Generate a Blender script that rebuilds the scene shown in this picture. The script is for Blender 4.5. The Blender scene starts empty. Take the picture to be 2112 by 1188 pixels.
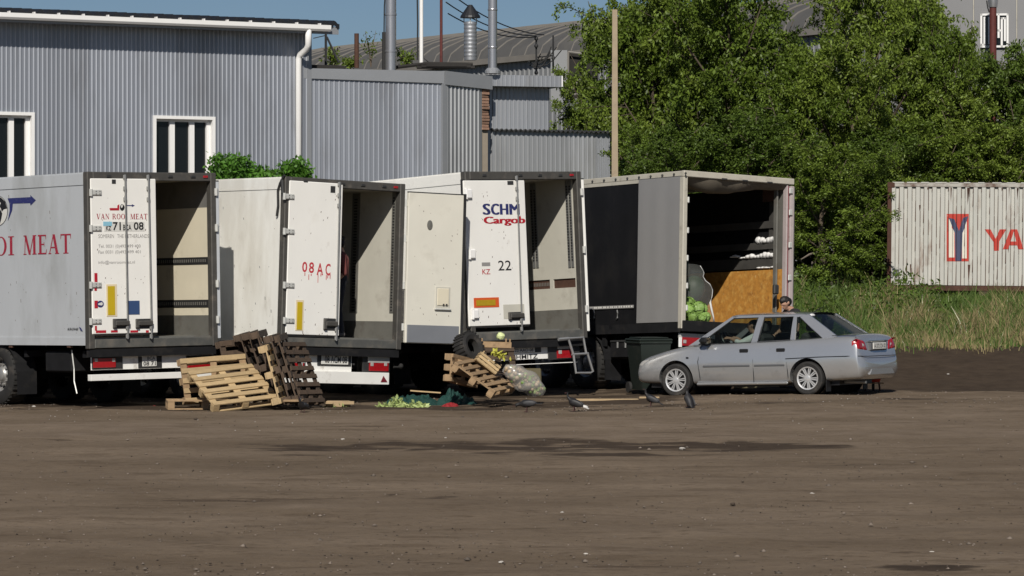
import bpy, math, random
import numpy as np
from mathutils import Vector, Matrix, noise as mnoise
random.seed(7); RNG = np.random.default_rng(7)
sc = bpy.context.scene
COL = sc.collection
R = math.radians

# ------------------------------------------------------------------ camera
FOC, CX, HY, CAMZ = 7500.0, 1056.0, 560.0, 2.2
cam_d = bpy.data.cameras.new('camera'); cam = bpy.data.objects.new('camera', cam_d); COL.objects.link(cam)
cam.location = (0, 0, CAMZ); cam.rotation_euler = (R(90), 0, 0)
cam_d.sensor_width = 36; cam_d.lens = 36*FOC/2112; cam_d.shift_y = (HY-594)/2112
cam_d.clip_start = 0.5; cam_d.clip_end = 3000
sc.camera = cam

# ------------------------------------------------------------------ sky, sun, exposure
SUN_AZ, SUN_EL = 5.0, 37.0           # azimuth the light travels to (0 = away from the camera), elevation
w = bpy.data.worlds.new('World'); sc.world = w; w.use_nodes = True
nt = w.node_tree; nt.nodes.clear()
sky = nt.nodes.new('ShaderNodeTexSky'); sky.sky_type = 'NISHITA'; sky.sun_disc = False
sky.sun_elevation = R(SUN_EL); sky.sun_rotation = R(180+SUN_AZ)
sky.air_density = .7; sky.dust_density = .35; sky.ozone_density = 4.0
bg = nt.nodes.new('ShaderNodeBackground'); bg.inputs['Strength'].default_value = 0.05
ow = nt.nodes.new('ShaderNodeOutputWorld')
nt.links.new(sky.outputs[0], bg.inputs[0]); nt.links.new(bg.outputs[0], ow.inputs[0])
sd = bpy.data.lights.new('sun', 'SUN'); sd.energy = 4.95; sd.angle = R(0.53); sd.color = (1.0, 0.95, 0.87)
so = bpy.data.objects.new('sun', sd); COL.objects.link(so)
sdir = Vector((math.sin(R(SUN_AZ))*math.cos(R(SUN_EL)), math.cos(R(SUN_AZ))*math.cos(R(SUN_EL)), -math.sin(R(SUN_EL))))
so.rotation_euler = sdir.to_track_quat('-Z', 'Y').to_euler(); so.location = (0, -20, 40)
sc.view_settings.view_transform = 'Standard'; sc.view_settings.look = 'None'
sc.view_settings.exposure = -0.18; sc.view_settings.gamma = 1.0

# ------------------------------------------------------------------ materials
MATS = {}
def mat(name, col, rough=.6, metal=0., var=.0, vscale=2., dirt=None, bump=0., bscale=40., isl=0., rnd=0., coat=0., spec=.5, trans=0., stretch=None, sheet=0.):
    """Principled material; var = tone variation by noise, dirt = (colour, amount, scale, threshold), isl/rnd = variation per island / object."""
    m = bpy.data.materials.new(name); m.use_nodes = True; t = m.node_tree; N = t.nodes; L = t.links
    b = N['Principled BSDF']; b.inputs['Roughness'].default_value = rough; b.inputs['Metallic'].default_value = metal
    b.inputs['Specular IOR Level'].default_value = spec
    if coat: b.inputs['Coat Weight'].default_value = coat; b.inputs['Coat Roughness'].default_value = .08
    b.inputs['Base Color'].default_value = (*col, 1)
    out = None
    tc = N.new('ShaderNodeTexCoord'); vec = tc.outputs['Object']
    if stretch:
        mp = N.new('ShaderNodeMapping'); mp.inputs['Scale'].default_value = stretch; L.new(vec, mp.inputs[0]); vec = mp.outputs[0]
    def noise(s, d=5, r=.6):
        n = N.new('ShaderNodeTexNoise'); n.inputs['Scale'].default_value = s; n.inputs['Detail'].default_value = d; n.inputs['Roughness'].default_value = r
        L.new(vec, n.inputs['Vector']); return n.outputs['Fac']
    def scaled(fac, lo, hi):
        r = N.new('ShaderNodeMapRange'); r.inputs['From Min'].default_value = .25; r.inputs['From Max'].default_value = .75
        r.inputs['To Min'].default_value = lo; r.inputs['To Max'].default_value = hi; L.new(fac, r.inputs['Value']); return r.outputs[0]
    def mul(cin, fac):
        x = N.new('ShaderNodeVectorMath'); x.operation = 'SCALE'
        if cin is None: x.inputs[0].default_value = col
        else: L.new(cin, x.inputs[0])
        L.new(fac, x.inputs['Scale']); return x.outputs[0]
    if var: out = mul(out, scaled(noise(vscale), 1-var, 1+var))
    if sheet:      # neighbouring sheets differ a little in tone
        sp = N.new('ShaderNodeSeparateXYZ'); L.new(tc.outputs['Object'], sp.inputs[0]); dv = N.new('ShaderNodeMath'); dv.operation = 'DIVIDE'; dv.inputs[1].default_value = sheet; L.new(sp.outputs[0], dv.inputs[0])
        fl = N.new('ShaderNodeMath'); fl.operation = 'FLOOR'; L.new(dv.outputs[0], fl.inputs[0]); wn = N.new('ShaderNodeTexWhiteNoise'); wn.noise_dimensions = '1D'; L.new(fl.outputs[0], wn.inputs['W'])
        r = N.new('ShaderNodeMapRange'); r.inputs['To Min'].default_value = .90; r.inputs['To Max'].default_value = 1.08; L.new(wn.outputs['Value'], r.inputs['Value']); out = mul(out, r.outputs[0])
    if isl:
        g = N.new('ShaderNodeNewGeometry'); r = N.new('ShaderNodeMapRange'); r.inputs['To Min'].default_value = 1-isl; r.inputs['To Max'].default_value = 1+isl
        L.new(g.outputs['Random Per Island'], r.inputs['Value']); out = mul(out, r.outputs[0])
    if rnd:
        g = N.new('ShaderNodeObjectInfo'); r = N.new('ShaderNodeMapRange'); r.inputs['To Min'].default_value = 1-rnd; r.inputs['To Max'].default_value = 1+rnd
        L.new(g.outputs['Random'], r.inputs['Value']); out = mul(out, r.outputs[0])
    for dd in ([dirt] if dirt and not isinstance(dirt, list) else (dirt or [])):
        dc, da, ds, dt = dd[:4]
        n = noise(ds, 8, .65); r = N.new('ShaderNodeMapRange'); r.inputs['From Min'].default_value = dt; r.inputs['From Max'].default_value = dt+.18
        r.inputs['To Max'].default_value = da; L.new(n, r.inputs['Value'])
        mx = N.new('ShaderNodeMix'); mx.data_type = 'RGBA'; L.new(r.outputs[0], mx.inputs['Factor'])
        if out is None: mx.inputs['A'].default_value = (*col, 1)
        else: L.new(out, mx.inputs['A'])
        mx.inputs['B'].default_value = (*dc, 1); out = mx.outputs['Result']
    if out is not None: L.new(out, b.inputs['Base Color'])
    if bump:
        bp = N.new('ShaderNodeBump'); bp.inputs['Strength'].default_value = bump; bp.inputs['Distance'].default_value = .02
        L.new(noise(bscale), bp.inputs['Height']); L.new(bp.outputs[0], b.inputs['Normal'])
    if trans:
        tr = N.new('ShaderNodeBsdfTranslucent'); tr.inputs['Color'].default_value = (*[min(1, c*1.6) for c in col], 1)
        if out is not None: L.new(out, tr.inputs['Color'])
        ms = N.new('ShaderNodeMixShader'); ms.inputs[0].default_value = trans
        L.new(b.outputs[0], ms.inputs[1]); L.new(tr.outputs[0], ms.inputs[2]); L.new(ms.outputs[0], N['Material Output'].inputs[0])
    MATS[name] = m; return m
def glassmat(name, tint, transp, rough=.05):
    m = bpy.data.materials.new(name); m.use_nodes = True; t = m.node_tree; N = t.nodes; L = t.links; N.remove(N['Principled BSDF'])
    a = N.new('ShaderNodeBsdfTransparent'); a.inputs[0].default_value = (*tint, 1)
    g = N.new('ShaderNodeBsdfPrincipled'); g.inputs['Base Color'].default_value = (.01, .012, .014, 1); g.inputs['Roughness'].default_value = rough
    x = N.new('ShaderNodeMixShader'); x.inputs[0].default_value = 1-transp
    L.new(a.outputs[0], x.inputs[1]); L.new(g.outputs[0], x.inputs[2]); L.new(x.outputs[0], N['Material Output'].inputs[0]); MATS[name] = m; return m
DUST = (.23, .19, .15)
mat('white_paint', (.82, .805, .76), .42, var=.05, vscale=1.2, dirt=[((.62, .58, .50), .6, 1.1, .56), ((.35, .30, .24), .6, 3.2, .64), ((.22, .18, .13), .75, 17, .68)], stretch=(1, 1, .55))
mat('white_side', (.80, .79, .74), .4, var=.05, vscale=.8, dirt=[((.56, .53, .46), .6, .9, .46), ((.40, .36, .30), .55, 3.5, .60), ((.26, .22, .17), .6, 14, .70)], stretch=(1, 1, .35))
mat('silver_side', (.60, .62, .64), .36, metal=.25, var=.06, vscale=.7, dirt=[((.40, .41, .40), .6, .8, .5), ((.30, .29, .27), .5, 3, .62), ((.16, .15, .14), .6, 14, .70)], stretch=(1, 1, .4))
mat('bumper_white', (.80, .79, .75), .5, var=.06, dirt=[((.30, .26, .21), .75, 3.5, .58)])
mat('frame_grey', (.085, .08, .072), .55, metal=.3, var=.2, vscale=4, dirt=[((.20, .17, .14), .6, 5, .55)])
mat('sill_grey', (.13, .13, .12), .5, metal=.4, var=.2, vscale=4, dirt=[((.24, .21, .17), .6, 4, .5)])
mat('chassis', (.011, .011, .012), .8, var=.3, vscale=5, dirt=[((.04, .035, .03), .6, 4, .55)], spec=.2)
mat('steel', (.30, .30, .29), .45, metal=.6, var=.15, vscale=6, dirt=[((.18, .14, .1), .5, 8, .6)])
mat('hinge_pale', (.55, .55, .52), .5, metal=.2, var=.1, vscale=9, dirt=[((.2, .17, .14), .6, 14, .6)])
mat('dark_metal', (.045, .045, .045), .5, metal=.3, var=.2)
mat('liner_beige', (.68, .62, .48), .55, var=.06, vscale=1.5, dirt=[((.33, .28, .2), .5, 2.2, .58), ((.15, .12, .09), .7, 9, .69)])
mat('liner_grey', (.53, .51, .44), .55, var=.08, vscale=1.5, dirt=[((.28, .25, .2), .5, 2, .55), ((.12, .1, .08), .7, 8, .68)])
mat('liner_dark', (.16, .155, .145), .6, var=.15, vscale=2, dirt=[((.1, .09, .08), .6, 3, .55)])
mat('kick', (.19, .185, .165), .45, metal=.3, var=.15, vscale=3, dirt=[((.12, .10, .08), .6, 4, .52)])
mat('kick_blue', (.24, .25, .27), .45, metal=.3, var=.06, vscale=2)
mat('track', (.02, .02, .02), .6, var=.2)
mat('track_stud', (.22, .21, .19), .5, metal=.4)
mat('rubber', (.018, .017, .016), .8, var=.3, vscale=6, dirt=[((.10, .085, .07), .6, 5, .55)], bump=.2)
mat('rim_steel', (.42, .41, .39), .45, metal=.6, var=.15, vscale=8, dirt=[((.12, .1, .08), .7, 7, .52)])
mat('rim_alloy', (.72, .72, .72), .3, metal=.55, var=.05)
mat('red_lens', (.32, .008, .012), .2, var=.15, vscale=20, coat=.5)
mat('clear_lens', (.45, .44, .42), .25, metal=.2, coat=.4)
mat('red_ink', (.42, .012, .025), .5, var=.1, dirt=[((.55, .53, .49), .55, 22, .60)])
mat('dark_red_ink', (.33, .018, .04), .5, var=.06, dirt=[((.55, .53, .49), .55, 22, .60)])
mat('spray_red', (.50, .03, .045), .6, var=.25, vscale=30, dirt=[((.7, .5, .47), .7, 18, .56)])
mat('navy_ink', (.025, .03, .13), .5, var=.06, dirt=[((.55, .53, .49), .55, 22, .60)])
mat('black_ink', (.012, .012, .014), .5, dirt=[((.4, .38, .35), .45, 25, .62)])
mat('grey_ink', (.27, .26, .25), .6)
mat('reflector_yellow', (.52, .37, .01), .35, var=.06, coat=.3)
mat('reflector_pale', (.70, .60, .42), .5)
mat('reflector_orange', (.62, .10, .02), .4, var=.05)
mat('reflector_olive', (.40, .26, .01), .4, var=.1, vscale=15)
mat('blue_square', (.035, .07, .17), .5)
mat('plate_white', (.66, .65, .61), .5, var=.06, dirt=[((.4, .35, .28), .5, 20, .55)])
mat('plate_blue', (.25, .5, .62), .5)
mat('door_inner', (.68, .655, .57), .5, var=.05, vscale=1.5, dirt=[((.45, .42, .35), .5, 1.4, .55), ((.2, .17, .13), .6, 13, .7)])
mat('curtain_black', (.007, .007, .008), .65, var=.25, vscale=1.5, dirt=[((.015, .014, .013), .6, 1.5, .5)], spec=.25)
mat('curtain_grey', (.235, .23, .225), .55, var=.04, vscale=1.2, dirt=[((.2, .19, .18), .5, 1.2, .55)])
mat('roof_rail', (.46, .43, .36), .5, var=.1, vscale=3, dirt=[((.2, .17, .13), .6, 5, .55)])
mat('canopy_cloth', (.17, .145, .11), .85, var=.15, trans=.12)
mat('door_pink', (.42, .36, .35), .5, var=.12, vscale=3, dirt=[((.2, .15, .13), .5, 5, .55)])
mat('stripe_red', (.16, .012, .022), .5)
mat('slat_dark', (.055, .052, .047), .6, var=.25, vscale=4)
mat('floor_wood', (.10, .085, .065), .75, var=.25, vscale=5)
mat('car_silver', (.53, .535, .54), .25, metal=.66, var=.02, vscale=3, dirt=[((.24, .22, .19), .5, 2.2, .56), ((.2, .17, .14), .5, 9, .66)], coat=.9)
mat('car_black', (.012, .012, .013), .4)
mat('car_trim', (.09, .092, .098), .5)
mat('cabin', (.028, .027, .027), .85, var=.2)
mat('seat', (.055, .052, .05), .9, var=.2, vscale=10)
mat('chrome', (.75, .75, .75), .12, metal=1.)
glassmat('car_glass', (.80, .85, .83), .88)
glassmat('window_glass', (.5, .55, .55), .25)
glassmat('rear_glass', (.45, .52, .52), .55, .08)
mat('wood_light', (.43, .31, .165), .75, var=.14, vscale=9, rnd=.14, dirt=[((.22, .14, .07), .6, 7, .6)], bump=.3, stretch=(1, 1, 1))
mat('wood_mid', (.30, .20, .11), .8, var=.2, vscale=9, rnd=.16, dirt=[((.12, .08, .05), .6, 7, .56)], bump=.3)
mat('wood_dark', (.078, .052, .034), .85, var=.25, vscale=8, rnd=.2, dirt=[((.030, .023, .018), .6, 6, .52)], bump=.3)
mat('sheet_grey', (.36, .38, .42), .5, metal=.65, var=.04, vscale=.7, dirt=[((.24, .245, .26), .65, 1.6, .5), ((.17, .17, .175), .5, 5, .62), ((.14, .11, .08), .5, 14, .70)], stretch=(1, 1, .16), sheet=1.13)
mat('sheet_warm', (.37, .38, .39), .5, metal=.65, var=.05, vscale=.7, dirt=[((.24, .24, .235), .65, 1.6, .5), ((.17, .17, .175), .5, 5, .62), ((.14, .11, .08), .5, 14, .70)], stretch=(1, 1, .16), sheet=1.13)
mat('sheet_galv', (.38, .395, .42), .5, metal=.65, var=.06, vscale=.8, dirt=[((.25, .25, .25), .65, 1.6, .5), ((.17, .17, .175), .5, 5, .62), ((.14, .11, .08), .5, 14, .70)], stretch=(1, 1, .16), sheet=1.13)
mat('flashing', (.30, .31, .325), .4, metal=.3, var=.05)
mat('pvc_white', (.82, .81, .79), .35, var=.03, dirt=[((.5, .47, .42), .4, 3, .62)])
mat('roof_dark', (.014, .015, .018), .5, var=.2)
mat('tar', (.02, .018, .016), .9, var=.3)
mat('hangar_roof', (.085, .083, .080), .8, var=.16, vscale=.5, dirt=[((.15, .14, .12), .6, .35, .52), ((.06, .055, .05), .6, 1.2, .55)])
mat('hangar_seam', (.20, .185, .165), .7, var=.15)
mat('hangar_wall', (.24, .245, .25), .5, metal=.2, var=.08, vscale=.6)
mat('panel_far', (.21, .21, .215), .6, var=.06, vscale=.5)
mat('flue', (.48, .48, .50), .3, metal=.75, var=.05, vscale=3, dirt=[((.3, .29, .28), .4, 4, .58)])
mat('rust_red', (.10, .022, .018), .7, var=.25, vscale=8)
mat('rust_brown', (.075, .035, .022), .85, var=.3, vscale=8)
mat('concrete_pole', (.34, .27, .185), .85, var=.12, vscale=3, bump=.2, dirt=[((.22, .17, .12), .5, 5, .55)])
mat('brick', (.27, .16, .11), .9, var=.2, vscale=6, rnd=.3, bump=.4)
mat('mortar', (.33, .28, .22), .95, var=.15)
mat('container_white', (.47, .46, .42), .6, var=.08, vscale=1.5, dirt=[((.42, .42, .38), .6, 1.0, .5), ((.17, .08, .04), .8, 2.2, .56), ((.08, .03, .02), .8, 9, .64)], stretch=(1, 1, .3))
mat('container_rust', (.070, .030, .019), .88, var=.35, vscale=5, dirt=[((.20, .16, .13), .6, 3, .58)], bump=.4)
mat('container_rail', (.40, .38, .34), .7, var=.12, vscale=3, dirt=[((.10, .045, .025), .9, 2.2, .47), ((.05, .025, .018), .8, 8, .6)])
mat('container_red', (.45, .035, .02), .6, var=.12, dirt=[((.4, .36, .32), .6, 6, .62), ((.1, .04, .02), .8, 7, .64)])
mat('container_navy', (.045, .055, .11), .6, var=.15, dirt=[((.4, .38, .35), .6, 6, .62)])
mat('container_cream', (.66, .62, .53), .6, var=.06, dirt=[((.2, .08, .03), .8, 5, .63)])
mat('bark', (.085, .065, .045), .95, var=.3, vscale=7, bump=.5)
mat('twig', (.14, .105, .075), .95, var=.3, vscale=7)
for i, c in enumerate([(.112, .168, .021), (.140, .200, .028), (.088, .138, .020), (.158, .218, .032)]):
    mat('leaf%d' % i, c, .5, isl=.5, trans=.36, spec=.35)
mat('leaf_bright', (.085, .20, .025), .5, isl=.35, trans=.3, spec=.35)
mat('grass_green', (.088, .140, .030), .65, isl=.4, trans=.22, spec=.25)
mat('grass_straw', (.24, .195, .095), .7, isl=.35, trans=.15, spec=.25)
mat('flower_pale', (.6, .58, .42), .8, isl=.2)
mat('cabbage', (.20, .34, .07), .5, var=.25, vscale=14, rnd=.15, dirt=[((.55, .64, .30), .8, 9, .52)], spec=.4, trans=.1)
mat('cabbage_pale', (.62, .68, .34), .5, var=.12, vscale=16)
mat('leaf_yellow', (.50, .48, .08), .55, isl=.35, trans=.2)
mat('onion', (.36, .27, .17), .5, rnd=.3, isl=.5, var=.2, vscale=20)
mat('leaf_scrap', (.38, .46, .17), .55, isl=.35, trans=.2)
mat('melon', (.018, .032, .014), .6, var=.3, vscale=8)
mat('osb', (.44, .20, .035), .7, var=.25, vscale=14, dirt=[((.60, .34, .085), .85, 6.5, .5), ((.20, .075, .015), .85, 5, .55), ((.66, .44, .18), .85, 12, .6)])
mat('board_tan', (.36, .26, .15), .85, var=.18, vscale=6)
mat('green_net', (.007, .048, .040), .7, isl=.45, trans=.15)
mat('red_net', (.27, .018, .022), .6, isl=.3, trans=.1)
mat('bag_white', (.75, .74, .72), .5, var=.1, vscale=10)
mat('sack_film', (.34, .31, .28), .22, var=.22, vscale=14, dirt=[((.27, .30, .13), .8, 4, .52), ((.68, .66, .62), .8, 26, .62)], bump=.8, bscale=22, coat=.4)
mat('olive_board', (.10, .085, .045), .85, var=.2)
mat('bin_green', (.012, .018, .014), .5, var=.12, dirt=[((.06, .055, .045), .5, 5, .56)])
mat('alu', (.42, .42, .42), .4, metal=.6, var=.1)
mat('cart_red', (.60, .06, .03), .55, var=.15)
mat('skin', (.42, .24, .165), .6, var=.06, vscale=12)
mat('hair', (.012, .009, .008), .6, var=.2, vscale=40)
mat('cloth_white', (.72, .71, .68), .85, var=.05, vscale=12)
mat('cloth_black', (.014, .014, .016), .9, var=.2)
mat('cloth_maroon', (.16, .045, .04), .9, var=.15, vscale=9)
mat('cloth_dark', (.022, .024, .032), .9, var=.2, vscale=9)
mat('shoe', (.10, .09, .085), .7)
mat('feather', (.014, .013, .014), .55, var=.3, vscale=30)
mat('feather_grey', (.03, .03, .033), .6, var=.3, vscale=30)
mat('feather_white', (.62, .60, .57), .7)
mat('bird_leg', (.07, .03, .028), .7)
mat('stone', (.16, .13, .105), .95, isl=.45)
mat('paper', (.46, .43, .39), .8, var=.1)
mat('clod', (.052, .038, .027), .95, isl=.4)
mat('cable', (.02, .02, .02), .7)
mat('tan_wall', (.29, .23, .165), .95, var=.15, vscale=2, bump=.3)
mat('wood_grey', (.15, .125, .10), .9, var=.25, vscale=6, rnd=.2)

# film: thin clear polythene
m = bpy.data.materials.new('film'); m.use_nodes = True; N = m.node_tree.nodes; Lk = m.node_tree.links
a_ = N.new('ShaderNodeBsdfTransparent'); x_ = N.new('ShaderNodeMixShader'); x_.inputs[0].default_value = .16
b_ = N['Principled BSDF']; b_.inputs['Base Color'].default_value = (.42, .44, .42, 1); b_.inputs['Roughness'].default_value = .25
Lk.new(a_.outputs[0], x_.inputs[1]); Lk.new(b_.outputs[0], x_.inputs[2]); Lk.new(x_.outputs[0], N['Material Output'].inputs[0]); MATS['film'] = m

m = m.copy(); m.name = 'sack_clear'; MATS['sack_clear'] = m
for n_ in m.node_tree.nodes:
    if n_.type == 'MIX_SHADER': n_.inputs[0].default_value = .34
    if n_.type == 'BSDF_PRINCIPLED': n_.inputs['Base Color'].default_value = (.5, .48, .45, 1); n_.inputs['Roughness'].default_value = .2
# ------------------------------------------------------------------ helpers
def px2w(px, py, D): return Vector(((px-CX)/FOC*D, D, CAMZ+(HY-py)/FOC*D))
def terrain(x, y):
    """height of the ground sheet, metres"""
    def ss(a, b, v):
        t = min(1, max(0, (v-a)/(b-a))); return t*t*(3-2*t)
    z = .12*ss(.5, 5.5, x)*ss(50, 60, y)
    m = ss(3.2, 7.0, x+max(0, y-76)*.5)
    z += m*(.62*ss(63.5, 72, y)+.72*ss(71.5, 87, y))
    z += -.012*ss(30, 10, y)
    return z
class MB:
    def __init__(s): s.v = []; s.f = []; s.m = []
    def add(s, vs, fs, mi=0, M=None):
        o = len(s.v)
        s.v += [tuple(M @ Vector(v)) if M is not None else tuple(v) for v in vs]
        s.f += [tuple(o+i for i in f) for f in fs]; s.m += [mi]*len(fs); return s
    def box(s, x0, y0, z0, x1, y1, z1, M=None, mi=0, b=0.):
        if x0 > x1: x0, x1 = x1, x0
        if y0 > y1: y0, y1 = y1, y0
        if z0 > z1: z0, z1 = z1, z0
        if b:   # bevelled along all edges
            b = min(b, (x1-x0)*.45, (y1-y0)*.45, (z1-z0)*.45); P = []
            for sx, X in ((1, x0), (-1, x1)):
                for sy, Y in ((1, y0), (-1, y1)):
                    for sz, Z in ((1, z0), (-1, z1)):
                        P += [(X, Y+sy*b, Z+sz*b), (X+sx*b, Y, Z+sz*b), (X+sx*b, Y+sy*b, Z)]
            i = lambda a, c, d, k: ((a*2+c)*2+d)*3+k
            F = []
            for a in (0, 1): F += [(i(a, 0, 0, 0), i(a, 1, 0, 0), i(a, 1, 1, 0), i(a, 0, 1, 0)), (i(0, a, 0, 1), i(1, a, 0, 1), i(1, a, 1, 1), i(0, a, 1, 1)), (i(0, 0, a, 2), i(1, 0, a, 2), i(1, 1, a, 2), i(0, 1, a, 2))]
            for a in (0, 1):
                for c in (0, 1):
                    F += [(i(a, c, 0, 0), i(a, c, 1, 0), i(a, c, 1, 1), i(a, c, 0, 1)), (i(a, 0, c, 0), i(a, 1, c, 0), i(a, 1, c, 2), i(a, 0, c, 2)), (i(0, a, c, 1), i(1, a, c, 1), i(1, a, c, 2), i(0, a, c, 2))]
                    for d in (0, 1): F.append((i(a, c, d, 0), i(a, c, d, 1), i(a, c, d, 2)))
            return s.add(P, F, mi, M)
        V = [(x0, y0, z0), (x1, y0, z0), (x1, y1, z0), (x0, y1, z0), (x0, y0, z1), (x1, y0, z1), (x1, y1, z1), (x0, y1, z1)]
        return s.add(V, [(0, 3, 2, 1), (4, 5, 6, 7), (0, 1, 5, 4), (1, 2, 6, 5), (2, 3, 7, 6), (3, 0, 4, 7)], mi, M)
    def tube(s, path, rad, n=8, mi=0, M=None, caps=True):
        P = [Vector(p) for p in path]; rs = rad if isinstance(rad, (list, tuple)) else [rad]*len(P)
        V = []; F = []; up = None
        for i, p in enumerate(P):
            d = (P[min(i+1, len(P)-1)]-P[max(i-1, 0)]).normalized()
            if up is None: up = Vector((0, 0, 1)) if abs(d.z) < .9 else Vector((1, 0, 0))
            a = d.cross(up); a = a.normalized() if a.length > 1e-6 else Vector((1, 0, 0)); b = a.cross(d)
            for k in range(n):
                t = 2*math.pi*k/n; V.append(p+(a*math.cos(t)+b*math.sin(t))*rs[i])
        for i in range(len(P)-1):
            for k in range(n):
                k2 = (k+1) % n; F.append((i*n+k, i*n+k2, (i+1)*n+k2, (i+1)*n+k))
        if caps: F += [tuple(range(n))[::-1], tuple(range((len(P)-1)*n, len(P)*n))]
        return s.add(V, F, mi, M)
    def lathe(s, prof, n=24, mi=0, M=None):
        """profile of (radius, height) turned about local z"""
        V = []; F = []
        for r, z in prof:
            for k in range(n): t = 2*math.pi*k/n; V.append((r*math.cos(t), r*math.sin(t), z))
        for i in range(len(prof)-1):
            for k in range(n): k2 = (k+1) % n; F.append((i*n+k, i*n+k2, (i+1)*n+k2, (i+1)*n+k))
        return s.add(V, F, mi, M)
    def prism(s, pts, ext, mi=0, M=None):
        n = len(pts); e = Vector(ext); V = [Vector(p) for p in pts]+[Vector(p)+e for p in pts]
        return s.add(V, [tuple(range(n))[::-1], tuple(range(n, 2*n))]+[(i, (i+1) % n, n+(i+1) % n, n+i) for i in range(n)], mi, M)
    def poly(s, pts, mi=0, M=None): return s.add(pts, [tuple(range(len(pts)))], mi, M)
    def ball(s, c, r, n=8, M=None, mi=0, jit=0.):
        r = Vector(r) if hasattr(r, '__len__') else Vector((r, r, r)); V = []; F = []; m = n*2
        for i in range(n+1):
            for k in range(m):
                t = math.pi*i/n; p = 2*math.pi*k/m; j = 1+random.uniform(-jit, jit)
                V.append((c[0]+r.x*math.sin(t)*math.cos(p)*j, c[1]+r.y*math.sin(t)*math.sin(p)*j, c[2]+r.z*math.cos(t)*j))
        for i in range(n):
            for k in range(m): F.append((i*m+k, i*m+(k+1) % m, (i+1)*m+(k+1) % m, (i+1)*m+k))
        return s.add(V, F, mi, M)
    def build(s, name, mats, parent=None, smooth=False, loc=None, fix=True):
        me = bpy.data.meshes.new(name); me.from_pydata(s.v, [], s.f)
        for mm in (mats if isinstance(mats, (list, tuple)) else [mats]): me.materials.append(MATS[mm])
        me.polygons.foreach_set('material_index', s.m)
        if fix:
            import bmesh
            bm = bmesh.new(); bm.from_mesh(me); bmesh.ops.recalc_face_normals(bm, faces=bm.faces); bm.to_mesh(me); bm.free()
        if smooth: me.polygons.foreach_set('use_smooth', [True]*len(me.polygons))
        me.update()
        if smooth and smooth is not True:
            me.set_sharp_from_angle(angle=R(smooth))
        return link(name, me, parent, loc)
def link(name, data, parent=None, loc=None):
    o = bpy.data.objects.new(name, data); COL.objects.link(o)
    if parent is not None: o.parent = parent
    if loc is not None: o.location = loc
    return o
def tag(o, label=None, cat=None, group=None, kind=None):
    if label: o['label'] = label
    if cat: o['category'] = cat
    if group: o['group'] = group
    if kind: o['kind'] = kind
    return o
def empty(name, M): o = bpy.data.objects.new(name, None); COL.objects.link(o); o.matrix_world = M; o.empty_display_size = .2; return o
def npmesh(name, V, F4, mats, parent=None, mi=None, smooth=False):
    """fast mesh from numpy: V (n,3), F4 (m,k)"""
    me = bpy.data.meshes.new(name); n, k = F4.shape
    me.vertices.add(len(V)); me.vertices.foreach_set('co', np.asarray(V, np.float32).ravel())
    me.loops.add(n*k); me.loops.foreach_set('vertex_index', np.asarray(F4, np.int32).ravel())
    me.polygons.add(n); me.polygons.foreach_set('loop_start', np.arange(0, n*k, k, dtype=np.int32)); me.polygons.foreach_set('loop_total', np.full(n, k, np.int32))
    for mm in mats: me.materials.append(MATS[mm])
    if mi is not None: me.polygons.foreach_set('material_index', np.asarray(mi, np.int32))
    if smooth: me.polygons.foreach_set('use_smooth', np.ones(n, bool))
    me.update(calc_edges=True); me.validate()
    return link(name, me, parent) if name else me
class Frame:
    """a local frame: x along the face to the right, y into it, z up"""
    def __init__(s, O, yaw=0., pitch=0., roll=0.):
        s.O = Vector(O); s.Rm = (Matrix.Rotation(R(yaw), 3, 'Z') @ Matrix.Rotation(R(pitch), 3, 'X') @ Matrix.Rotation(R(roll), 3, 'Y'))
        s.M = Matrix.Translation(s.O) @ s.Rm.to_4x4()
    def hit(s, px, py, ax=1, off=0.):
        d = s.Rm.transposed() @ Vector(((px-CX)/FOC, 1, (HY-py)/FOC)); c = s.Rm.transposed() @ (Vector((0, 0, CAMZ))-s.O)
        return c+d*((off-c[ax])/d[ax])
    def world(s, p): return s.M @ Vector(p)
    def ground(s, x, y):
        z = -1.
        for _ in range(6):
            p = s.M @ Vector((x, y, z)); z -= p.z-terrain(p.x, p.y)
        return z
def copy_tree(o, parent=None):
    c = o.copy(); COL.objects.link(c)
    if parent is not None: c.parent = parent
    for ch in o.children: copy_tree(ch, c)
    return c
_tc = {}
def text_mesh(s, bold=0., italic=0.):
    cu = bpy.data.curves.new('lettering', 'FONT'); cu.body = s; cu.offset = bold; cu.shear = italic; cu.resolution_u = 3
    ob = bpy.data.objects.new('lettering', cu); COL.objects.link(ob)
    dg = bpy.context.evaluated_depsgraph_get(); me = bpy.data.meshes.new_from_object(ob.evaluated_get(dg))
    COL.objects.unlink(ob); bpy.data.objects.remove(ob); return me
def lettering(s, parent, a, b, plane, off, m, bold=0., italic=0., name='lettering', shear=0., wob=0.):
    """text fitted into the rectangle a..b (local x,z or y,z) on the plane; plane 'y' faces -y, 'x' faces -x"""
    me = text_mesh(s, bold, italic); n = len(me.vertices); co = np.empty(n*3, np.float32); me.vertices.foreach_get('co', co); co = co.reshape(-1, 3)
    lo, hi = co.min(0), co.max(0); u = (co-lo)/np.maximum(hi-lo, 1e-6)
    A = a[0]+(b[0]-a[0])*u[:, 0]; Z = a[1]+(b[1]-a[1])*u[:, 1]+shear*(u[:, 0]-.5)
    if wob: Z = Z+wob*np.sin(u[:, 0]*9)
    O = np.full(n, off); P = np.stack([A, O, Z] if plane == 'y' else [O, A, Z], 1)
    me.vertices.foreach_set('co', P.astype(np.float32).ravel()); me.materials.clear(); me.materials.append(MATS[m]); me.update()
    return link(name, me, parent)
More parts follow.
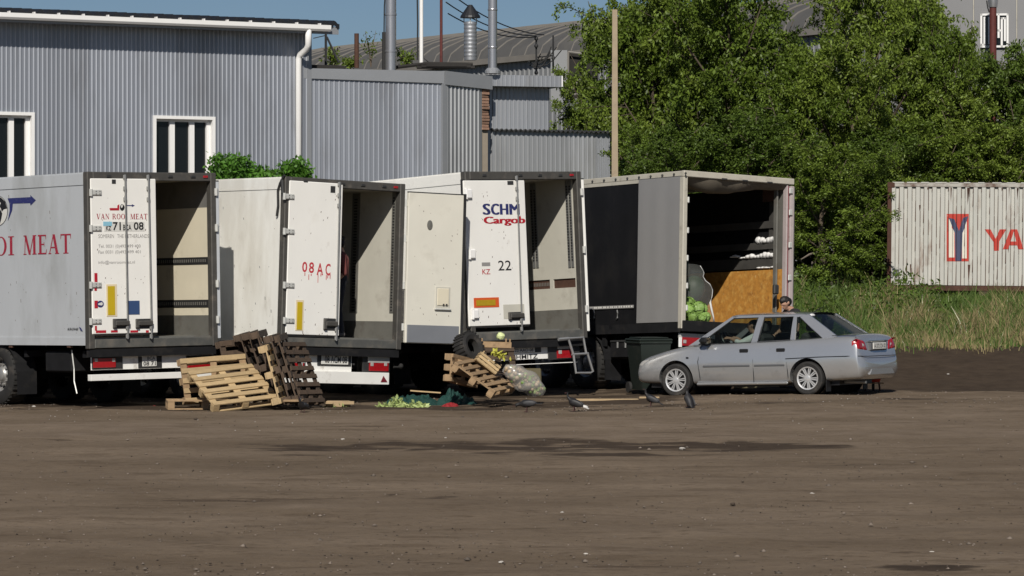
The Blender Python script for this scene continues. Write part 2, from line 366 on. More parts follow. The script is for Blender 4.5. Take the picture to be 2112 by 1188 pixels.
# serif capitals as polygons in a unit box (x 0..width, z 0..1)
def serif(ch):
    q = lambda x0, z0, x1, z1: [(x0, z0), (x1, z0), (x1, z1), (x0, z1)]
    def bar(x0, z0, x1, z1, w_): return [(x0-w_/2, z0), (x0+w_/2, z0), (x1+w_/2, z1), (x1-w_/2, z1)]
    s = .045
    if ch == 'I': return [q(.12, 0, .30, 1), q(0, 0, .42, s), q(0, 1-s, .42, 1)], .42
    if ch == 'T': return [q(.31, 0, .49, 1), q(.2, 0, .6, s), q(0, .93, .8, 1), [(0, .93), (.06, .93), (.02, .74), (0, .74)], [(.74, .93), (.8, .93), (.8, .74), (.78, .74)]], .8
    if ch == 'E': return [q(.1, 0, .28, 1), q(0, 0, .66, .07), q(0, .93, .64, 1), q(.28, .48, .5, .54), [(.6, .07), (.66, .07), (.70, .26), (.68, .26)], [(.58, .93), (.64, .93), (.64, .76), (.62, .76)], q(.47, .40, .5, .62)], .70
    if ch == 'A': return [bar(.08, 0, .40, 1, .06), bar(.68, 0, .42, 1, .19), q(.2, .30, .58, .36), q(0, 0, .22, s), q(.52, 0, .84, s)], .84
    if ch == 'V': return [bar(.42, 0, .16, 1, .19), bar(.46, 0, .74, 1, .06), q(0, 1-s, .32, 1), q(.62, 1-s, .84, 1)], .84
    if ch == 'M': return [bar(.1, 0, .16, 1, .05), bar(.50, 0, .17, 1, .17), bar(.50, 0, .82, 1, .06), q(.78, 0, .96, 1), q(0, 0, .24, s), q(.7, 0, 1.04, s), q(.02, 1-s, .24, 1), q(.74, 1-s, 1.04, 1)], 1.04
    if ch == 'N': return [q(.1, 0, .15, 1), bar(.72, 0, .14, 1, .18), q(.70, 0, .75, 1), q(0, 0, .25, s), q(0, 1-s, .2, 1), q(.6, 1-s, .85, 1)], .85
    if ch == 'R': return [q(.1, 0, .27, 1), q(0, 0, .38, s), q(0, 1-s, .3, 1), q(.27, .94, .48, 1), q(.27, .47, .48, .53), [(.48, .47), (.66, .58), (.5, .56)], [(.66, .58), (.70, .73), (.52, .73), (.5, .56)], [(.52, .73), (.70, .73), (.64, .93), (.5, .92)], [(.5, .92), (.64, .93), (.48, 1)], bar(.74, 0, .45, .48, .17), q(.66, 0, .84, s)], .84
    if ch == 'O':
        out = []; n = 20
        for k in range(n):
            p = []
            for t, rx, rz in ((k, .42, .51), (k+1, .42, .51), (k+1, .25, .46), (k, .25, .46)):
                an = 2*math.pi*t/n; p.append((.42+rx*math.cos(an), .5+rz*math.sin(an)))
            out.append(p)
        return out, .84
    return [], .4
def serif_text(s, parent, a, b, plane, off, m, shear=0.):
    polys = []; x = 0
    for ch in s:
        g, wd = serif(ch); polys += [[(x+p[0], p[1]) for p in q] for q in g]; x += wd+.12
    x -= .12; mb = MB()
    for i, q in enumerate(polys):
        P = []
        for u, z in q:
            A = a[0]+(b[0]-a[0])*u/x; Z = a[1]+(b[1]-a[1])*z+shear*(u/x-.5); o = off-.0004*(i % 5)
            P.append((A, o, Z) if plane == 'y' else (o, A, Z))
        mb.poly(P)
    return mb.build('lettering', m, parent, fix=False)
def shape(polys, parent, m, name='emblem', fix=False):
    mb = MB()
    for p in polys: mb.poly(p)
    return mb.build(name, m, parent, fix=fix)

# ================================================================== SETTING: ground
def build_ground():
    xs = np.unique(np.concatenate([np.linspace(-400, -40, 10), np.linspace(-40, -14, 14), np.arange(-14, 15, .16), np.linspace(15, 40, 14), np.linspace(40, 400, 10)]).round(3))
    ys = np.unique(np.concatenate([np.linspace(-60, 22, 18), np.arange(22, 50, .22), np.arange(50, 66, .13), np.arange(66, 92, .3), np.linspace(92, 130, 14), np.linspace(130, 900, 12)]).round(3))
    nx, ny = len(xs), len(ys); X, Y = np.meshgrid(xs, ys)
    ss = lambda a, b, v: (lambda t: t*t*(3-2*t))(np.clip((v-a)/(b-a), 0, 1))
    Z = .12*ss(.5, 5.5, X)*ss(50, 60, Y)
    m = ss(3.2, 7., X+np.maximum(0, Y-76)*.5)
    Z += m*(.62*ss(63.5, 72, Y)+.72*ss(71.5, 87, Y)) - .012*(1-ss(10, 30, Y))
    nz = np.zeros_like(Z); n2 = np.zeros_like(Z); n3 = np.zeros_like(Z)
    dense = (np.abs(X) < 16) & (Y > 20) & (Y < 96)
    for i, j in np.argwhere(dense):
        x, y = X[i, j], Y[i, j]
        nz[i, j] = mnoise.noise((x*.9, y*.9, 3.1)); n2[i, j] = mnoise.noise((x*.28, y*.55, 9.)); n3[i, j] = mnoise.noise((x*2.3, y*2.3, 1.))
    Z += nz*.020+n2*.022+n3*.013
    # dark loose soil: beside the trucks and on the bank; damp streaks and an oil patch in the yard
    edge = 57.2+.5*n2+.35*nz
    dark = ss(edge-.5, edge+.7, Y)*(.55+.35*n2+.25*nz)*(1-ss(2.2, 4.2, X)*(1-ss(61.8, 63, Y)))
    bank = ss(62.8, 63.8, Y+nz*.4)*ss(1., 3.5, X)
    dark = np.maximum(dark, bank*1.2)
    damp = np.zeros_like(Z)
    def blob(cx, cy, rx, ry, a, px=None):
        if px: cx, cy = (cx-CX)/FOC*(CAMZ*FOC/(cy-HY)), CAMZ*FOC/(cy-HY)
        return a*np.clip(1.25-np.sqrt(((X-cx+.5*n2)/rx)**2+((Y-cy+.5*nz)/ry)**2), 0, 1)
    for p in [(900, 918, 1.6, 1.5, .8, 1), (1130, 919, 2.1, 1.9, 1., 1), (1400, 919, 2.0, 1.3, .9, 1), (1640, 922, 1.2, .9, .9, 1), (740, 925, 1.5, 1.3, .8, 1), (1500, 930, 1.3, .8, .7, 1), (600, 918, .8, .6, .6, 1), (1250, 938, 1.7, 1.1, .6, 1), (1050, 935, 1.2, .8, .6, 1), (1700, 958, .9, .5, .35, 1),
              (905, 1025, .25, .45, .8, 1), (800, 1023, .15, .3, .5, 1), (1560, 957, 1.2, .45, .35, 1), (620, 940, .6, .35, .4, 1), (1890, 1170, .52, .45, 1.0, 1), (2100, 1160, .25, .3, .8, 1), (1500, 1124, .3, .2, .5, 1), (1280, 975, .6, .3, .35, 1), (60, 1075, .8, .5, .3, 1), (1320, 842, .9, .9, .45, 1), (1600, 843, 1.2, .8, .45, 1), (1900, 838, 1.0, .6, .6, 1), (1880, 845, .6, .4, .4, 1), (300, 960, .6, .3, .3, 1), (1750, 1000, .5, .2, .4, 1)]:
        damp = np.maximum(damp, blob(*p))
    trk = np.zeros_like(Z)
    for c0, c1, c2, a_ in ((44., .22, .012, .30), (52.5, -.12, .01, .34), (36., .30, -.015, .26), (49., .05, .0, .22)):
        for o_ in (-.95, .95): trk = np.maximum(trk, a_*np.clip(1-np.abs(Y-(c0+c1*X+c2*X*X+o_+.15*n2))/.28, 0, 1)*np.clip(.5+1.2*n2+.6*nz, 0, 1))
    damp = np.maximum(damp, trk)
    damp *= np.clip(1.0+.9*n3+.6*nz, .15, 1.6)
    pale = blob(700, 1045, .5, .25, .8, 1)+blob(1700, 915, 1.0, .5, .5, 1)+blob(560, 1046, .25, .15, .5, 1)+.5*ss(46.5, 49.5, Y+n2)*(1-ss(54.5, 57, Y+n2*.6))*np.clip(.6+1.3*n2+.4*nz, 0, 1)
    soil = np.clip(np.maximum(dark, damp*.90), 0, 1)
    turf = ss(71.0, 72.5, Y+nz*.8)*m
    V = np.stack([X.ravel(), Y.ravel(), Z.ravel()], 1)
    idx = np.arange(nx*ny).reshape(ny, nx)
    F = np.stack([idx[:-1, :-1].ravel(), idx[:-1, 1:].ravel(), idx[1:, 1:].ravel(), idx[1:, :-1].ravel()], 1)
    g = bpy.data.materials.new('yard_dirt'); g.use_nodes = True; N = g.node_tree.nodes; L = g.node_tree.links; b = N['Principled BSDF']
    b.inputs['Roughness'].default_value = .95; b.inputs['Specular IOR Level'].default_value = .15
    tc = N.new('ShaderNodeTexCoord')
    def nz_(s, det=6, ro=.6, st=(1, 1, 1)):
        mp = N.new('ShaderNodeMapping'); mp.inputs['Scale'].default_value = st; L.new(tc.outputs['Object'], mp.inputs[0])
        n = N.new('ShaderNodeTexNoise'); n.inputs['Scale'].default_value = s; n.inputs['Detail'].default_value = det; n.inputs['Roughness'].default_value = ro; L.new(mp.outputs[0], n.inputs['Vector']); return n.outputs['Fac']
    def rng(v, a, c, lo, hi):
        r = N.new('ShaderNodeMapRange'); r.inputs['From Min'].default_value = a; r.inputs['From Max'].default_value = c; r.inputs['To Min'].default_value = lo; r.inputs['To Max'].default_value = hi; L.new(v, r.inputs['Value']); return r.outputs[0]
    def mix(f, A, B):
        x = N.new('ShaderNodeMix'); x.data_type = 'RGBA'
        (L.new(f, x.inputs['Factor']) if not isinstance(f, float) else x.inputs['Factor'].__setattr__('default_value', f))
        for k, c in (('A', A), ('B', B)):
            if isinstance(c, tuple): x.inputs[k].default_value = (*c, 1)
            else: L.new(c, x.inputs[k])
        return x.outputs['Result']
    def attr(n): a = N.new('ShaderNodeAttribute'); a.attribute_name = n; return a.outputs['Fac']
    def mth(op, a, c):
        x = N.new('ShaderNodeMath'); x.operation = op
        for i, v in enumerate((a, c)):
            if isinstance(v, float): x.inputs[i].default_value = v
            else: L.new(v, x.inputs[i])
        return x.outputs[0]
    c = mix(rng(nz_(.42, 8, .68, (.6, 1, 1)), .36, .64, 0., 1.), (.138, .101, .066), (.224, .170, .119))
    c = mix(rng(nz_(5.5, 8, .7), .35, .7, 0., .5), c, (.125, .096, .070))
    c = mix(rng(nz_(1.6, 7, .66, (.45, 1, 1)), .57, .61, 0., .55), c, (.105, .075, .049))
    c = mix(rng(nz_(.9, 8, .7, (.3, 1, 1)), .61, .635, 0., .75), c, (.075, .052, .034))
    c = mix(rng(nz_(8.5, 4, .7, (.7, 1, 1)), .57, .64, 0., .62), c, (.080, .056, .036))
    c = mix(rng(nz_(4.2, 6, .7, (.6, 1, 1)), .60, .67, 0., .6), c, (.070, .049, .032))
    c = mix(rng(nz_(6.3, 5, .7, (.7, 1, 1)), .62, .70, 0., .5), c, (.26, .205, .15))
    c = mix(rng(nz_(38., 3, .7), .60, .72, 0., .55), c, (.235, .195, .16))
    c = mix(rng(nz_(26., 3, .7), .62, .74, 0., .6), c, (.06, .045, .035))
    c = mix(attr('pale'), c, (.245, .190, .142))
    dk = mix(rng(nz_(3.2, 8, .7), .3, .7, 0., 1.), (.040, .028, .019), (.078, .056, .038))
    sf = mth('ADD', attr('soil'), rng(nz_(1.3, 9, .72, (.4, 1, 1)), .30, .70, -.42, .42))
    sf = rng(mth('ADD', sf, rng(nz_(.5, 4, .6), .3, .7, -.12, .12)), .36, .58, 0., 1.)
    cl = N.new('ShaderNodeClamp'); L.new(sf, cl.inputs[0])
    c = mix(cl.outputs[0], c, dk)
    c = mix(attr('turf'), c, (.052, .050, .022))
    L.new(c, b.inputs['Base Color'])
    bp = N.new('ShaderNodeBump'); bp.inputs['Strength'].default_value = .55; bp.inputs['Distance'].default_value = .05
    L.new(mth('ADD', nz_(7., 8, .7), mth('MULTIPLY', nz_(40., 4, .7), .35)), bp.inputs['Height']); L.new(bp.outputs[0], b.inputs['Normal'])
    MATS['yard_dirt'] = g
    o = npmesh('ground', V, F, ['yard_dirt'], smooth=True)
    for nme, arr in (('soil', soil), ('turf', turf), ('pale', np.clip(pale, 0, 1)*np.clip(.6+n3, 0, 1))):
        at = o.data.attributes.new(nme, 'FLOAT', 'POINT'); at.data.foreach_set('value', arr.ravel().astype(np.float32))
    tag(o, kind='structure', label='bare brown dirt yard rising to a dark bank')
build_ground()

# ================================================================== BUILDINGS
def corr(mb, x0, x1, zb, zt, pitch, dep, holes=(), y=0., prof=(.42, .56, .84, .98), mi=0):
    """ribbed sheet in local x/z facing -y; zt may be a function of x"""
    ztf = zt if callable(zt) else (lambda _x: zt)
    zbf = zb if callable(zb) else (lambda _x: zb)
    P = []; n = int((x1-x0)/pitch)+2; a, b, c, d = prof
    for i in range(n):
        for fx, off in ((0, 0), (a, 0), (b, -dep), (c, -dep), (d, 0)): P.append((x0+(i+fx)*pitch, y+off))
    P = [p for p in P if p[0] < x1]+[(x1, y)]
    br = sorted({h[0] for h in holes} | {h[1] for h in holes}); Q = []
    for (xa, ya), (xb, yb) in zip(P, P[1:]):
        seg = [(xa, ya)]
        for t in br:
            if xa < t < xb: seg.append((t, ya+(yb-ya)*(t-xa)/(xb-xa)))
        seg.append((xb, yb)); Q += list(zip(seg, seg[1:]))
    for (xa, ya), (xb, yb) in Q:
        if xb-xa < 1e-6: continue
        hs = [h for h in holes if h[0]-1e-6 <= xa and xb <= h[1]+1e-6]
        spans = [(zbf, ztf)]
        if hs: h = hs[0]; spans = [(zbf, lambda _x, v=h[2]: v), (lambda _x, v=h[3]: v, ztf)]
        for lo, hi in spans: mb.add([(xa, ya, lo(xa)), (xb, yb, lo(xb)), (xb, yb, hi(xb)), (xa, ya, hi(xa))], [(0, 1, 2, 3)], mi)
    return mb

# ---- warehouse with the dark corrugated roof
def warehouse():
    fr = Frame(((0-CX)/FOC*84, 84, 0), 31)
    root = tag(empty('warehouse', fr.M), 'grey ribbed metal warehouse with dark corrugated roof edge and white gutter', 'building')
    H = lambda px, py, off=0.: fr.hit(px, py, 1, off)
    xr = H(640, 200).x; x0 = -9.
    ztop = H(0, 33, 0).z
    wins = []
    wb, wt = H(330, 400).z, H(380, 246).z
    for pa, pb in ((321, 437), (-52, 64)): wins.append((H(pa, 250).x, H(pb, 250).x, wb-.35, wt))
    mb = corr(MB(), x0, xr, 0, ztop, .1135, .019, [(w_[0], w_[1], w_[2], w_[3]) for w_ in wins], prof=(.54, .76, .86, .95))
    mb.build('wall', 'sheet_grey', root, fix=False)
    # the gable side, the back and a closed core so that the house is solid
    mb = MB(); mb.box(xr-.02, .03, 0, xr, 14, ztop); mb.box(x0, 13.8, 0, xr, 14, ztop); mb.box(x0, .03, 0, x0+.1, 14, ztop); mb.build('side_wall', 'sheet_grey', root)
    mb = MB(); mb.box(xr-.10, -.035, 0, xr+.02, .05, ztop); mb.build('corner_trim', 'flashing', root)
    for k, (a, b, zb, zt) in enumerate(wins):
        d = .16; mb = MB()
        t = .075
        mb.box(a-t, -.045, zb-t, a, d+.02, zt+t); mb.box(b, -.045, zb-t, b+t, d+.02, zt+t); mb.box(a, -.045, zt, b, d+.02, zt+t); mb.box(a, -.06, zb-t, b, d+.02, zb)
        wn = mb.build('window', 'pvc_white', root)
        wd = b-a; mw = .13
        mb = MB(); xs = [a, a+wd*.19, a+wd*.55, b-mw]
        fz = .06
        mb.box(a, d-.04, zt-fz, b, d+.03, zt); mb.box(a, d-.04, zb, b, d+.03, zb+fz)
        mb.build('sash', 'pvc_white', wn)
        for x in (a, a+.31*wd-mw/2+.02, a+.66*wd-mw/2+.02, b-.10):
            mb = MB(); mb.box(x+(0 if x > a else -.02), d-.07, zb+fz, x+(mw if x > a else .05), d+.03, zt-fz); mb.build('mullion', 'pvc_white', wn)
        for pa, pb in ((.0, .31), (.31, .66), (.66, 1.)):
            mb = MB(); mb.box(a+wd*pa+.05, d, zb+fz, a+wd*pb-.03, d+.012, zt-fz); mb.build('pane', 'window_glass', wn)
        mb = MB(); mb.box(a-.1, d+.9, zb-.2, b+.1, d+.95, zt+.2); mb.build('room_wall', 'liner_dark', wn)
        mb = MB(); mb.box(a-.02, d+.2, zb, a+wd*.6, d+.3, zb+.55); mb.ball((a+wd*.85, d+.3, zb+.62), (.2, .15, .14), 6); mb.build('stored_goods', 'bag_white', wn)
    # roof: corrugated sheet with wavy eave edge, slight pitch back
    z_e = H(0, 14, -.55).z; mb = MB(); n = int((xr+.55-x0)/.05); V = []; F = []
    for i in range(n+1):
        x = x0+i*.05; zz = .045*math.sin(2*math.pi*x/.24)
        V += [(x, -.55, z_e-.15+zz-.02), (x, -.55, z_e-.05+zz), (x, 7.2, z_e+.45+zz), (x, 14.6, z_e-.05+zz)]
    for i in range(n):
        for k in range(3): F.append((i*4+k, i*4+4+k, i*4+5+k, i*4+1+k))
    mb.add(V, F); mb.build('roof', 'roof_dark', root, smooth=40)
    mb = MB(); mb.box(x0, -.50, z_e-.19, xr+.5, 14.4, z_e-.16); mb.box(x0, -.52, z_e-.34, xr+.5, -.49, z_e-.15); mb.build('soffit_board', 'flashing', root)
    zg = H(0, 31, -.6).z
    mb = MB(); pr = [(-.52, zg+.05), (-.52, zg-.04), (-.56, zg-.09), (-.64, zg-.09), (-.68, zg-.04), (-.68, zg+.06), (-.66, zg+.06), (-.66, zg-.03), (-.63, zg-.07), (-.57, zg-.07), (-.54, zg-.03), (-.54, zg+.05)]
    xe = H(680, 55, -.6).x; mb.prism([(x0, p[0], p[1]) for p in pr], (xe-x0, 0, 0)); g = mb.build('gutter', 'pvc_white', root)
    for i in range(26):
        mb = MB(); x = xe-.3-i*.62; mb.box(x, -.67, zg+.06, x+.03, -.5, zg+.1); mb.build('bracket', 'pvc_white', g)
    p = lambda px, py, off: tuple(H(px, py, off))
    mb = MB(); mb.tube([p(636, 58, -.6), p(636, 92, -.5), p(632, 102, -.42), p(619, 113, -.16), p(616, 122, -.12), p(616, 700, -.12)], .075, 10)
    mb.build('downpipe', 'pvc_white', root, smooth=True)
    return fr, ztop, xr
warehouse()

# ---- annex: low metal-clad block with a bend, flashing, a strip of bare brick
def annex():
    fA = Frame(px2w(640, 560, 88.2)*1, 22); fA.O.z = 0; fA = Frame(fA.O, 22)
    root = tag(empty('annex_building', fA.M), 'low grey ribbed metal annex with pale flashing beside the tall warehouse', 'building')
    inv = fA.M.inverted()
    HA = lambda px, py, off=0.: fA.hit(px, py, 1, off)
    a1 = HA(915, 150); xa1 = a1.x
    zA = lambda x: HA(640, 141).z + (HA(915, 147).z-HA(640, 141).z)*(x/xa1)
    capA = .36
    mb = corr(MB(), -.5, xa1, 0, lambda x: zA(x)-.05, .128, .017, prof=(.52, .73, .84, .94)); mb.build('wall', 'sheet_grey', root, fix=False)
    mb = MB(); mb.prism([(-.6, -.06, zA(0)-capA+.12), (xa1, -.06, zA(xa1)-capA+.06), (xa1, -.06, zA(xa1)), (-.6, -.06, zA(0))], (0, .5, 0)); mb.build('flashing', 'flashing', root)
    # second face turned further away
    cB = fA.world((xa1, 0, 0)); fB = Frame(cB, 43); HB = lambda px, py, off=0.: fB.hit(px, py, 1, off)
    def part(mb, name, m, **k): o = mb.build(name, m, None, **k); o.parent = root; o.matrix_local = inv @ fB.M; return o
    xb = HB(994, 300).x; xb2 = HB(1009, 300).x; zt1, zt2 = zA(xa1), HB(1009, 160).z
    part(corr(MB(), 0.02, xb, 0, lambda x: zt1+(zt2-zt1)*x/xb2-.05, .13, .028, prof=(.52, .73, .84, .94)), 'wall', 'sheet_warm', fix=False)
    part(MB().prism([(0, -.07, zt1-.33), (xb2+.05, -.07, zt2-.30), (xb2+.05, -.07, zt2+.03), (0, -.07, zt1+.01)], (0, .5, 0)), 'flashing', 'flashing')
    part(MB().box(-.07, -.05, 0, .08, .03, zt1-.30), 'corner_trim', 'flashing')
    # solid core behind the sheets and the flat tarred roof
    mb = MB(); mb.box(-.5, .45, 0, xa1-.05, 9, HA(760, 147).z-.14); mb.build('core', 'mortar', root)
    zr = HA(760, 147).z-.13
    mb = MB(); mb.box(-.5, .5, zr, xa1+.4, 8.5, zr+.06); mb.build('roof', 'tar', root)
    # tar rolls / edge seen on top
    mb = MB(); a = HA(650, 140, .3); b = HA(708, 140, .3); mb.box(a.x-.3, .2, a.z-.03, b.x, .7, a.z+.07); mb.build('roof_edge', 'tar', root)
    # bare brick jamb
    zl, zh = HB(1000, 268).z, HB(1000, 168).z; wdt = xb2-xb
    part(MB().box(xb, .05, zl-1.2, xb2, .30, zh), 'brick_core', 'mortar')
    bm = MB().box(0, 0, 0, wdt*.94, .07, .062, b=.006); me = None
    z = zl; k = 0
    while z < zh-.05:
        o = part(bm, 'brick', 'brick') if me is None else link('brick', me, root)
        me = o.data; o.matrix_local = inv @ fB.M @ Matrix.Translation((xb+random.uniform(0, .012), random.uniform(-.035, .01), z)) @ Matrix.Rotation(random.uniform(-.05, .05), 4, 'Z'); z += .073; k += 1
    mb = MB(); v = fB.hit(1001, 167, 1, -.02); mb.box(xb+.01, -.02, v.z-.12, xb2-.02, .02, v.z+.02); part(mb, 'hole', 'tar')
    return fA, fB, zr
fA, fB, annex_roof_z = annex()

# ---- lean-to: boxed panel, projecting canopy and low wall
def lean_to():
    cO = px2w(1000, 560, 91.2); fr = Frame((cO.x, cO.y, 0), 18)
    root = tag(empty('lean_to', fr.M), 'ribbed metal lean-to with boxed upper panel and small canopy left of the pole', 'building')
    H = lambda px, py, off=0.: fr.hit(px, py, 1, off)
    x0, x1 = H(997, 300).x, H(1228, 300).x; x2 = H(1259, 300).x
    z0, z1 = H(1010, 268).z, H(1258, 273).z
    zt = lambda x: z0+(z1-z0)*(x-x0)/(x2-x0)
    corr(MB(), x0, x1, 0, zt, .122, .018, prof=(.52, .73, .84, .94)).build('wall', 'sheet_warm', root, fix=False)
    corr(MB(), x1, x2, 0, zt, .06, .012, y=.02).build('wall', 'sheet_galv', root, fix=False)
    mb = MB(); mb.box(x2-.01, .02, 0, x2, 4, z1); mb.box(x0, .3, 0, x2-.02, .34, z1-.1); mb.build('side_wall', 'sheet_galv', root)
    # wavy roof edge
    mb = MB(); V = []; F = []; n = int((x2+.1-H(1012, 300).x)/.03)
    for i in range(n+1):
        x = H(1012, 300).x+i*.03; w_ = .025*math.sin(2*math.pi*x/.125); z = zt(x)+.02
        V += [(x, -.14, z+w_-.035), (x, -.14, z+w_), (x, 4, z+w_-.2)]
    for i in range(n): F += [(i*3, i*3+3, i*3+4, i*3+1), (i*3+1, i*3+4, i*3+5, i*3+2)]
    mb.add(V, F); mb.build('roof', 'dark_metal', root, smooth=40)
    # boxed panel on top
    a, b = H(1010, 200, .05).x, H(1133, 200, .05).x; zb, zc = H(1060, 268, .05).z-.02, H(1060, 178, .05).z
    corr(MB(), a, b, zb, zc, .112, .017, y=.05, prof=(.52, .73, .84, .94)).build('upper_panel', 'sheet_galv', root, fix=False)
    mb = MB(); mb.box(b-.02, .05, zb, b, 2.5, zc); mb.box(a, .4, zb, b-.03, .45, zc); mb.build('side_wall', 'sheet_galv', root)
    # canopy: ribbed fascia standing forward
    a, b = H(1009, 165, -.35).x, H(1158, 165, -.35).x; zb, zc = H(1060, 178, -.35).z, H(1060, 155, -.35).z
    corr(MB(), a, b, zb, zc, .118, .018, y=-.35, prof=(.52, .73, .84, .94)).build('canopy', 'sheet_galv', root, fix=False)
    mb = MB(); mb.box(a, -.34, zc-.03, b, 2.4, zc); mb.box(a, -.34, zb, b, .04, zb+.02); mb.box(b-.01, -.36, zb, b+.02, 2.4, zc+.01); mb.build('canopy_frame', 'flashing', root)
    mb = MB(); mb.box(b, -.37, zb+.01, b+.03, -.2, zc); mb.build('end_cap', 'pvc_white', root)
lean_to()

# ---- flues, pipes and posts standing on the annex roof
def rod(name, px, yt, yb, D, wpx, m, label, cat, bands=(), n=14, group=None):
    b = px2w(px, yb, D); t = px2w(px, yt, D); r = wpx/2/FOC*D
    root = tag(empty(name, Matrix.Translation(b)), label, cat, group)
    mb = MB(); mb.tube([(0, 0, 0), (0, 0, t.z-b.z)], r, n); mb.build('pipe', m, root, smooth=40)
    for y in bands:
        z = px2w(px, y, D).z-b.z; mb = MB(); mb.lathe([(r*.99, -.03), (r*1.06, -.02), (r*1.06, .02), (r*.99, .03)], 16, M=Matrix.Translation((0, 0, z))); mb.build('collar', m, root, smooth=40)
    return root, r
rt, r = rod('flue_pipe', 806, -160, 145, 90.2, 23, 'flue', 'thick shiny steel flue with black cable, leftmost of the tall pipes', 'flue', (30, 106, -60))
mb = MB(); mb.tube([(-.17, .05, 0), (-.17, .05, .95)], .05, 8); mb.tube([(-.17, .05, .9), (-.16, .02, 1.6), (-.15, 0, 1.75), (-.35, 0, 2.1), (-.5, 0, 2.3)], .018, 6); mb.build('black_cable', 'cable', rt)
rt, r = rod('flue_pipe', 1016, -160, 150, 90.9, 19, 'flue', 'slim steel flue rising beside the boxed metal panel', 'flue', (20, 98, -70))
mb = MB(); mb.lathe([(r*1.7, -.02), (r*1.7, .05), (r*1.1, .12)], 16); mb.build('foot_plate', 'flashing', rt)
rt, r = rod('white_pipe', 869, -120, 132, 91, 8, 'pvc_white', 'thin white pipe on annex roof beside a dark wire', 'pipe')
mb = MB(); mb.tube([(-.10, 0, .1), (-.09, 0, 1.0), (-.11, 0, 2.2), (-.1, 0, 3.0)], .022, 6); mb.tube([(-.11, 0, 3.0), (.05, 0, .15), (.18, 0, .05)], .014, 5); mb.build('black_cable', 'cable', rt)
rod('red_pipe', 910, -120, 132, 91.3, 6, 'rust_red', 'thin dark red pipe standing on annex roof', 'pipe')
rod('rusty_post', 735.5, 69, 140, 90, 10, 'rust_brown', 'short thick rusty post standing on annex roof', 'post', n=10)
rt, r = rod('roof_vent', 970, 45, 124, 92, 26, 'sheet_galv', 'ribbed metal roof vent under a dark conical cap', 'vent')
z45 = px2w(970, 45, 92).z-px2w(970, 124, 92).z
mb = MB(); [mb.lathe([(r, z), (r*1.03, z+.02), (r*1.03, z+.05), (r, z+.07)], 18) for z in np.arange(.08, z45-.08, .1)]; mb.build('band', 'sheet_galv', rt, smooth=40)
mb = MB(); mb.lathe([(r*1.62, z45+.10), (r*1.55, z45+.15), (.07, z45+.40), (.05, z45+.43), (.0, z45+.43)], 18); mb.lathe([(r*1.6, z45+.10), (0, z45+.10)], 18)
mb.build('cap', 'roof_dark', rt)
mb = MB(); [mb.box(x-.012, y-.012, z45-.05, x+.012, y+.012, z45+.12) for x, y in ((r, 0), (-r, 0), (0, r), (0, -r))]; mb.build('cap_strut', 'steel', rt)
b = px2w(672, 142, 90); rt = tag(empty('angle_bracket', Matrix.Translation(b)), 'dark angle iron bracket at the corner of the annex roof', 'bracket')
k = 90/FOC
mb = MB(); mb.tube([(0, 0, 0), (0, 0, 72*k)], .035, 6); mb.tube([(2*k, 0, 66*k), (27*k, 0, 12*k)], .03, 6); mb.tube([(-26*k, 0, 63*k), (0, 0, 69*k)], .012, 5); mb.build('bracket', 'dark_metal', rt)
b = px2w(905, 141, 90.6); rt = MB(); [rt.box(-.55+.12*i, -.1-.02*i, .0+.02*(i % 3), .9-.1*i, .25, .06+.03*i) for i in range(3)]; rt.tube([(-1.1, 0, .02), (-.3, 0, .12), (.85, 0, .10)], .05, 6)
tag(rt.build('tar_sheet', 'tar', loc=b), 'crumpled black tar sheet on annex roof under red pipe', 'roofing')

# ---- arched hangar behind
def hangar():
    ex = Vector((2.95, -4.6, 0)).normalized(); O = px2w(1170, 108, 118); yaw = math.degrees(math.atan2(ex.y, ex.x))
    fr = Frame((O.x, O.y, 0), yaw); zE = O.z                       # x runs right and towards the camera, y away
    root = tag(empty('arched_hangar', fr.M), 'long grey hangar with arched ribbed roof behind the annex and trees', 'building')
    xa, xb = -22., 15.5; half, rise = 9., 1.75; n = 18
    arc = [(half-half*math.cos(math.pi*t/n/1), zE+rise*math.sin(math.pi*t/n)) for t in range(n+1)]
    mb = MB(); V = []; F = []; nx = 60
    for i in range(nx+1):
        x = xa+(xb-xa)*i/nx
        for y, z in arc: V.append((x, y, z))
    for i in range(nx):
        for k in range(n): F.append((i*(n+1)+k, (i+1)*(n+1)+k, (i+1)*(n+1)+k+1, i*(n+1)+k+1))
    mb.add(V, F); mb.build('roof', 'hangar_roof', root, smooth=True)
    i = 0; x = xa+.3
    while x < xb:
        mb = MB(); V = []; F = []
        for k, (y, z) in enumerate(arc[:n//2+2]):
            V += [(x, y, z+.0), (x, y, z+.04), (x+.035, y, z+.04), (x+.035, y, z)]
        for k in range(n//2+1):
            for j in range(3): F.append((k*4+j, k*4+j+1, k*4+5+j, k*4+4+j))
        mb.add(V, F); mb.build('roof_seam', 'hangar_seam', root); x += .95+random.uniform(-.05, .05)
    corr(MB(), xa, xb, 0, zE-.02, .28, .04, y=.12).build('wall', 'hangar_wall', root, fix=False)
    mb = MB(); mb.box(xa, -.12, zE-.16, xb, .14, zE+.03); mb.build('eave', 'hangar_seam', root)
    mb = MB(); mb.poly([(xb, y, z) for y, z in arc]+[(xb, 2*half, 0), (xb, 0, 0)]); mb.poly([(xa, y, z) for y, z in arc]+[(xa, 2*half, 0), (xa, 0, 0)]); mb.box(xa, 2*half-.1, 0, xb, 2*half, zE); mb.build('gable_wall', 'hangar_wall', root)
    return fr
fH = hangar()
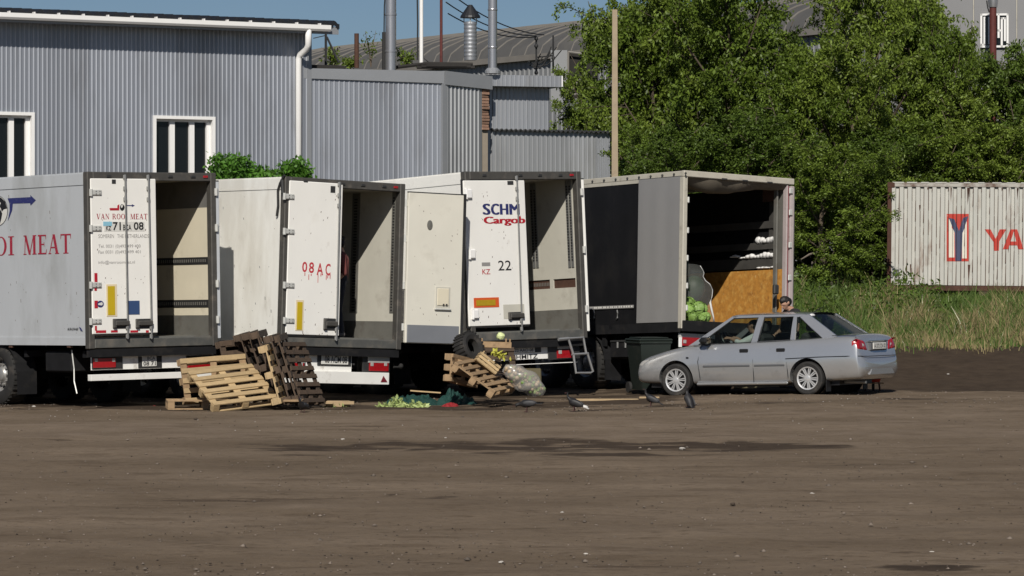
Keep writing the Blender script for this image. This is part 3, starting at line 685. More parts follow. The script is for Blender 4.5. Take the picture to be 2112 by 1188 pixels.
# open steel bay with cross bracing next to the hangar corner
O = px2w(1172, 195, 112); k = 112/FOC; rt = tag(empty('bracing_frame', Matrix.Translation(O)), 'pale steel frame with diagonal brace and dark inside, half behind leaves', 'frame')
mb = MB(); mb.box(-.02, .2, -.1, 62*k, .4, 88*k); mb.build('dark_opening', 'tar', rt)
for p, q in (((0, 0), (0, 88)), ((0, 0), (60, 2)), ((0, 88), (62, 80)), ((2, 2), (34, 46)), ((58, 2), (58, 14))):
    mb = MB(); mb.tube([(p[0]*k, 0, p[1]*k), (q[0]*k, 0, q[1]*k)], .035, 6); mb.build('bar', 'hangar_seam', rt)
mb = MB(); mb.box(-36*k, .1, -20*k, -2*k, .3, 92*k); mb.build('wall_panel', 'hangar_wall', rt)
# insulator bracket and wires
O = px2w(1106, 150, 103); k = 103/FOC; rt = tag(empty('wire_bracket', Matrix.Translation(O)), 'tangle of power wires on a bracket above the canopy', 'cable')
mb = MB(); mb.tube([(0, 0, 0), (0, 0, 76*k)], .03, 6); mb.tube([(35*k, .2, 0), (35*k, .2, 78*k)], .03, 6); mb.tube([(0, 0, 32*k), (35*k, .2, 36*k)], .02, 5); mb.build('mast', 'dark_metal', rt)
for i in range(7):
    a = Vector((random.uniform(-18, 2)*k, -.1, random.uniform(0, 30)*k)); c = Vector((random.uniform(0, 55)*k, -.1, random.uniform(25, 55)*k)); mid = (a+c)/2-Vector((0, 0, random.uniform(4, 16)*k))
    mb = MB(); mb.tube([a, a.lerp(mid, .5)-Vector((0, 0, .02)), mid, mid.lerp(c, .5)-Vector((0, 0, .04)), c], .016, 5); mb.build('wire', 'cable', rt)
for z in (0, 30, 55, 70):
    mb = MB(); mb.ball((random.choice([0, 35*k]), -.05, z*k), .06, 5); mb.build('insulator', 'dark_metal', rt)
for i, (pa, pb) in enumerate((((1024, 8), (1106, 74)), ((1026, 20), (1106, 76)), ((1040, 0), (1122, 72)))):
    a, c = px2w(pa[0], pa[1], 92), px2w(pb[0], pb[1], 103); d = a+(a-c)*1.2; d.y = a.y+1; mb = MB(); pts = []
    for t in np.linspace(0, 1, 14): p = d.lerp(c, t); p.z -= .35*4*t*(1-t)*.6; pts.append(p)
    mb.tube(pts, .017, 5); tag(mb.build('power_cable', 'cable'), ['lowest', 'middle', 'uppermost'][[1, 0, 2][i]]+' of the three sagging power cables by the slim flue', 'cable', 'power cables above the annex')

# ---- tall grey panelled building at the far right
def far_block():
    O = px2w(1700, 560, 101); fr = Frame((O.x, O.y, 0), -8)
    root = tag(empty('panelled_building', fr.M), 'tall plain grey panelled building behind the trees at far right', 'building')
    H = lambda px, py, off=0.: fr.hit(px, py, 1, off)
    x0, x1 = H(1930, 60).x, H(2112, 60).x+12; zt = 16
    xs = [x0]+[H(p, 60).x for p in (2008, 2097)]; step = xs[2]-xs[1]; xs += [xs[2]+step*i for i in range(1, 9)]
    for i, (a, b) in enumerate(zip(xs, xs[1:])):
        mb = MB(); mb.box(a+.012, 0, 0, b-.012, .3, zt, b=.01); mb.build('panel', 'panel_far', root)
        mb = MB(); mb.box(b-.012, -.015, 0, b+.012, .05, zt); mb.build('seam_strip', 'roof_rail', root)
    mb = MB(); mb.box(x0, .31, 0, x1, 12, zt); mb.build('core', 'panel_far', root)
    # white window grille of meander bars
    k = .5; a, b = H(2024, 100, -.06).x, H(2078, 100, -.06).x; zb, zc = H(2050, 96, -.06).z, H(2050, 30, -.06).z
    mb = MB(); mb.box(a+.03, -.02, zb+.03, b-.03, .0, zc-.03); wn = mb.build('window', 'window_glass', root)
    def bar(u0, v0, u1, v1):
        t = .028; p, q = a+(b-a)*u0, a+(b-a)*u1; r_, s_ = zb+(zc-zb)*v0, zb+(zc-zb)*v1
        mb = MB(); mb.box(min(p, q)-t, -.09, min(r_, s_)-t, max(p, q)+t, -.05, max(r_, s_)+t); mb.build('grille_bar', 'pvc_white', wn)
    for s in ((0, 0, 0, 1), (1, 0, 1, 1), (0, 1, 1, 1), (0, 0, 1, 0), (.12, .06, .12, .9), (.3, .1, .3, .9), (.45, .06, .45, 1), (.66, .3, .66, 1), (.78, .0, .78, .88), (.9, .2, .9, .88), (.78, .88, .9, .88), (.0, .06, .12, .06), (.66, .5, .72, .5)): bar(*s)
far_block()
b = px2w(2048, 75, 98.5); rt = tag(empty('vent_stack', Matrix.Translation(b-Vector((0, 0, 3)))), 'dark red vent stack with silver sleeve before the white grille', 'vent')
k = 98.5/FOC; mb = MB(); mb.tube([(0, 0, 0), (0, 0, 3+61*k)], 7.3*k, 14); mb.build('pipe', 'rust_red', rt, smooth=40)
mb = MB(); mb.lathe([(7.4*k, 3+60*k), (9*k, 3+60*k), (10.5*k, 3+72*k), (10.5*k, 3+150*k)], 16); mb.build('sleeve', 'flue', rt, smooth=40)
mb = MB(); mb.tube([(-13*k, 0, 3+74*k), (-11*k, 0, 3+60*k), (-8*k, 0, 3+50*k)], .02, 6); mb.build('stay', 'dark_metal', rt)

# ---- concrete pole
b = px2w(1268, 560, 86); b.z = terrain(b.x, b.y)
k = 86/FOC; zt = px2w(1268, 20, 86).z-b.z
mb = MB(); mb.add([(-7.6*k, -.08, 0), (7.6*k, -.08, 0), (7.6*k, .1, 0), (-7.6*k, .1, 0), (-5.2*k, -.06, zt), (5.2*k, -.06, zt), (5.2*k, .07, zt), (-5.2*k, .07, zt)], [(0, 3, 2, 1), (4, 5, 6, 7), (0, 1, 5, 4), (1, 2, 6, 5), (2, 3, 7, 6), (3, 0, 4, 7)])
tag(mb.build('concrete_pole', 'concrete_pole', loc=b), 'plain tan concrete pole standing in front of the trees', 'pole')

# ---- shipping container on the bank
def container():
    a = px2w(1829, 598, 87.5); fr = Frame(a, -11, 0, .55)
    root = tag(empty('shipping_container', fr.M), 'rusty white corrugated shipping container with red lettering in long grass', 'container')
    H = lambda px, py, off=0.: fr.hit(px, py, 1, off)
    Hc = H(1836, 376).z; Lc = 6.06; Wc = 2.44
    pitch = .1905*1.0; pitch = abs(H(1985, 500).x-H(1968, 500).x)
    corr(MB(), .10, Lc-.1, .13, Hc-.11, pitch, -.055, y=.01, prof=(.40, .52, .84, .96)).build('side_wall', 'container_white', root, fix=False)
    for nm, bx in (('bottom_rail', (0, -.0, 0, Lc, .1, .12)), ('top_rail', (0, 0, Hc-.1, Lc, .1, Hc)), ('corner_post', (0, -.004, .12, .10, .12, Hc-.1)), ('corner_post', (Lc-.1, -.004, .12, Lc, .12, Hc-.1))):
        mb = MB(); mb.box(*bx); mb.build(nm, 'container_rail' if nm == 'top_rail' else 'container_rust', root)
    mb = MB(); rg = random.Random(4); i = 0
    while .1+i*pitch < Lc-.3:      # rust runs along the fold edges; denser lines on one edge paint rib shade
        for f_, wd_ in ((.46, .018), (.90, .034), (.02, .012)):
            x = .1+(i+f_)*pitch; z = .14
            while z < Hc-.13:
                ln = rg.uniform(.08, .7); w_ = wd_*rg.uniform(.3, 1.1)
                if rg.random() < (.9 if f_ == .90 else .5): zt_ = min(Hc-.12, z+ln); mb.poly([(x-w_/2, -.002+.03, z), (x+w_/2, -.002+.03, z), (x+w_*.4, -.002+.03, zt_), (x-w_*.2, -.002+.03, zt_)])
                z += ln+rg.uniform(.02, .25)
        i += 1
    tag(mb.build('rust_rib_shade', 'container_rust', root, fix=False), kind='stuff')
    for k in range(34):
        x = rg.uniform(.2, Lc-.3); z = rg.choice([Hc-.12, Hc-.12, rg.uniform(.3, Hc-.3)]); w_ = rg.uniform(.015, .07); ln = rg.uniform(.06, .5); i_ = int((x-.1)/pitch); x = .1+(i_+.12)*pitch+rg.uniform(0, .2)*pitch
        mb = MB(); mb.poly([(x, .0075, z), (x+w_, .0075, z), (x+w_*.7, .0075, z-ln*.5), (x+w_*.3, .0075, z-ln)]); mb.build('rust_patch', 'container_rust', root, fix=False)
    for x in (0, Lc-.16):
        for z in (0, Hc-.12):
            mb = MB(); mb.box(x-.008, -.012, z-.004, x+.168, .17, z+.124, b=.01); mb.build('corner_casting', 'container_rust', root)
    mb = MB(); mb.box(.02, .12, .1, .06, Wc, Hc-.02); mb.box(0, Wc-.05, 0, Lc, Wc, Hc-.02); mb.box(Lc-.06, .12, .1, Lc-.02, Wc, Hc-.02); mb.build('end_wall', 'container_rust', root)
    mb = MB(); mb.box(.0, .1, Hc-.06, Lc, Wc, Hc-.015); mb.build('roof', 'container_white', root)
    for i in range(int(Lc/.34)):
        mb = MB(); mb.box(.12+i*.34, -.01, Hc-.015, .12+i*.34+.2+random.uniform(-.05, .08), .3, Hc+.012); mb.build('roof_rib', 'container_white', root)
    # painted emblem and letters follow the corrugation
    def ysurf(x):
        t = ((x-.10)/pitch) % 1; a_, b_, c_, d_ = .40, .52, .84, .96
        if t < a_: v = 0
        elif t < b_: v = (t-a_)/(b_-a_)
        elif t < c_: v = 1
        elif t < d_: v = (d_-t)/(d_-c_)
        else: v = 0
        return .01+.055*v
    def paint(poly, m, name, lift):
        xs = sorted({p[0] for p in poly}); lo, hi = min(xs), max(xs); cuts = set([lo, hi])
        i = int((lo-.1)/pitch)-1
        while .1+i*pitch < hi:
            for f_ in (0, .40, .52, .84, .96):
                x = .1+(i+f_)*pitch
                if lo < x < hi: cuts.add(x)
            i += 1
        cuts |= set(xs); cuts = sorted(cuts); mb = MB()
        def span(x):
            zs = []
            for (x0_, z0_), (x1_, z1_) in zip(poly, poly[1:]+poly[:1]):
                if min(x0_, x1_) <= x <= max(x0_, x1_) and abs(x1_-x0_) > 1e-9: zs.append(z0_+(z1_-z0_)*(x-x0_)/(x1_-x0_))
            return (min(zs), max(zs)) if zs else None
        for xa, xb in zip(cuts, cuts[1:]):
            if xb-xa < 1e-5: continue
            e = (xb-xa)*1e-3; s0, s1 = span(xa+e), span(xb-e)
            if s0 and s1: mb.poly([(xa, ysurf(xa+e)-lift, s0[0]), (xb, ysurf(xb-e)-lift, s1[0]), (xb, ysurf(xb-e)-lift, s1[1]), (xa, ysurf(xa+e)-lift, s0[1])])
        return mb.build(name, m, root, fix=False)
    def P(*pts): return [(H(p[0], p[1]).x, H(p[0], p[1]).z) for p in pts]
    paint(P((1952, 441), (1998, 441), (1998, 539), (1952, 539)), 'container_red', 'emblem', .004)
    paint(P((1957, 452), (1963, 452), (1963, 531), (1957, 531)), 'container_cream', 'emblem', .008)
    paint(P((1963, 470), (1968, 476), (1968, 531), (1963, 531)), 'container_cream', 'emblem', .0085)
    paint(P((1984, 472), (1994, 456), (1994, 533), (1984, 533)), 'container_cream', 'emblem', .008)
    paint(P((1957, 449), (1968, 452), (1978, 476), (1978, 490), (1968, 478)), 'container_navy', 'emblem', .012)
    paint(P((1978, 476), (1986, 449), (1997, 446), (1986, 478), (1978, 490)), 'container_navy', 'emblem', .0125)
    paint(P((1969, 476), (1985, 476), (1983, 538), (1970, 538)), 'container_navy', 'emblem', .013)
    for q in (((2031, 473), (2043, 473), (2056, 498), (2050, 500)), ((2062, 473), (2075, 473), (2060, 499), (2050, 499)), ((2049, 496), (2061, 496), (2060, 517), (2050, 517))):
        paint(P(*q), 'container_red', 'lettering', .006+.0007*q[0][0] % .002)
    for q in (((2068, 514), (2079, 514), (2092, 473), (2084, 473)), ((2090, 473), (2098, 473), (2111, 514), (2100, 514)), ((2080, 498), (2103, 498), (2103, 506), (2078, 506))):
        paint(P(*q), 'container_red', 'lettering', .006+.0009*q[0][1] % .002)
    # timber bearers under it
    for x in (.3, 2.2, 4.0, 5.7):
        mb = MB(); mb.box(x, .02, -.42, x+.25, 2.4, -.005); mb.build('bearer', 'wood_dark', root)
    mb = MB(); mb.box(.05, .1, -.03, Lc-.05, 2.4, -.004); mb.build('underframe', 'container_rust', root)
container()

# ================================================================== VEGETATION
def leaves_np(C, L, W_, up=.35, rng=RNG):
    """one folded leaf (diamond quad) at each centre; random facing with an upward bias"""
    n = len(C); d = rng.normal(size=(n, 3)); d[:, 2] -= .35; d /= np.linalg.norm(d, axis=1)[:, None]
    nr = rng.normal(size=(n, 3)); nr[:, 2] += up*2.2; nr[:, 1] -= .3
    s = np.cross(d, nr); s /= np.maximum(np.linalg.norm(s, axis=1)[:, None], 1e-6)
    l = (L*rng.uniform(.65, 1.3, n))[:, None]; w_ = (W_*rng.uniform(.7, 1.25, n))[:, None]
    V = np.empty((n, 4, 3)); V[:, 0] = C; V[:, 1] = C+d*l*.45+s*w_*.5; V[:, 2] = C+d*l; V[:, 3] = C+d*l*.45-s*w_*.5
    return V.reshape(-1, 3), np.arange(n*4).reshape(n, 4)
def tree_proto(seed, h=7., rad=2.0, low=.12, n1=17, n2=7, nsp=6, per=52, leafL=.108, leafW=.052):
    rg = random.Random(seed); rn = np.random.default_rng(seed)
    wood = MB(); tr = []; p = Vector((0, 0, -.3)); 
    for i in range(9): tr.append(p.copy()); p += Vector((rg.uniform(-.13, .13), rg.uniform(-.13, .13), h*.92/8))
    wood.tube(tr, [.13*(1-.11*i)+.01 for i in range(9)], 7); C = []
    for i in range(n1):
        t = low+(.97-low)*(i+rg.random()*.7)/n1; k = t*8; a = tr[int(k)].lerp(tr[min(8, int(k)+1)], k % 1)
        ang = i*2.4+rg.uniform(-.5, .5); prof = (math.sin(math.pi*min(1, (t*.86+.10)))**.55)*rg.uniform(.72, 1.2)
        ln = rad*prof; d = Vector((math.cos(ang), math.sin(ang), rg.uniform(.25, .95)+t*.5)).normalized()
        pts = [a+d*ln*s+Vector((0, 0, .25*ln*s*s)) for s in (0, .33, .66, 1)]
        wood.tube(pts, [.045, .035, .022, .01], 5)
        for j in range(n2):
            s = rg.uniform(.25, 1.); q = int(s*3-.001); b = pts[q].lerp(pts[min(3, q+1)], (s*3) % 1)
            d2 = (d*.5+Vector((rg.gauss(0, .7), rg.gauss(0, .7), rg.gauss(.15, .5)))).normalized(); l2 = ln*rg.uniform(.28, .55)+.2
            e = b+d2*l2; wood.tube([b, b.lerp(e, .5)+Vector((0, 0, .04)), e], [.014, .009, .004], 4)
            for m_ in range(nsp):
                u = rg.uniform(.15, 1.05); c = b.lerp(e, u); d3 = Vector((rg.gauss(0, 1), rg.gauss(0, 1), rg.gauss(-.15, .6))).normalized()
                l3 = rg.uniform(.2, .55); tt = rn.uniform(0, 1, per)
                P = np.array(c)[None]+np.array(d3)[None]*(tt*l3)[:, None]; P[:, 2] -= .12*tt**2
                C.append(P+rn.normal(scale=.055, size=(per, 3)))
    V, F = leaves_np(np.concatenate(C), leafL, leafW, rng=rn)
    return wood, V, F
PROTO = []
for s, kw in ((1, {}), (2, dict(rad=2.3, low=.08)), (3, dict(rad=1.8, n1=20)), (4, dict(rad=2.1, low=.05, n2=8))):
    wd, V, F = tree_proto(s, **kw)
    wm = wd.build('tw', 'bark', smooth=True); wmesh = wm.data; bpy.data.objects.remove(wm)
    PROTO.append((wmesh, [npmesh('', V, F, ['leaf%d' % k]) for k in range(4)]))
def tree(px, D, ytop, wid, kind, tone, label, group, name='elm_tree', base=None):
    b = px2w(px, 560, D); b.z = terrain(b.x, b.y) if base is None else base
    hgt = px2w(px, ytop, D).z-b.z; s = hgt/6.9; sr = wid/2.0
    M = Matrix.Translation(b) @ Matrix.Rotation(random.uniform(0, 6.28), 4, 'Z') @ Matrix.Diagonal((sr, sr, s, 1))
    rt = tag(empty(name, M), label, 'tree', group); wm, cr = PROTO[kind]
    link('trunk', wm, rt); link('crown', cr[tone], rt)
G = 'leafy trees behind the trucks and container'
TREES = [ # px, D, ytop, radius, kind, tone, label
    (1222, 97, 165, 1.2, 0, 1, 'slender leafy tree just left of the concrete pole'),
    (1300, 97.5, -15, 1.8, 1, 1, 'leafy tree directly behind the concrete pole, reaching the sky'),
    (1350, 95, 0, 1.9, 2, 0, 'dark leafy tree just right of the concrete pole'),
    (1420, 95, -60, 2.1, 3, 3, 'tall bright tree above the rear corner of the curtain trailer'),
    (1500, 93, -45, 2.1, 0, 0, 'tall dense tree above the curtain trailer opening'),
    (1556, 95, 25, 1.6, 1, 2, 'dark tree above the right end of the curtain trailer roof'),
    (1625, 91, 115, 1.6, 2, 0, 'lower tree beside the right post of the curtain trailer'),
    (1690, 93, 95, 1.8, 3, 1, 'lower tree with arched roof showing above it'),
    (1760, 91, 75, 1.7, 0, 3, 'bright tree left above the shipping container corner'),
    (1815, 95, -60, 2.0, 1, 3, 'tall bright tree above the left end of the container'),
    (1880, 96, -40, 1.7, 2, 1, 'tall tree behind the emblem of the container'),
    (1930, 94, 60, 1.3, 3, 0, 'sloping tree edge beside the grey panelled building'),
    (2000, 93, 190, 1.6, 0, 3, 'low bright tree below the white window grille'),
    (2065, 94, 120, 1.7, 1, 1, 'tree growing up to the dark red vent stack'),
    (2130, 93, 70, 1.8, 2, 2, 'dark tree at the right edge of the photo'),
    (1680, 86.5, 300, 1.5, 3, 1, 'bushy young tree in the grass between curtain trailer and container'),
    (1740, 88.5, 320, 1.3, 1, 0, 'bushy young tree touching the left end of the container'),
    (1800, 90.5, 250, 1.5, 2, 2, 'dark bushy tree close behind the container corner'),
    (1920, 91.5, 270, 1.7, 0, 0, 'bushy tree close behind the middle of the container'),
    (2040, 91.5, 260, 1.7, 3, 3, 'bright bushy tree close behind the right part of the container'),
    (1400, 88.5, 250, 1.6, 2, 2, 'dark bushy tree close behind the curtain trailer roof'),
    (1530, 88.5, 240, 1.7, 3, 2, 'dark low bushy tree behind the curtain trailer opening'),
    (1335, 91, 270, 1.3, 0, 0, 'low bushy tree at the foot of the concrete pole'),
]
for t in TREES: tree(t[0], t[1], t[2], t[3], t[4], t[5], t[6], G)
# bright bushes between the second trailer and the warehouse; only their tops show
def bush(px, D, ytop, wpx, hpx, m, label, n=2600, name='bush', L=.12, W_=.055, base=0., group=None, cat='bush'):
    b = px2w(px, ytop, D); zt = b.z; b.z = terrain(b.x, b.y) if base is None else base; r = wpx/2/FOC*D; hh = hpx/FOC*D
    rt = tag(empty(name, Matrix.Translation(b)), label, cat, group); wood = MB(); C = []
    H_ = zt-b.z
    for i in range(max(5, int(n/160))):
        a = random.uniform(0, 6.28); rr = r*math.sqrt(random.random()); e = Vector((rr*math.cos(a), rr*math.sin(a)*.8, H_-hh*random.uniform(.0, .75)-.25*hh*(rr/r)**2))
        wood.tube([(0, 0, 0), (e.x*.4, e.y*.4, e.z*.55), e], [.03, .018, .005], 5)
        k = 160; tt = RNG.uniform(0, 1, k); P = np.array(e)[None]+np.stack([RNG.normal(0, .16*r+.05, k), RNG.normal(0, .16*r+.05, k), -tt*hh*.45], 1); C.append(P)
    C = np.concatenate(C); C = C[C[:, 2] < H_]
    V, F = leaves_np(C, L, W_); wood.build('stem', 'twig', rt, smooth=True); npmesh('crown', V, F, [m], rt); return rt
bush(472, 76, 305, 78, 75, 'leaf_bright', 'bright leafy bush showing above the first trailer beside the window', 3600)
bush(545, 77, 338, 66, 40, 'leaf_bright', 'low bright bush top above the second trailer roof', 1600)
bush(606, 76, 322, 48, 55, 'leaf_bright', 'small bright bush below the white downpipe', 1800)
# weeds growing on the annex roof
for px, yt, yb, wd, lab in ((690, 95, 140, 55, 'low green weed on annex roof near the angle bracket'), (765, 40, 138, 26, 'thin tall sapling on annex roof right of the rusty post'), (722, 118, 140, 40, 'small weed at the foot of the rusty post'), (838, 100, 138, 42, 'green weed at the foot of the white pipe')):
    D = 91; b = px2w(px, yb, D); rt = tag(empty('roof_weed', Matrix.Translation(b)), lab, 'weed', 'weeds on the annex roof'); k = D/FOC; hh = (yb-yt)*k; wood = MB(); C = []
    for i in range(6 if wd > 30 else 3):
        e = Vector((random.uniform(-.5, .5)*wd*k, random.uniform(-.2, .2), hh*random.uniform(.55, 1))); wood.tube([(0, 0, 0), (e.x*.3, 0, e.z*.5), e], [.014, .01, .004], 4)
        for j in range(50 if wd > 30 else 34): t = random.uniform(.25, 1); C.append([e.x*t*t+random.gauss(0, .07), e.y+random.gauss(0, .06), e.z*t+random.gauss(0, .05)])
    V, F = leaves_np(np.array(C), .10, .045); wood.build('stem', 'twig', rt); npmesh('foliage', V, F, ['leaf1'], rt)

# ---- grass on the bank
def grass():
    n = 95000; X = RNG.uniform(3.6, 15, n); Y = RNG.uniform(69.5, 92, n)
    keep = (Y > 71.2+.9*np.sin(X*1.3)+.5*np.sin(X*3.1+1)+RNG.normal(0, .45, n)-1.3*(RNG.random(n) < .05)*RNG.random(n)) & (X > 4.6-(Y-70)*.06)
    # thinner along the front edge
    X, Y = X[keep], Y[keep]; n = len(X)
    Z = np.array([terrain(a, b) for a, b in zip(X, Y)])
    ns = np.array([mnoise.noise((a*.55, b*.55, 4.)) for a, b in zip(X, Y)]); ns2 = np.array([mnoise.noise((a*1.6, b*1.6, 14.)) for a, b in zip(X, Y)])
    hgt = (.20+.20*ns+.15*ns2+RNG.uniform(0, .24, n))*np.clip((Y-70.2)/2.6, .4, 1.1); hgt = np.clip(hgt, .06, .6)*np.where((X > 8.6) & (Y > 83), .55, 1.)
    lean = RNG.normal(0, .30, (n, 2)); hgt = hgt*np.where(ns2 > .28, 1.45, 1.); wd = RNG.uniform(.006, .015, n); ang = RNG.uniform(0, 6.28, n)
    sx, sy = np.cos(ang)*wd, np.sin(ang)*wd*.5
    V = np.empty((n, 6, 3)); B = np.stack([X, Y, Z-.03], 1)
    off = np.stack([sx, sy, np.zeros(n)], 1); mid = B+np.stack([lean[:, 0]*hgt*.35, lean[:, 1]*hgt*.35, hgt*.6], 1); top = B+np.stack([lean[:, 0]*hgt*1.1, lean[:, 1]*hgt*1.1, hgt*1.0], 1)
    V[:, 0] = B-off; V[:, 1] = B+off; V[:, 2] = mid+off*.8; V[:, 3] = mid-off*.8; V[:, 4] = top+off*.12; V[:, 5] = top-off*.12
    i = np.arange(n)[:, None]*6; F = np.concatenate([i+[[0, 1, 2, 3]], i+[[3, 2, 4, 5]]])
    straw = ((ns*.9+ns2*.5+RNG.normal(0, .30, n)+np.clip((77-Y)/30, -.2, .2)) > (.38+.25*np.clip((8.2-X)/2.5, -.3, 1))).astype(int); fl = RNG.random(n) < .006; straw[fl] = 2
    o = npmesh('long_grass', V.reshape(-1, 3), F, ['grass_green', 'grass_straw', 'flower_pale'], mi=np.concatenate([straw, straw]))
    tag(o, 'long green and straw grass on the bank', 'grass', kind='stuff')
grass()
# broad weeds, mostly nearer the trees
def weeds():
    C = []; 
    for i in range(230):
        x = random.uniform(5., 9.5); y = random.uniform(76, 86); z = terrain(x, y); h = random.uniform(.3, .9)
        k = 26; t = RNG.uniform(.1, 1, k); C.append(np.stack([x+RNG.normal(0, .13, k), y+RNG.normal(0, .13, k), z+t*h], 1))
    for i in range(150):
        x = random.uniform(8.5, 15); y = random.uniform(73.5, 86); z = terrain(x, y); h = random.uniform(.12, .35)
        k = 20; t = RNG.uniform(.1, 1, k); C.append(np.stack([x+RNG.normal(0, .12, k), y+RNG.normal(0, .12, k), z+t*h], 1))
    V, F = leaves_np(np.concatenate(C), .13, .05); tag(npmesh('weeds', V, F, ['leaf2']), 'leafy weeds among the long grass on the bank', 'weeds', kind='stuff')
weeds()
# earth wall and dead sticks beside the curtain trailer
b = px2w(1652, 545, 87); fr = Frame((b.x, b.y, terrain(b.x, b.y)), 8); rt = MB(); V = []
random.seed(5)
k = 87/FOC
pts = [(-30, -50), (34, -50), (40, 20), (30, 34), (18, 40), (-30, 42)]
rt.prism([(p[0]*k, random.uniform(-.05, .05), max(-.3, (p[1]+14)*k)) for p in pts], (0, .8, 0)); o = rt.build('earth_wall', 'tan_wall'); o.matrix_world = fr.M
tag(o, 'tan clay wall stub behind the right post of the curtain trailer', 'wall', kind='thing')
for i in range(7):
    b = px2w(1672+i*8+random.uniform(-3, 3), 560, 86.2+random.uniform(-.4, .4)); z = terrain(b.x, b.y); mb = MB(); hh = random.uniform(.7, 1.0); mb.tube([(0, 0, -.1), (random.uniform(-.06, .06), 0, hh*.5), (random.uniform(-.16, .1), 0, hh)], [.04, .035, .022], 6)
    tag(mb.build('dead_stem', 'wood_grey', loc=(b.x, b.y, z)), 'dead grey stem in the grass under the bushy young tree', 'stem', 'dead stems under the young tree')
mb = MB(); mb.tube([(0, 0, 0), (.2, 0, .12), (.42, 0, .17), (.55, .1, .13)], [.012, .025, .03, .02], 6); tag(mb.build('fallen_branch', 'wood_grey', loc=px2w(1652, 535, 85.8)), 'crooked grey branch in front of the tan clay wall', 'branch')

# ================================================================== TRAILERS
TS = {'T1': ((-7.033, 60.416, 1.002), (38.69, -.7, -.51), 2.839, .96), 'T2': ((-3.958, 62.075, 1.014), (38.84, -.2, 2.08), 2.796, .965),
      'T3': ((-.7, 61.422, 1.088), (39.16, -2.46, -1.02), 2.788, 1.02), 'T4': ((3.057, 65.416, 1.293), (35.71, -1.85, 2.59), 2.731, 1.)}
def tframe(t):
    O, r, H, s = TS[t]; C = Vector((0, 0, CAMZ)); fr = Frame(C+(Vector(O)-C)*s, *r); return fr, 2.55*s, H*s
TYRE = MB(); TYRE.lathe([(.285, -.15), (.33, -.175), (.44, -.18), (.49, -.155), (.505, -.12), (.505, .12), (.49, .155), (.44, .18), (.33, .175), (.285, .15)], 36)
for k in range(36):   # tread grooves: shoulder lugs
    a = 2*math.pi*k/36; TYRE.box(-.012, .495, -.15, .012, .513, .15, M=Matrix.Rotation(a, 4, 'Z'))
RIM = MB(); RIM.lathe([(.29, .15), (.285, .12), (.25, .09), (.235, .03), (.15, .075), (.12, .10), (.11, .13), (.07, .15), (0, .155)], 30)
for k in range(10):
    a = 2*math.pi*k/10; RIM.tube([(.17*math.cos(a), .17*math.sin(a), .06), (.17*math.cos(a), .17*math.sin(a), .11)], .016, 6)
HOLES = MB()
for k in range(10):
    a = 2*math.pi*(k+.5)/10; HOLES.tube([(.213*math.cos(a), .213*math.sin(a), .03), (.213*math.cos(a), .213*math.sin(a), .058)], .026, 8)
_wm = {}
def truck_wheel(root, x, y, z, side):
    if not _wm:
        for nm, mb, m in (('t', TYRE, 'rubber'), ('r', RIM, 'rim_steel'), ('h', HOLES, 'track')):
            o = mb.build('x', m, smooth=35); _wm[nm] = o.data; bpy.data.objects.remove(o)
    wh = link('wheel', _wm['t'], root); wh.matrix_local = Matrix.Translation((x, y, z)) @ Matrix.Rotation(R(-90 if side < 0 else 90), 4, 'Y') @ Matrix.Rotation(random.random()*3, 4, 'Z')
    rm = link('rim', _wm['r'], wh); link('rim_hole', _wm['h'], wh)
def chassis(root, fr, Wd, L, y_ax=(2.9, 4.21, 5.52), z_beam=-.12):
    mb = MB()
    for x in (Wd*.31, Wd*.69): mb.box(x-.06, .25, z_beam-.30, x+.06, L-.3, z_beam)
    for y in np.arange(.3, L-.3, .9): mb.box(.12, y, z_beam-.11, Wd-.12, y+.08, z_beam-.005)
    mb.build('chassis', 'chassis', root)
    for y in y_ax:
        zg = fr.ground(Wd/2, y); mb = MB(); mb.tube([(.2, y, zg+.5), (Wd-.2, y, zg+.5)], .07, 10); mb.box(Wd*.31-.07, y-.25, zg+.42, Wd*.31+.07, y+.3, z_beam-.31); mb.box(Wd*.69-.07, y-.25, zg+.42, Wd*.69+.07, y+.3, z_beam-.31); mb.build('axle', 'chassis', root)
        for x, s in ((.21, -1), (Wd-.21, 1)): truck_wheel(root, x, y, fr.ground(x, y)+.498, s)
    for x in (.02, Wd-.40):     # mudguard and flap behind the last wheel
        mb = MB(); V = []; F = []; zc = fr.ground(x, y_ax[0])+.5; n = 10
        for k in range(n+1):
            a = math.pi*(1-k/n); V += [(x, y_ax[0]+.62*math.cos(a), zc+.60*math.sin(a)*.9+.03), (x+.38, y_ax[0]+.62*math.cos(a), zc+.60*math.sin(a)*.9+.03)]
        for k in range(n): F.append((k*2, k*2+1, k*2+3, k*2+2))
        mb.add(V, F); mb.build('mudguard', 'chassis', root)
        mb = MB(); mb.box(x+.01, y_ax[0]-.66, zc-.33, x+.37, y_ax[0]-.635, zc+.05); mb.build('mud_flap', 'chassis', root)
    for x in (Wd*.25, Wd*.75):
        zg = fr.ground(x, L-3.); mb = MB(); mb.box(x-.06, L-3.06, zg+.05, x+.06, L-2.94, z_beam-.3); mb.box(x-.12, L-3.14, zg, x+.12, L-2.86, zg+.05); mb.build('landing_leg', 'chassis', root)
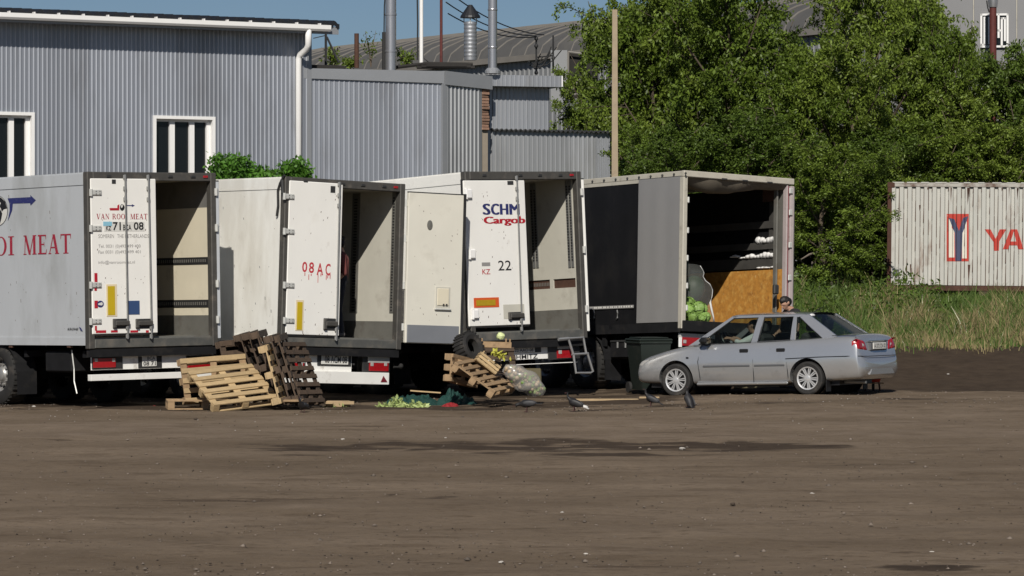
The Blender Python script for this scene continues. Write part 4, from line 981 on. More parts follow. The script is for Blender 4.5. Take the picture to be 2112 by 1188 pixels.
def reefer(t, label, side_m, liner_m, L=13.2):
    fr, Wd, H = tframe(t); root = tag(empty('box_trailer', fr.M), label, 'trailer', None)
    th = .07
    # shell
    mb = MB(); mb.box(0, .09, 0, th*.45, L, H-.19); sp = mb.build('side_panel', side_m, root)
    mb = MB(); mb.box(-.012, .09, H-.19, th*.45, L, H-.01); mb.build('top_rail', side_m, root)
    mb = MB(); mb.box(-.010, .09, -.03, th*.45, L, .10); mb.build('bottom_rail', side_m, root)
    mb = MB(); mb.box(Wd-th*.45, .09, 0, Wd, L, H-.01); mb.build('side_panel', side_m, root)
    mb = MB(); mb.box(th*.45, L-.08, 0, Wd-th*.45, L, H-.01); mb.build('front_wall', side_m, root)
    mb = MB(); mb.box(0, .05, H-.009, Wd, L, H+.012); mb.build('roof', side_m, root)
    # inside
    mb = MB(); mb.box(th*.46, .1, .1, th, L-.09, H-.1); mb.box(th, L-.13, .1, Wd-th, L-.09, H-.1); mb.build('liner', liner_m, root)
    mb = MB(); mb.box(th*.5, .1, H-.1, Wd-th*.5, L-.09, H-.01); mb.build('ceiling', liner_m, root)
    mb = MB(); mb.box(th*.5, .04, -.01, Wd-th*.5, L-.09, .09); mb.build('floor', 'kick', root)
    # rear frame
    pw = .095
    for a, b in ((-.012, pw), (Wd-pw, Wd+.012)):
        mb = MB(); mb.box(a, -.045, -.09, b, .09, H+.018, b=.012); mb.build('rear_post', 'frame_grey', root)
    mb = MB(); mb.box(pw, -.044, H-.125, Wd-pw, .088, H+.016, b=.012); hd = mb.build('rear_header', 'frame_grey', root)
    for u in (.14, .45, .62, .8, .9):
        mb = MB(); mb.box(Wd*u, -.062, H-.07, Wd*u+.09, -.044, H-.03, b=.006); mb.build('marker_lamp', 'red_lens' if u == .9 else 'dark_metal', hd)
    mb = MB(); mb.box(pw, -.043, -.08, Wd-pw, .088, .065, b=.01); mb.build('rear_sill', 'sill_grey', root)
    mb = MB(); mb.box(.02, -.02, -.22, Wd-.02, .1, -.092); mb.build('rear_beam', 'chassis', root)
    chassis(root, fr, Wd, L)
    return fr, root, Wd, H, pw
def P2(fr, px, py, off): v = fr.hit(px, py, 1, off); return v.x, v.z
def plate(root, fr, x0, y0, x1, y1, off, m, name, th=.008, parent=None, sk=0.):
    """flat piece on the rear given by its pixel box"""
    a = P2(fr, x0, y1, off); b = P2(fr, x1, y0, off); mb = MB(); mb.box(a[0], off, a[1], b[0], off+th, b[1], b=min(.004, th*.3)); return mb.build(name, m, parent or root)
def rear_door(root, fr, xl, xr, yt, yb, hinges, hx, m='white_paint'):
    a = P2(fr, xl, yb, -.06); b = P2(fr, xr, yt, -.06)
    mb = MB(); mb.box(a[0], -.06, a[1], b[0], .03, b[1], b=.012); d = mb.build('rear_door', m, root)
    mb = MB(); mb.box(a[0]-.02, -.035, a[1]-.025, b[0]-.005, -.0, b[1]+.02); mb.build('door_seal', 'track', d)
    for hy in hinges:
        c = P2(fr, hx, hy, -.06); mb = MB(); mb.box(c[0]-.03, -.085, c[1]-.045, c[0]+.17, -.058, c[1]+.045, b=.012); mb.tube([(c[0]-.03, -.07, c[1]-.055), (c[0]-.03, -.07, c[1]+.055)], .028, 8); h = mb.build('hinge', 'hinge_pale', d)
        mb = MB(); [mb.box(c[0]+u, -.091, c[1]+v-.008, c[0]+u+.016, -.084, c[1]+v+.008) for u in (.05, .12) for v in (-.02, .02)]; mb.build('hinge_bolt', 'steel', h)
    return d
def lock_rod(root, fr, d, xt, yt, xb, yb, hpx=None, handle=None):
    a = fr.hit(xt, yt, 1, -.095); b = fr.hit(xb, yb, 1, -.095); mb = MB(); mb.tube([a, b], .014, 8); r = mb.build('lock_rod', 'steel', d)
    for u in (.015, .085, .15, .93, .985):
        p = a.lerp(b, u); mb = MB(); mb.box(p.x-.028, -.10, p.z-.035, p.x+.028, -.062, p.z+.035, b=.01); mb.build('rod_guide', 'steel', r)
    if handle:
        x0, y0, x1, y1 = handle; q = P2(fr, x0, y1, -.07); s = P2(fr, x1, y0, -.07); mb = MB(); mb.box(q[0], -.074, q[1], s[0], -.058, s[1], b=.01); h = mb.build('handle_plate', 'dark_metal', d)
        mb = MB(); zc = (q[1]+s[1])/2; mb.box(q[0]+.02, -.125, zc-.035, s[0]+.02, -.08, zc+.05, b=.015); mb.box(q[0]-.01, -.115, q[1]+.01, q[0]+.05, -.072, s[1]-.01, b=.01); mb.build('handle', 'frame_grey', h)
def wall_x(Wd): return Wd-.07
def inner(root, fr, Wd, H, bands, m_default, L=13.0):
    """inner face of the right wall in horizontal bands (z0, z1, material, proud)"""
    for z0, z1, m, pr in bands:
        mb = MB(); mb.box(Wd-.07-pr, .10, z0, Wd-.033, L, z1); mb.build('liner', m, root)
FOLD = [None]
def scuffs(parent, plane, off, a0, a1, z0, z1, n, seed, m='rust_brown', big=1.):
    rg = random.Random(seed); mb = MB()
    for i in range(n):
        x, z = rg.uniform(a0, a1), z0+(z1-z0)*rg.random()**1.6; s = rg.uniform(.004, .014)*big; e = rg.uniform(.6, 3.5); P = [(x, z), (x+s, z+s*.4), (x+s*1.2, z+s*e), (x+s*.2, z+s*e*.9)]
        mb.poly([(p[0], off, p[1]) if plane == 'y' else (off, p[0], p[1]) for p in P])
    tag(mb.build('scuff', m, parent, fix=False), kind='stuff')
def folded_door(root, fr, Wd, H, ang, m_in='white_paint', hinge_z=(.3, 1.0, 1.8, 2.4), kick=None):
    """right-hand leaf hinged on the right post; ang = how far it has swung from closed (degrees)"""
    dw = Wd/2-.10; M = Matrix.Translation((Wd+.03, -.06, 0)) @ Matrix.Rotation(R(ang), 4, 'Z')
    mb = MB(); mb.box(-dw, -.035, .03, -.02, .035, H-.12, b=.01); d = mb.build('rear_door', m_in, root); d.matrix_local = M; FOLD[0] = M
    mb = MB(); mb.box(-dw-.03, -.03, .02, -dw+.02, .05, H-.10); mb.box(-dw, -.02, H-.125, -.02, .03, H-.105); mb.build('door_seal', 'track', d)
    for z in hinge_z:
        mb = MB(); mb.box(-.16, -.06, z-.05, .02, -.033, z+.05, b=.01); mb.tube([(.0, -.03, z-.06), (.0, -.03, z+.06)], .03, 8); mb.build('hinge', 'hinge_pale', d)
    return d

# ------------------------------------------------ trailer 1: silver meat trailer
def T1():
    fr, root, Wd, H, pw = reefer('T1', 'silver box trailer with MEAT lettering on its side, leftmost of the row', 'silver_side', 'liner_beige')
    d = rear_door(root, fr, 191, 321.5, 369, 690, (397, 471, 588, 663), 190)
    lock_rod(root, fr, d, 258, 360, 264, 699, handle=(233, 657, 263, 678)); lock_rod(root, fr, d, 306, 360, 313, 699, handle=(280, 657, 311, 678))
    o = -.0625
    serif_text('VAN ROOI MEAT', d, P2(fr, 199, 452, o), P2(fr, 304, 441, o), 'y', o, 'dark_red_ink', shear=0)
    p = plate(root, fr, 215, 457, 298, 477, -.064, 'plate_white', 'number_plate', .004, d)
    plate(root, fr, 213, 457, 231, 466, -.067, 'plate_blue', 'plate_band', .003, p)
    lettering('KZ', p, P2(fr, 219, 475, -.069), P2(fr, 229, 466, -.069), 'y', -.069, 'black_ink', .012)
    lettering('71', p, P2(fr, 233, 475, -.069), P2(fr, 249, 458, -.069), 'y', -.069, 'black_ink', .016)
    lettering('BCA', p, P2(fr, 254, 475, -.069), P2(fr, 271, 463, -.069), 'y', -.069, 'black_ink', .012)
    lettering('08', p, P2(fr, 276, 474, -.069), P2(fr, 296, 458, -.069), 'y', -.069, 'black_ink', .016)
    for s, x0, x1, y0, y1 in (('SOMEREN   THE NETHERLANDS', 203, 307, 483, 491), ('Tel. 0031 (0)493 499 400', 203, 290, 504, 513), ('Fax 0031 (0)493 499 401', 203, 290, 516, 525), ('info@vanrooimeat.nl', 203, 278, 537, 546)):
        lettering(s, d, P2(fr, x0, y1, o), P2(fr, x1, y0, o), 'y', o, 'grey_ink', 0.)
    Q = lambda *pp: [(P2(fr, x, y, o)[0], o, P2(fr, x, y, o)[1]) for x, y in pp]
    shape([Q((226, 431), (226, 429), (242, 429), (242, 424), (246, 421), (246, 434), (227, 434))], d, 'red_ink')
    shape([Q((259, 423), (272, 423), (272, 421), (278, 424), (272, 427), (272, 425), (259, 425))], d, 'navy_ink')
    shape([Q(*[(252+5*math.cos(a), 428+7*math.sin(a)) for a in np.linspace(0, 5.8, 9)])], d, 'black_ink'); shape([Q((249, 424), (253, 422), (253, 427), (250, 429))], d, 'plate_white', fix=False).location.y = -.002
    rf = plate(root, fr, 220, 586, 241, 653, -.066, 'reflector_pale', 'reflector', .006, d); plate(root, fr, 223, 590, 237, 650, -.071, 'reflector_yellow', 'reflector_face', .006, rf)
    plate(root, fr, 265, 620, 288, 649, -.066, 'blue_square', 'blue_sticker', .005, d)
    for x0, y0, x1, y1 in ((195, 563, 201, 582), (195, 592, 200, 600), (195, 620, 202, 636), (196, 672, 200, 682), (198, 681, 219, 687), (229, 681, 243, 686), (269, 681, 285, 686), (301, 681, 307, 686)):
        plate(root, fr, x0, y0, x1, y1, -.0635, 'red_ink', 'red_tape', .003, d)
    shape([Q(*[(207+7*math.cos(a), 627+7*math.sin(a)) for a in np.linspace(0, 5.9, 14)])], d, 'navy_ink', 'round_sticker').location.y = -.003
    shape([Q((202, 626), (210, 623), (212, 627), (210, 630), (202, 629))], d, 'plate_white', 'round_sticker').location.y = -.006
    plate(root, fr, 231, 370, 239, 379, -.066, 'dark_metal', 'door_catch', .006, d)
    # side: lettering, emblem
    S = lambda px, py: fr.hit(px, py, 0, -.004)
    def side_text(s, x0, x1, yb0, yt0, yb1):
        a, b = S(x0, yb0), S(x1, yt0); c = S(x1, yb1)
        serif_text(s, root, (a.y, (a.z+c.z)/2), (b.y, (a.z+c.z)/2+(b.z-c.z)), 'x', -.004, 'dark_red_ink', shear=c.z-a.z)
    side_text('MEAT', 48.5, 146, 525.5, 482, 522.5); side_text('ROOI', -62, 28.5, 530, 487, 526)
    QS = lambda *pp: [tuple(S(x, y)) for x, y in pp]
    shape([QS((15.5, 409), (63, 406.5), (62, 402), (74, 413), (63, 424), (62, 419), (26.5, 420)), QS((15.5, 409), (26.5, 420), (25, 434), (20, 447), (16, 456), (20, 434), (19.5, 420))], root, 'navy_ink')
    n = 28; el = lambda r, u: [(-6+23*r*math.cos(a)*.95, 435+32*r*math.sin(a)) for a in np.linspace(0, 2*math.pi, u, endpoint=False)]
    shape([QS(*el(1., n))], root, 'black_ink').location.x = -.001; shape([QS(*el(.965, n))], root, 'plate_white').location.x = -.002
    shape([QS((-8, 404), (3, 408), (11, 416), (15, 430), (8, 432), (4, 437), (2, 430), (-1, 425), (2, 419), (-3, 413)), QS((-12, 436), (0, 431), (5, 440), (3, 452), (0, 462), (-9, 456))], root, 'black_ink').location.x = -.003
    lettering('KRONE', root, (S(140, 680).y, S(140, 681).z), (S(163, 676).y, S(163, 676).z), 'x', -.013, 'black_ink', .01, .3)
    shape([QS((164, 674), (168, 676), (172, 683), (167, 681))], root, 'navy_ink').location.x = -.012
    scuffs(d, 'y', -.0612, P2(fr, 196, 600, -.06)[0], P2(fr, 318, 600, -.06)[0], .1, H-.2, 40, 1); scuffs(root, 'x', -.0012, .2, 4.5, .15, H-.3, 60, 2, 'grey_ink', 1.6)
    # inside right wall
    zb = lambda py: fr.hit(425, py, 0, wall_x(Wd)).z
    z = [zb(v) for v in (650, 634, 618, 545, 530, 428)]
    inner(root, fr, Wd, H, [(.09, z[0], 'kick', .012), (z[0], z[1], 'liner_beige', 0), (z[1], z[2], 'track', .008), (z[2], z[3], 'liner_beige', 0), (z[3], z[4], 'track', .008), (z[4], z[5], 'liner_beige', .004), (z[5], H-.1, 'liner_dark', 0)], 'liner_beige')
    for a, b in ((z[1], z[2]), (z[3], z[4])):
        mb = MB(); [mb.box(Wd-.086, .16+i*.062, a+(b-a)*.3, Wd-.079, .18+i*.062, b-(b-a)*.28) for i in range(90)]; tag(mb.build('track_slot', 'track_stud', root), kind='stuff')
    folded_door(root, fr, Wd, H, 262, 'silver_side', [fr.hit(446, y, 1, 0).z for y in (396, 470, 585, 659)])
    # lights and bumper
    B = lambda x0, y0, x1, y1, off, m, nm, th=.05, par=None: plate(root, fr, x0, y0, x1, y1, off, m, nm, th, par)
    lb = B(189, 727, 440, 764, .10, 'bumper_white', 'light_board', .03); 
    B(188, 765, 440, 786, .02, 'bumper_white', 'bumper_bar', .10)
    for x0, x1 in ((193, 241), (388, 436)):
        h = B(x0-2, 732, x1+12, 762, .075, 'dark_metal', 'lamp_housing', .03, lb); l = B(x0, 738, x1-2, 759, .055, 'red_lens', 'tail_light', .03, h)
        for u in (x0+3, x1-9): B(u, 739, u+6, 746, .045, 'clear_lens', 'lamp_lens', .02, l)
    B(286, 734, 334, 760, .085, 'dark_metal', 'plate_holder', .02, lb); p = B(294, 731, 323, 756, .07, 'plate_white', 'number_plate', .012, lb)
    lettering('BCA', p, P2(fr, 304, 742, .066), P2(fr, 320, 735, .066), 'y', .066, 'black_ink', .01); lettering('08 71', p, P2(fr, 296, 754, .066), P2(fr, 321, 745, .066), 'y', .066, 'black_ink', .01)
    # side lamps, hanging strap, pallet box under the side
    for px in (23, 143):
        v = fr.hit(px, 714, 0, .02); mb = MB(); mb.box(.0, v.y-.05, v.z-.03, .06, v.y+.05, v.z+.03, b=.01); mb.build('side_lamp', 'rust_brown', root)
    a = fr.hit(148, 722, 0, .1); mb = MB(); mb.tube([a, a+Vector((.02, -.03, -.3)), a+Vector((.0, -.06, -.5)), a+Vector((0, -.14, -.7))], .012, 5); mb.build('strap', 'hinge_pale', root)
    a = fr.hit(95, 765, 0, .12); b = fr.hit(150, 745, 0, .12); mb = MB(); mb.box(.1, b.y, a.z-.02, .55, a.y, a.z+.32, b=.03); mb.build('pallet_box', 'chassis', root)
T1()

# ------------------------------------------------ trailer 2: tilted white trailer, red spray number
def T2():
    fr, root, Wd, H, pw = reefer('T2', 'tilted white box trailer with red sprayed 08 AC on its door', 'white_side', 'liner_grey')
    d = rear_door(root, fr, 589, 708, 379, 690, (405, 477, 588, 661), 589)
    lock_rod(root, fr, d, 701, 375, 694, 703, handle=(667, 657, 693, 681))
    o = -.0625
    for s_, x0, x1, y0, y1 in (('0', 623, 634, 540, 561), ('8', 637, 648, 541, 563), ('A', 653, 667, 543, 567), ('C', 671, 682, 544, 568)): lettering(s_, d, P2(fr, x0, y1, o), P2(fr, x1, y0, o), 'y', o, 'spray_red', .018)
    mb = MB()
    for x, y0, y1 in ((628, 562, 569), (636, 566, 577), (641, 565, 569), (655, 566, 583), (661, 564, 570), (672, 567, 577), (675, 568, 574), (680, 566, 575)):
        a = P2(fr, x, y1, o); b = P2(fr, x+1.6, y0, o); mb.poly([(a[0], o-.001, a[1]), (b[0], o-.001, a[1]), (b[0], o-.001, b[1]), (a[0], o-.001, b[1])])
    mb.build('paint_drips', 'spray_red', d, fix=False)
    rf = plate(root, fr, 609, 619, 627, 682, -.066, 'reflector_pale', 'reflector', .006, d); plate(root, fr, 612, 623, 624.5, 680, -.071, 'reflector_yellow', 'reflector_face', .006, rf)
    plate(root, fr, 682, 384, 692, 397, -.068, 'dark_metal', 'door_catch', .008, d)
    scuffs(d, 'y', -.0612, P2(fr, 596, 600, -.06)[0], P2(fr, 700, 600, -.06)[0], .1, H-.2, 45, 3); scuffs(root, 'x', -.0012, .2, 4., .15, H-.3, 60, 4, 'grey_ink', 1.6)
    # inside
    zb = lambda py: fr.hit(815, py, 0, wall_x(Wd)).z
    k1 = zb(663); inner(root, fr, Wd, H, [(.09, k1, 'kick', .014), (k1, H-.1, 'liner_grey', 0)], 'liner_grey')
    for p0, p1, yb in ((722, 737, 645), (804, 812, 645)):
        a = fr.hit(p1, yb, 0, wall_x(Wd)).y; b = fr.hit(p0, yb, 0, wall_x(Wd)).y; z0 = fr.hit(p0, yb, 0, wall_x(Wd)).z
        mb = MB(); mb.box(Wd-.084, a, z0, Wd-.071, b, H-.12); s = mb.build('load_track', 'kick', root)
        mb = MB(); [mb.box(Wd-.090, a+(b-a)*.3, z0+.03+i*.05, Wd-.083, b-(b-a)*.3, z0+.055+i*.05) for i in range(int((H-.2-z0)/.05))]; tag(mb.build('track_slot', 'track', s), kind='stuff')
    # right leaf folded out, inner face to the camera
    dd = folded_door(root, fr, Wd, H, 174, 'door_inner', (.3, 1.0, 1.8, 2.4)); dw = Wd/2-.10
    # local door frame: x from -dw (free edge) to 0, +y is the inner face
    mb = MB(); mb.box(-dw+.05, .034, .04, -.05, .046, .34, b=.004); mb.build('kick_plate', 'kick_blue', dd)
    fd = Frame((0, 0, 0)); Mw = fr.M @ FOLD[0]; fd.O = Mw.translation; fd.Rm = Mw.to_3x3(); fd.M = Mw
    c = fd.hit(886, 464, 1, .035); mb = MB(); mb.lathe([(.0, 0), (.05, 0), (.055, .012), (.0, .02)], 16, M=Matrix.Translation((c.x, .034, c.z)) @ Matrix.Rotation(R(-90), 4, 'X') @ Matrix.Diagonal((1, 1.5, 1, 1))); mb.build('vent_hole', 'kick', dd)
    a, b = fd.hit(897, 637, 1, .035), fd.hit(928, 592, 1, .035); x0, x1 = min(a.x, b.x), max(a.x, b.x)
    mb = MB(); mb.box(x0, .034, a.z, x1, .05, b.z, b=.006); hh = mb.build('hatch_frame', 'liner_grey', dd)
    mb = MB(); mb.box(x0+.03, .049, a.z+.06, x1-.03, .062, b.z-.03, b=.006); mb.build('hatch', 'liner_beige', hh); mb = MB(); mb.box(x0-.02, .04, a.z-.02, x1+.02, .075, a.z+.01, b=.01); mb.build('hatch_ledge', 'hinge_pale', hh)
    mb = MB(); [mb.box(x0+.06+u, .06, a.z+.06, x0+.09+u, .07, a.z+.09) for u in (0, .06)]; mb.build('latch', 'dark_metal', hh)
    mb = MB()
    for i in range(26): x, z = random.uniform(-dw+.1, -.1), random.uniform(.4, H-.3); s = random.uniform(.004, .014); mb.poly([(x, .0362, z), (x+s, .0362, z+s*.4), (x+s*1.3, .0362, z+s*1.6), (x+s*.2, .0362, z+s*1.3)])
    mb.build('scuff', 'rust_brown', dd, fix=False)
    # torn strap at the roof corner, lights, bumper
    a = fr.hit(578, 368, 0, -.03); mb = MB(); mb.tube([a+Vector((0, -.12, .05)), a+Vector((0, 0, -.08)), a+Vector((0, .06, -.2)), a+Vector((0, .04, -.45)), a+Vector((0, .07, -.62))], .022, 6); mb.tube([a+Vector((0, -.05, -.02)), a+Vector((-.01, -.1, -.25))], .03, 6); mb.build('strap', 'cable', root)
    B = lambda x0, y0, x1, y1, off, m, nm, th=.05, par=None: plate(root, fr, x0, y0, x1, y1, off, m, nm, th, par)
    lb = B(590, 727, 726, 764, .10, 'bumper_white', 'light_board', .03)
    bb = B(590, 769, 803, 789, .02, 'bumper_white', 'bumper_bar', .10)
    Q = lambda *pp: [(P2(fr, x, y, .012)[0], .012, P2(fr, x, y, .012)[1]) for x, y in pp]
    shape([Q((785, 788), (799, 788), (791, 775))], bb, 'stripe_red', 'triangle_reflector')
    B(655, 729, 725, 754, .085, 'dark_metal', 'plate_holder', .02, lb); p = B(663, 731, 719, 751, .07, 'plate_white', 'number_plate', .012, lb)
    lettering('08 ACM 08', p, P2(fr, 670, 748, .066), P2(fr, 716, 735, .066), 'y', .066, 'black_ink', .012)
    plate(root, fr, 728, 749, 732, 753, .095, 'dark_metal', 'socket', .02, lb)
    for x0, x1 in ((762, 802), (597, 628)):
        h = B(x0-14, 734, x1+2, 768, .075, 'dark_metal', 'lamp_housing', .03, lb); l = B(x0, 748, x1, 765, .055, 'red_lens', 'tail_light', .03, h); B(x0-2, 735, x1+2, 748, .05, 'clear_lens', 'lamp_lens', .03, h); [B(u, 748, u+6, 755, .045, 'clear_lens', 'lamp_lens', .02, l) for u in (x0+3, x1-9)]
    a = fr.hit(812, 757, 1, .1); mb = MB(); mb.tube([a, a+Vector((.12, 0, .0))], .02, 6); mb.ball(a+Vector((.15, 0, .02)), .045, 5); mb.build('marker_arm', 'rubber', root)
T2()

# ------------------------------------------------ trailer 3: cargo trailer
def T3():
    fr, root, Wd, H, pw = reefer('T3', 'white box trailer with blue SCHM and red Cargob lettering', 'white_paint', 'liner_grey')
    d = rear_door(root, fr, 968, 1082, 372, 674, (), 965)
    for px, py in ((963, 400), (970, 524), (977, 648)):
        c = P2(fr, px, py, -.06); mb = MB(); mb.box(c[0]-.05, -.11, c[1]-.085, c[0]+.09, -.058, c[1]+.085, b=.02); mb.tube([(c[0]-.03, -.075, c[1]-.09), (c[0]-.03, -.075, c[1]+.09)], .03, 8); mb.build('hinge', 'pvc_white', d)
    lock_rod(root, fr, d, 1066, 362, 1077, 683, handle=(1049, 643, 1077, 661))
    o = -.0625
    for s_, x0, x1, y0, y1, m_ in (('S', 996, 1011, 420, 443, 'navy_ink'), ('C', 1013, 1029, 420, 443, 'navy_ink'), ('H', 1031.5, 1048, 420.5, 442.5, 'navy_ink'), ('M', 1051, 1071, 420.5, 442.5, 'navy_ink'), ('Cargob', 998, 1083, 446, 466, 'red_ink')):
        for k, dx in enumerate((-.016, -.008, 0, .008, .016)):
            A_, B_ = P2(fr, x0, y1, o), P2(fr, x1, y0, o); lettering(s_, d, (A_[0]+.014+dx, A_[1]), (B_[0]-.014+dx, B_[1]), 'y', o-.0005*k, m_, 0.)
    plate(root, fr, 994, 541, 1011, 549, -.063, 'grey_ink', 'grey_label', .003, d); lettering('KZ', d, P2(fr, 995, 566, o), P2(fr, 1011, 555, o), 'y', o, 'red_ink', .008)
    lettering('22', d, P2(fr, 1028, 558, o), P2(fr, 1054, 537, o), 'y', o, 'black_ink', .004)
    rf = plate(root, fr, 978, 613, 1029, 635, -.066, 'reflector_orange', 'reflector', .006, d); plate(root, fr, 983, 618, 1022, 631, -.071, 'reflector_olive', 'reflector_face', .006, rf)
    plate(root, fr, 1039, 627, 1081, 658, -.063, 'liner_grey', 'scraped_patch', .003, d)
    plate(root, fr, 1047, 373, 1059, 381, -.068, 'dark_metal', 'door_catch', .008, d)
    scuffs(d, 'y', -.0612, P2(fr, 985, 600, -.06)[0], P2(fr, 1078, 600, -.06)[0], .1, H-.2, 50, 5)
    zb = lambda py: fr.hit(1190, py, 0, wall_x(Wd)).z
    k1, k2, k3 = zb(637), zb(592), zb(573)
    inner(root, fr, Wd, H, [(.09, k1, 'kick', .014), (k1, k2, 'liner_grey', 0), (k3, H-.1, 'liner_grey', 0)], 'liner_grey')
    y0, y1 = fr.hit(1187, 580, 0, wall_x(Wd)).y, fr.hit(1141, 580, 0, wall_x(Wd)).y; st = abs(fr.hit(1141, 580, 0, wall_x(Wd)).y-fr.hit(1134, 580, 0, wall_x(Wd)).y)
    y = y0; mb = MB(); mb.box(Wd-.07, .1, k2, Wd-.035, y0, k3); mb.build('liner', 'liner_grey', root)
    while y < 12: mb = MB(); mb.box(Wd-.07, y+(y1-y0), k2, Wd-.035, y+(y1-y0)+st, k3); mb.build('liner', 'liner_grey', root); y += (y1-y0)+st
    mb = MB(); mb.box(Wd-.045, .11, k2, Wd-.034, 12, k3); tr = mb.build('load_track', 'rust_brown', root)
    mb = MB(); [mb.box(Wd-.052, y1+.05+i*.045, k2+.05, Wd-.045, y1+.07+i*.045, k3-.05) for i in range(50)]; tag(mb.build('track_slot', 'track_stud', tr), kind='stuff')
    for p0, p1, yb in ((1100, 1112, 553), (1173, 1185, 552)):
        a = fr.hit(p1, yb, 0, wall_x(Wd)).y; b = fr.hit(p0, yb, 0, wall_x(Wd)).y; z0 = fr.hit(p0, yb, 0, wall_x(Wd)).z
        for q in (0, .55):
            mb = MB(); mb.box(Wd-.084, a+(b-a)*q, z0, Wd-.071, a+(b-a)*(q+.42), H-.12); s = mb.build('load_track', 'steel', root)
            mb = MB(); [mb.box(Wd-.090, a+(b-a)*(q+.1), z0+.12+i*.05, Wd-.083, a+(b-a)*(q+.32), z0+.15+i*.05) for i in range(int((H-.3-z0)/.05))]; tag(mb.build('track_slot', 'track', s), kind='stuff')
    folded_door(root, fr, Wd, H, 258, 'white_paint', [fr.hit(1203, y, 1, 0).z for y in (396, 515, 637)])
    B = lambda x0, y0, x1, y1, off, m, nm, th=.05, par=None: plate(root, fr, x0, y0, x1, y1, off, m, nm, th, par)
    lb = B(980, 712, 1134, 746, .10, 'bumper_white', 'light_board', .03); B(980, 746, 1192, 757, .02, 'bumper_white', 'bumper_bar', .10)
    B(1056, 712, 1116, 729, .085, 'dark_metal', 'plate_holder', .02, lb); p = B(1057, 715, 1103, 728, .07, 'plate_white', 'number_plate', .012, lb)
    lettering('22 AAO 08', p, P2(fr, 1062, 726, .066), P2(fr, 1100, 718, .066), 'y', .066, 'black_ink', .01)
    lettering('SCHMITZ', lb, P2(fr, 1047, 742, .096), P2(fr, 1109, 730, .096), 'y', .096, 'black_ink', .02)
    h = B(1132, 708, 1195, 742, .075, 'dark_metal', 'lamp_housing', .03, lb); B(1151, 711, 1180, 720, .05, 'clear_lens', 'lamp_lens', .03, h); l = B(1150, 721, 1180, 739, .055, 'red_lens', 'tail_light', .03, h); B(1153, 722, 1159, 730, .045, 'clear_lens', 'lamp_lens', .02, l)
    # aluminium step hanging from the right rear corner
    a = fr.hit(1183, 697, 1, -.10); k = a.y
    rt = tag(empty('hanging_step', fr.M), 'grey tubular metal step hanging at the trailer corner beside the truck wheel', 'step')
    S = lambda px, py: fr.hit(px, py, 1, -.10)
    for i, pp in enumerate((((1172, 698), (1203, 696), (1209, 728), (1212, 730), (1223, 766), (1218, 769), (1188, 769), (1183, 732), (1172, 698)), ((1180, 731), (1213, 729)))):
        mb = MB(); mb.tube([S(*p) for p in pp], .022, 6); mb.build('tube_frame', 'alu', rt)
    mb = MB(); mb.tube([S(1152, 700), S(1172, 698)], .03, 6); mb.build('bracket', 'alu', rt)
T3()

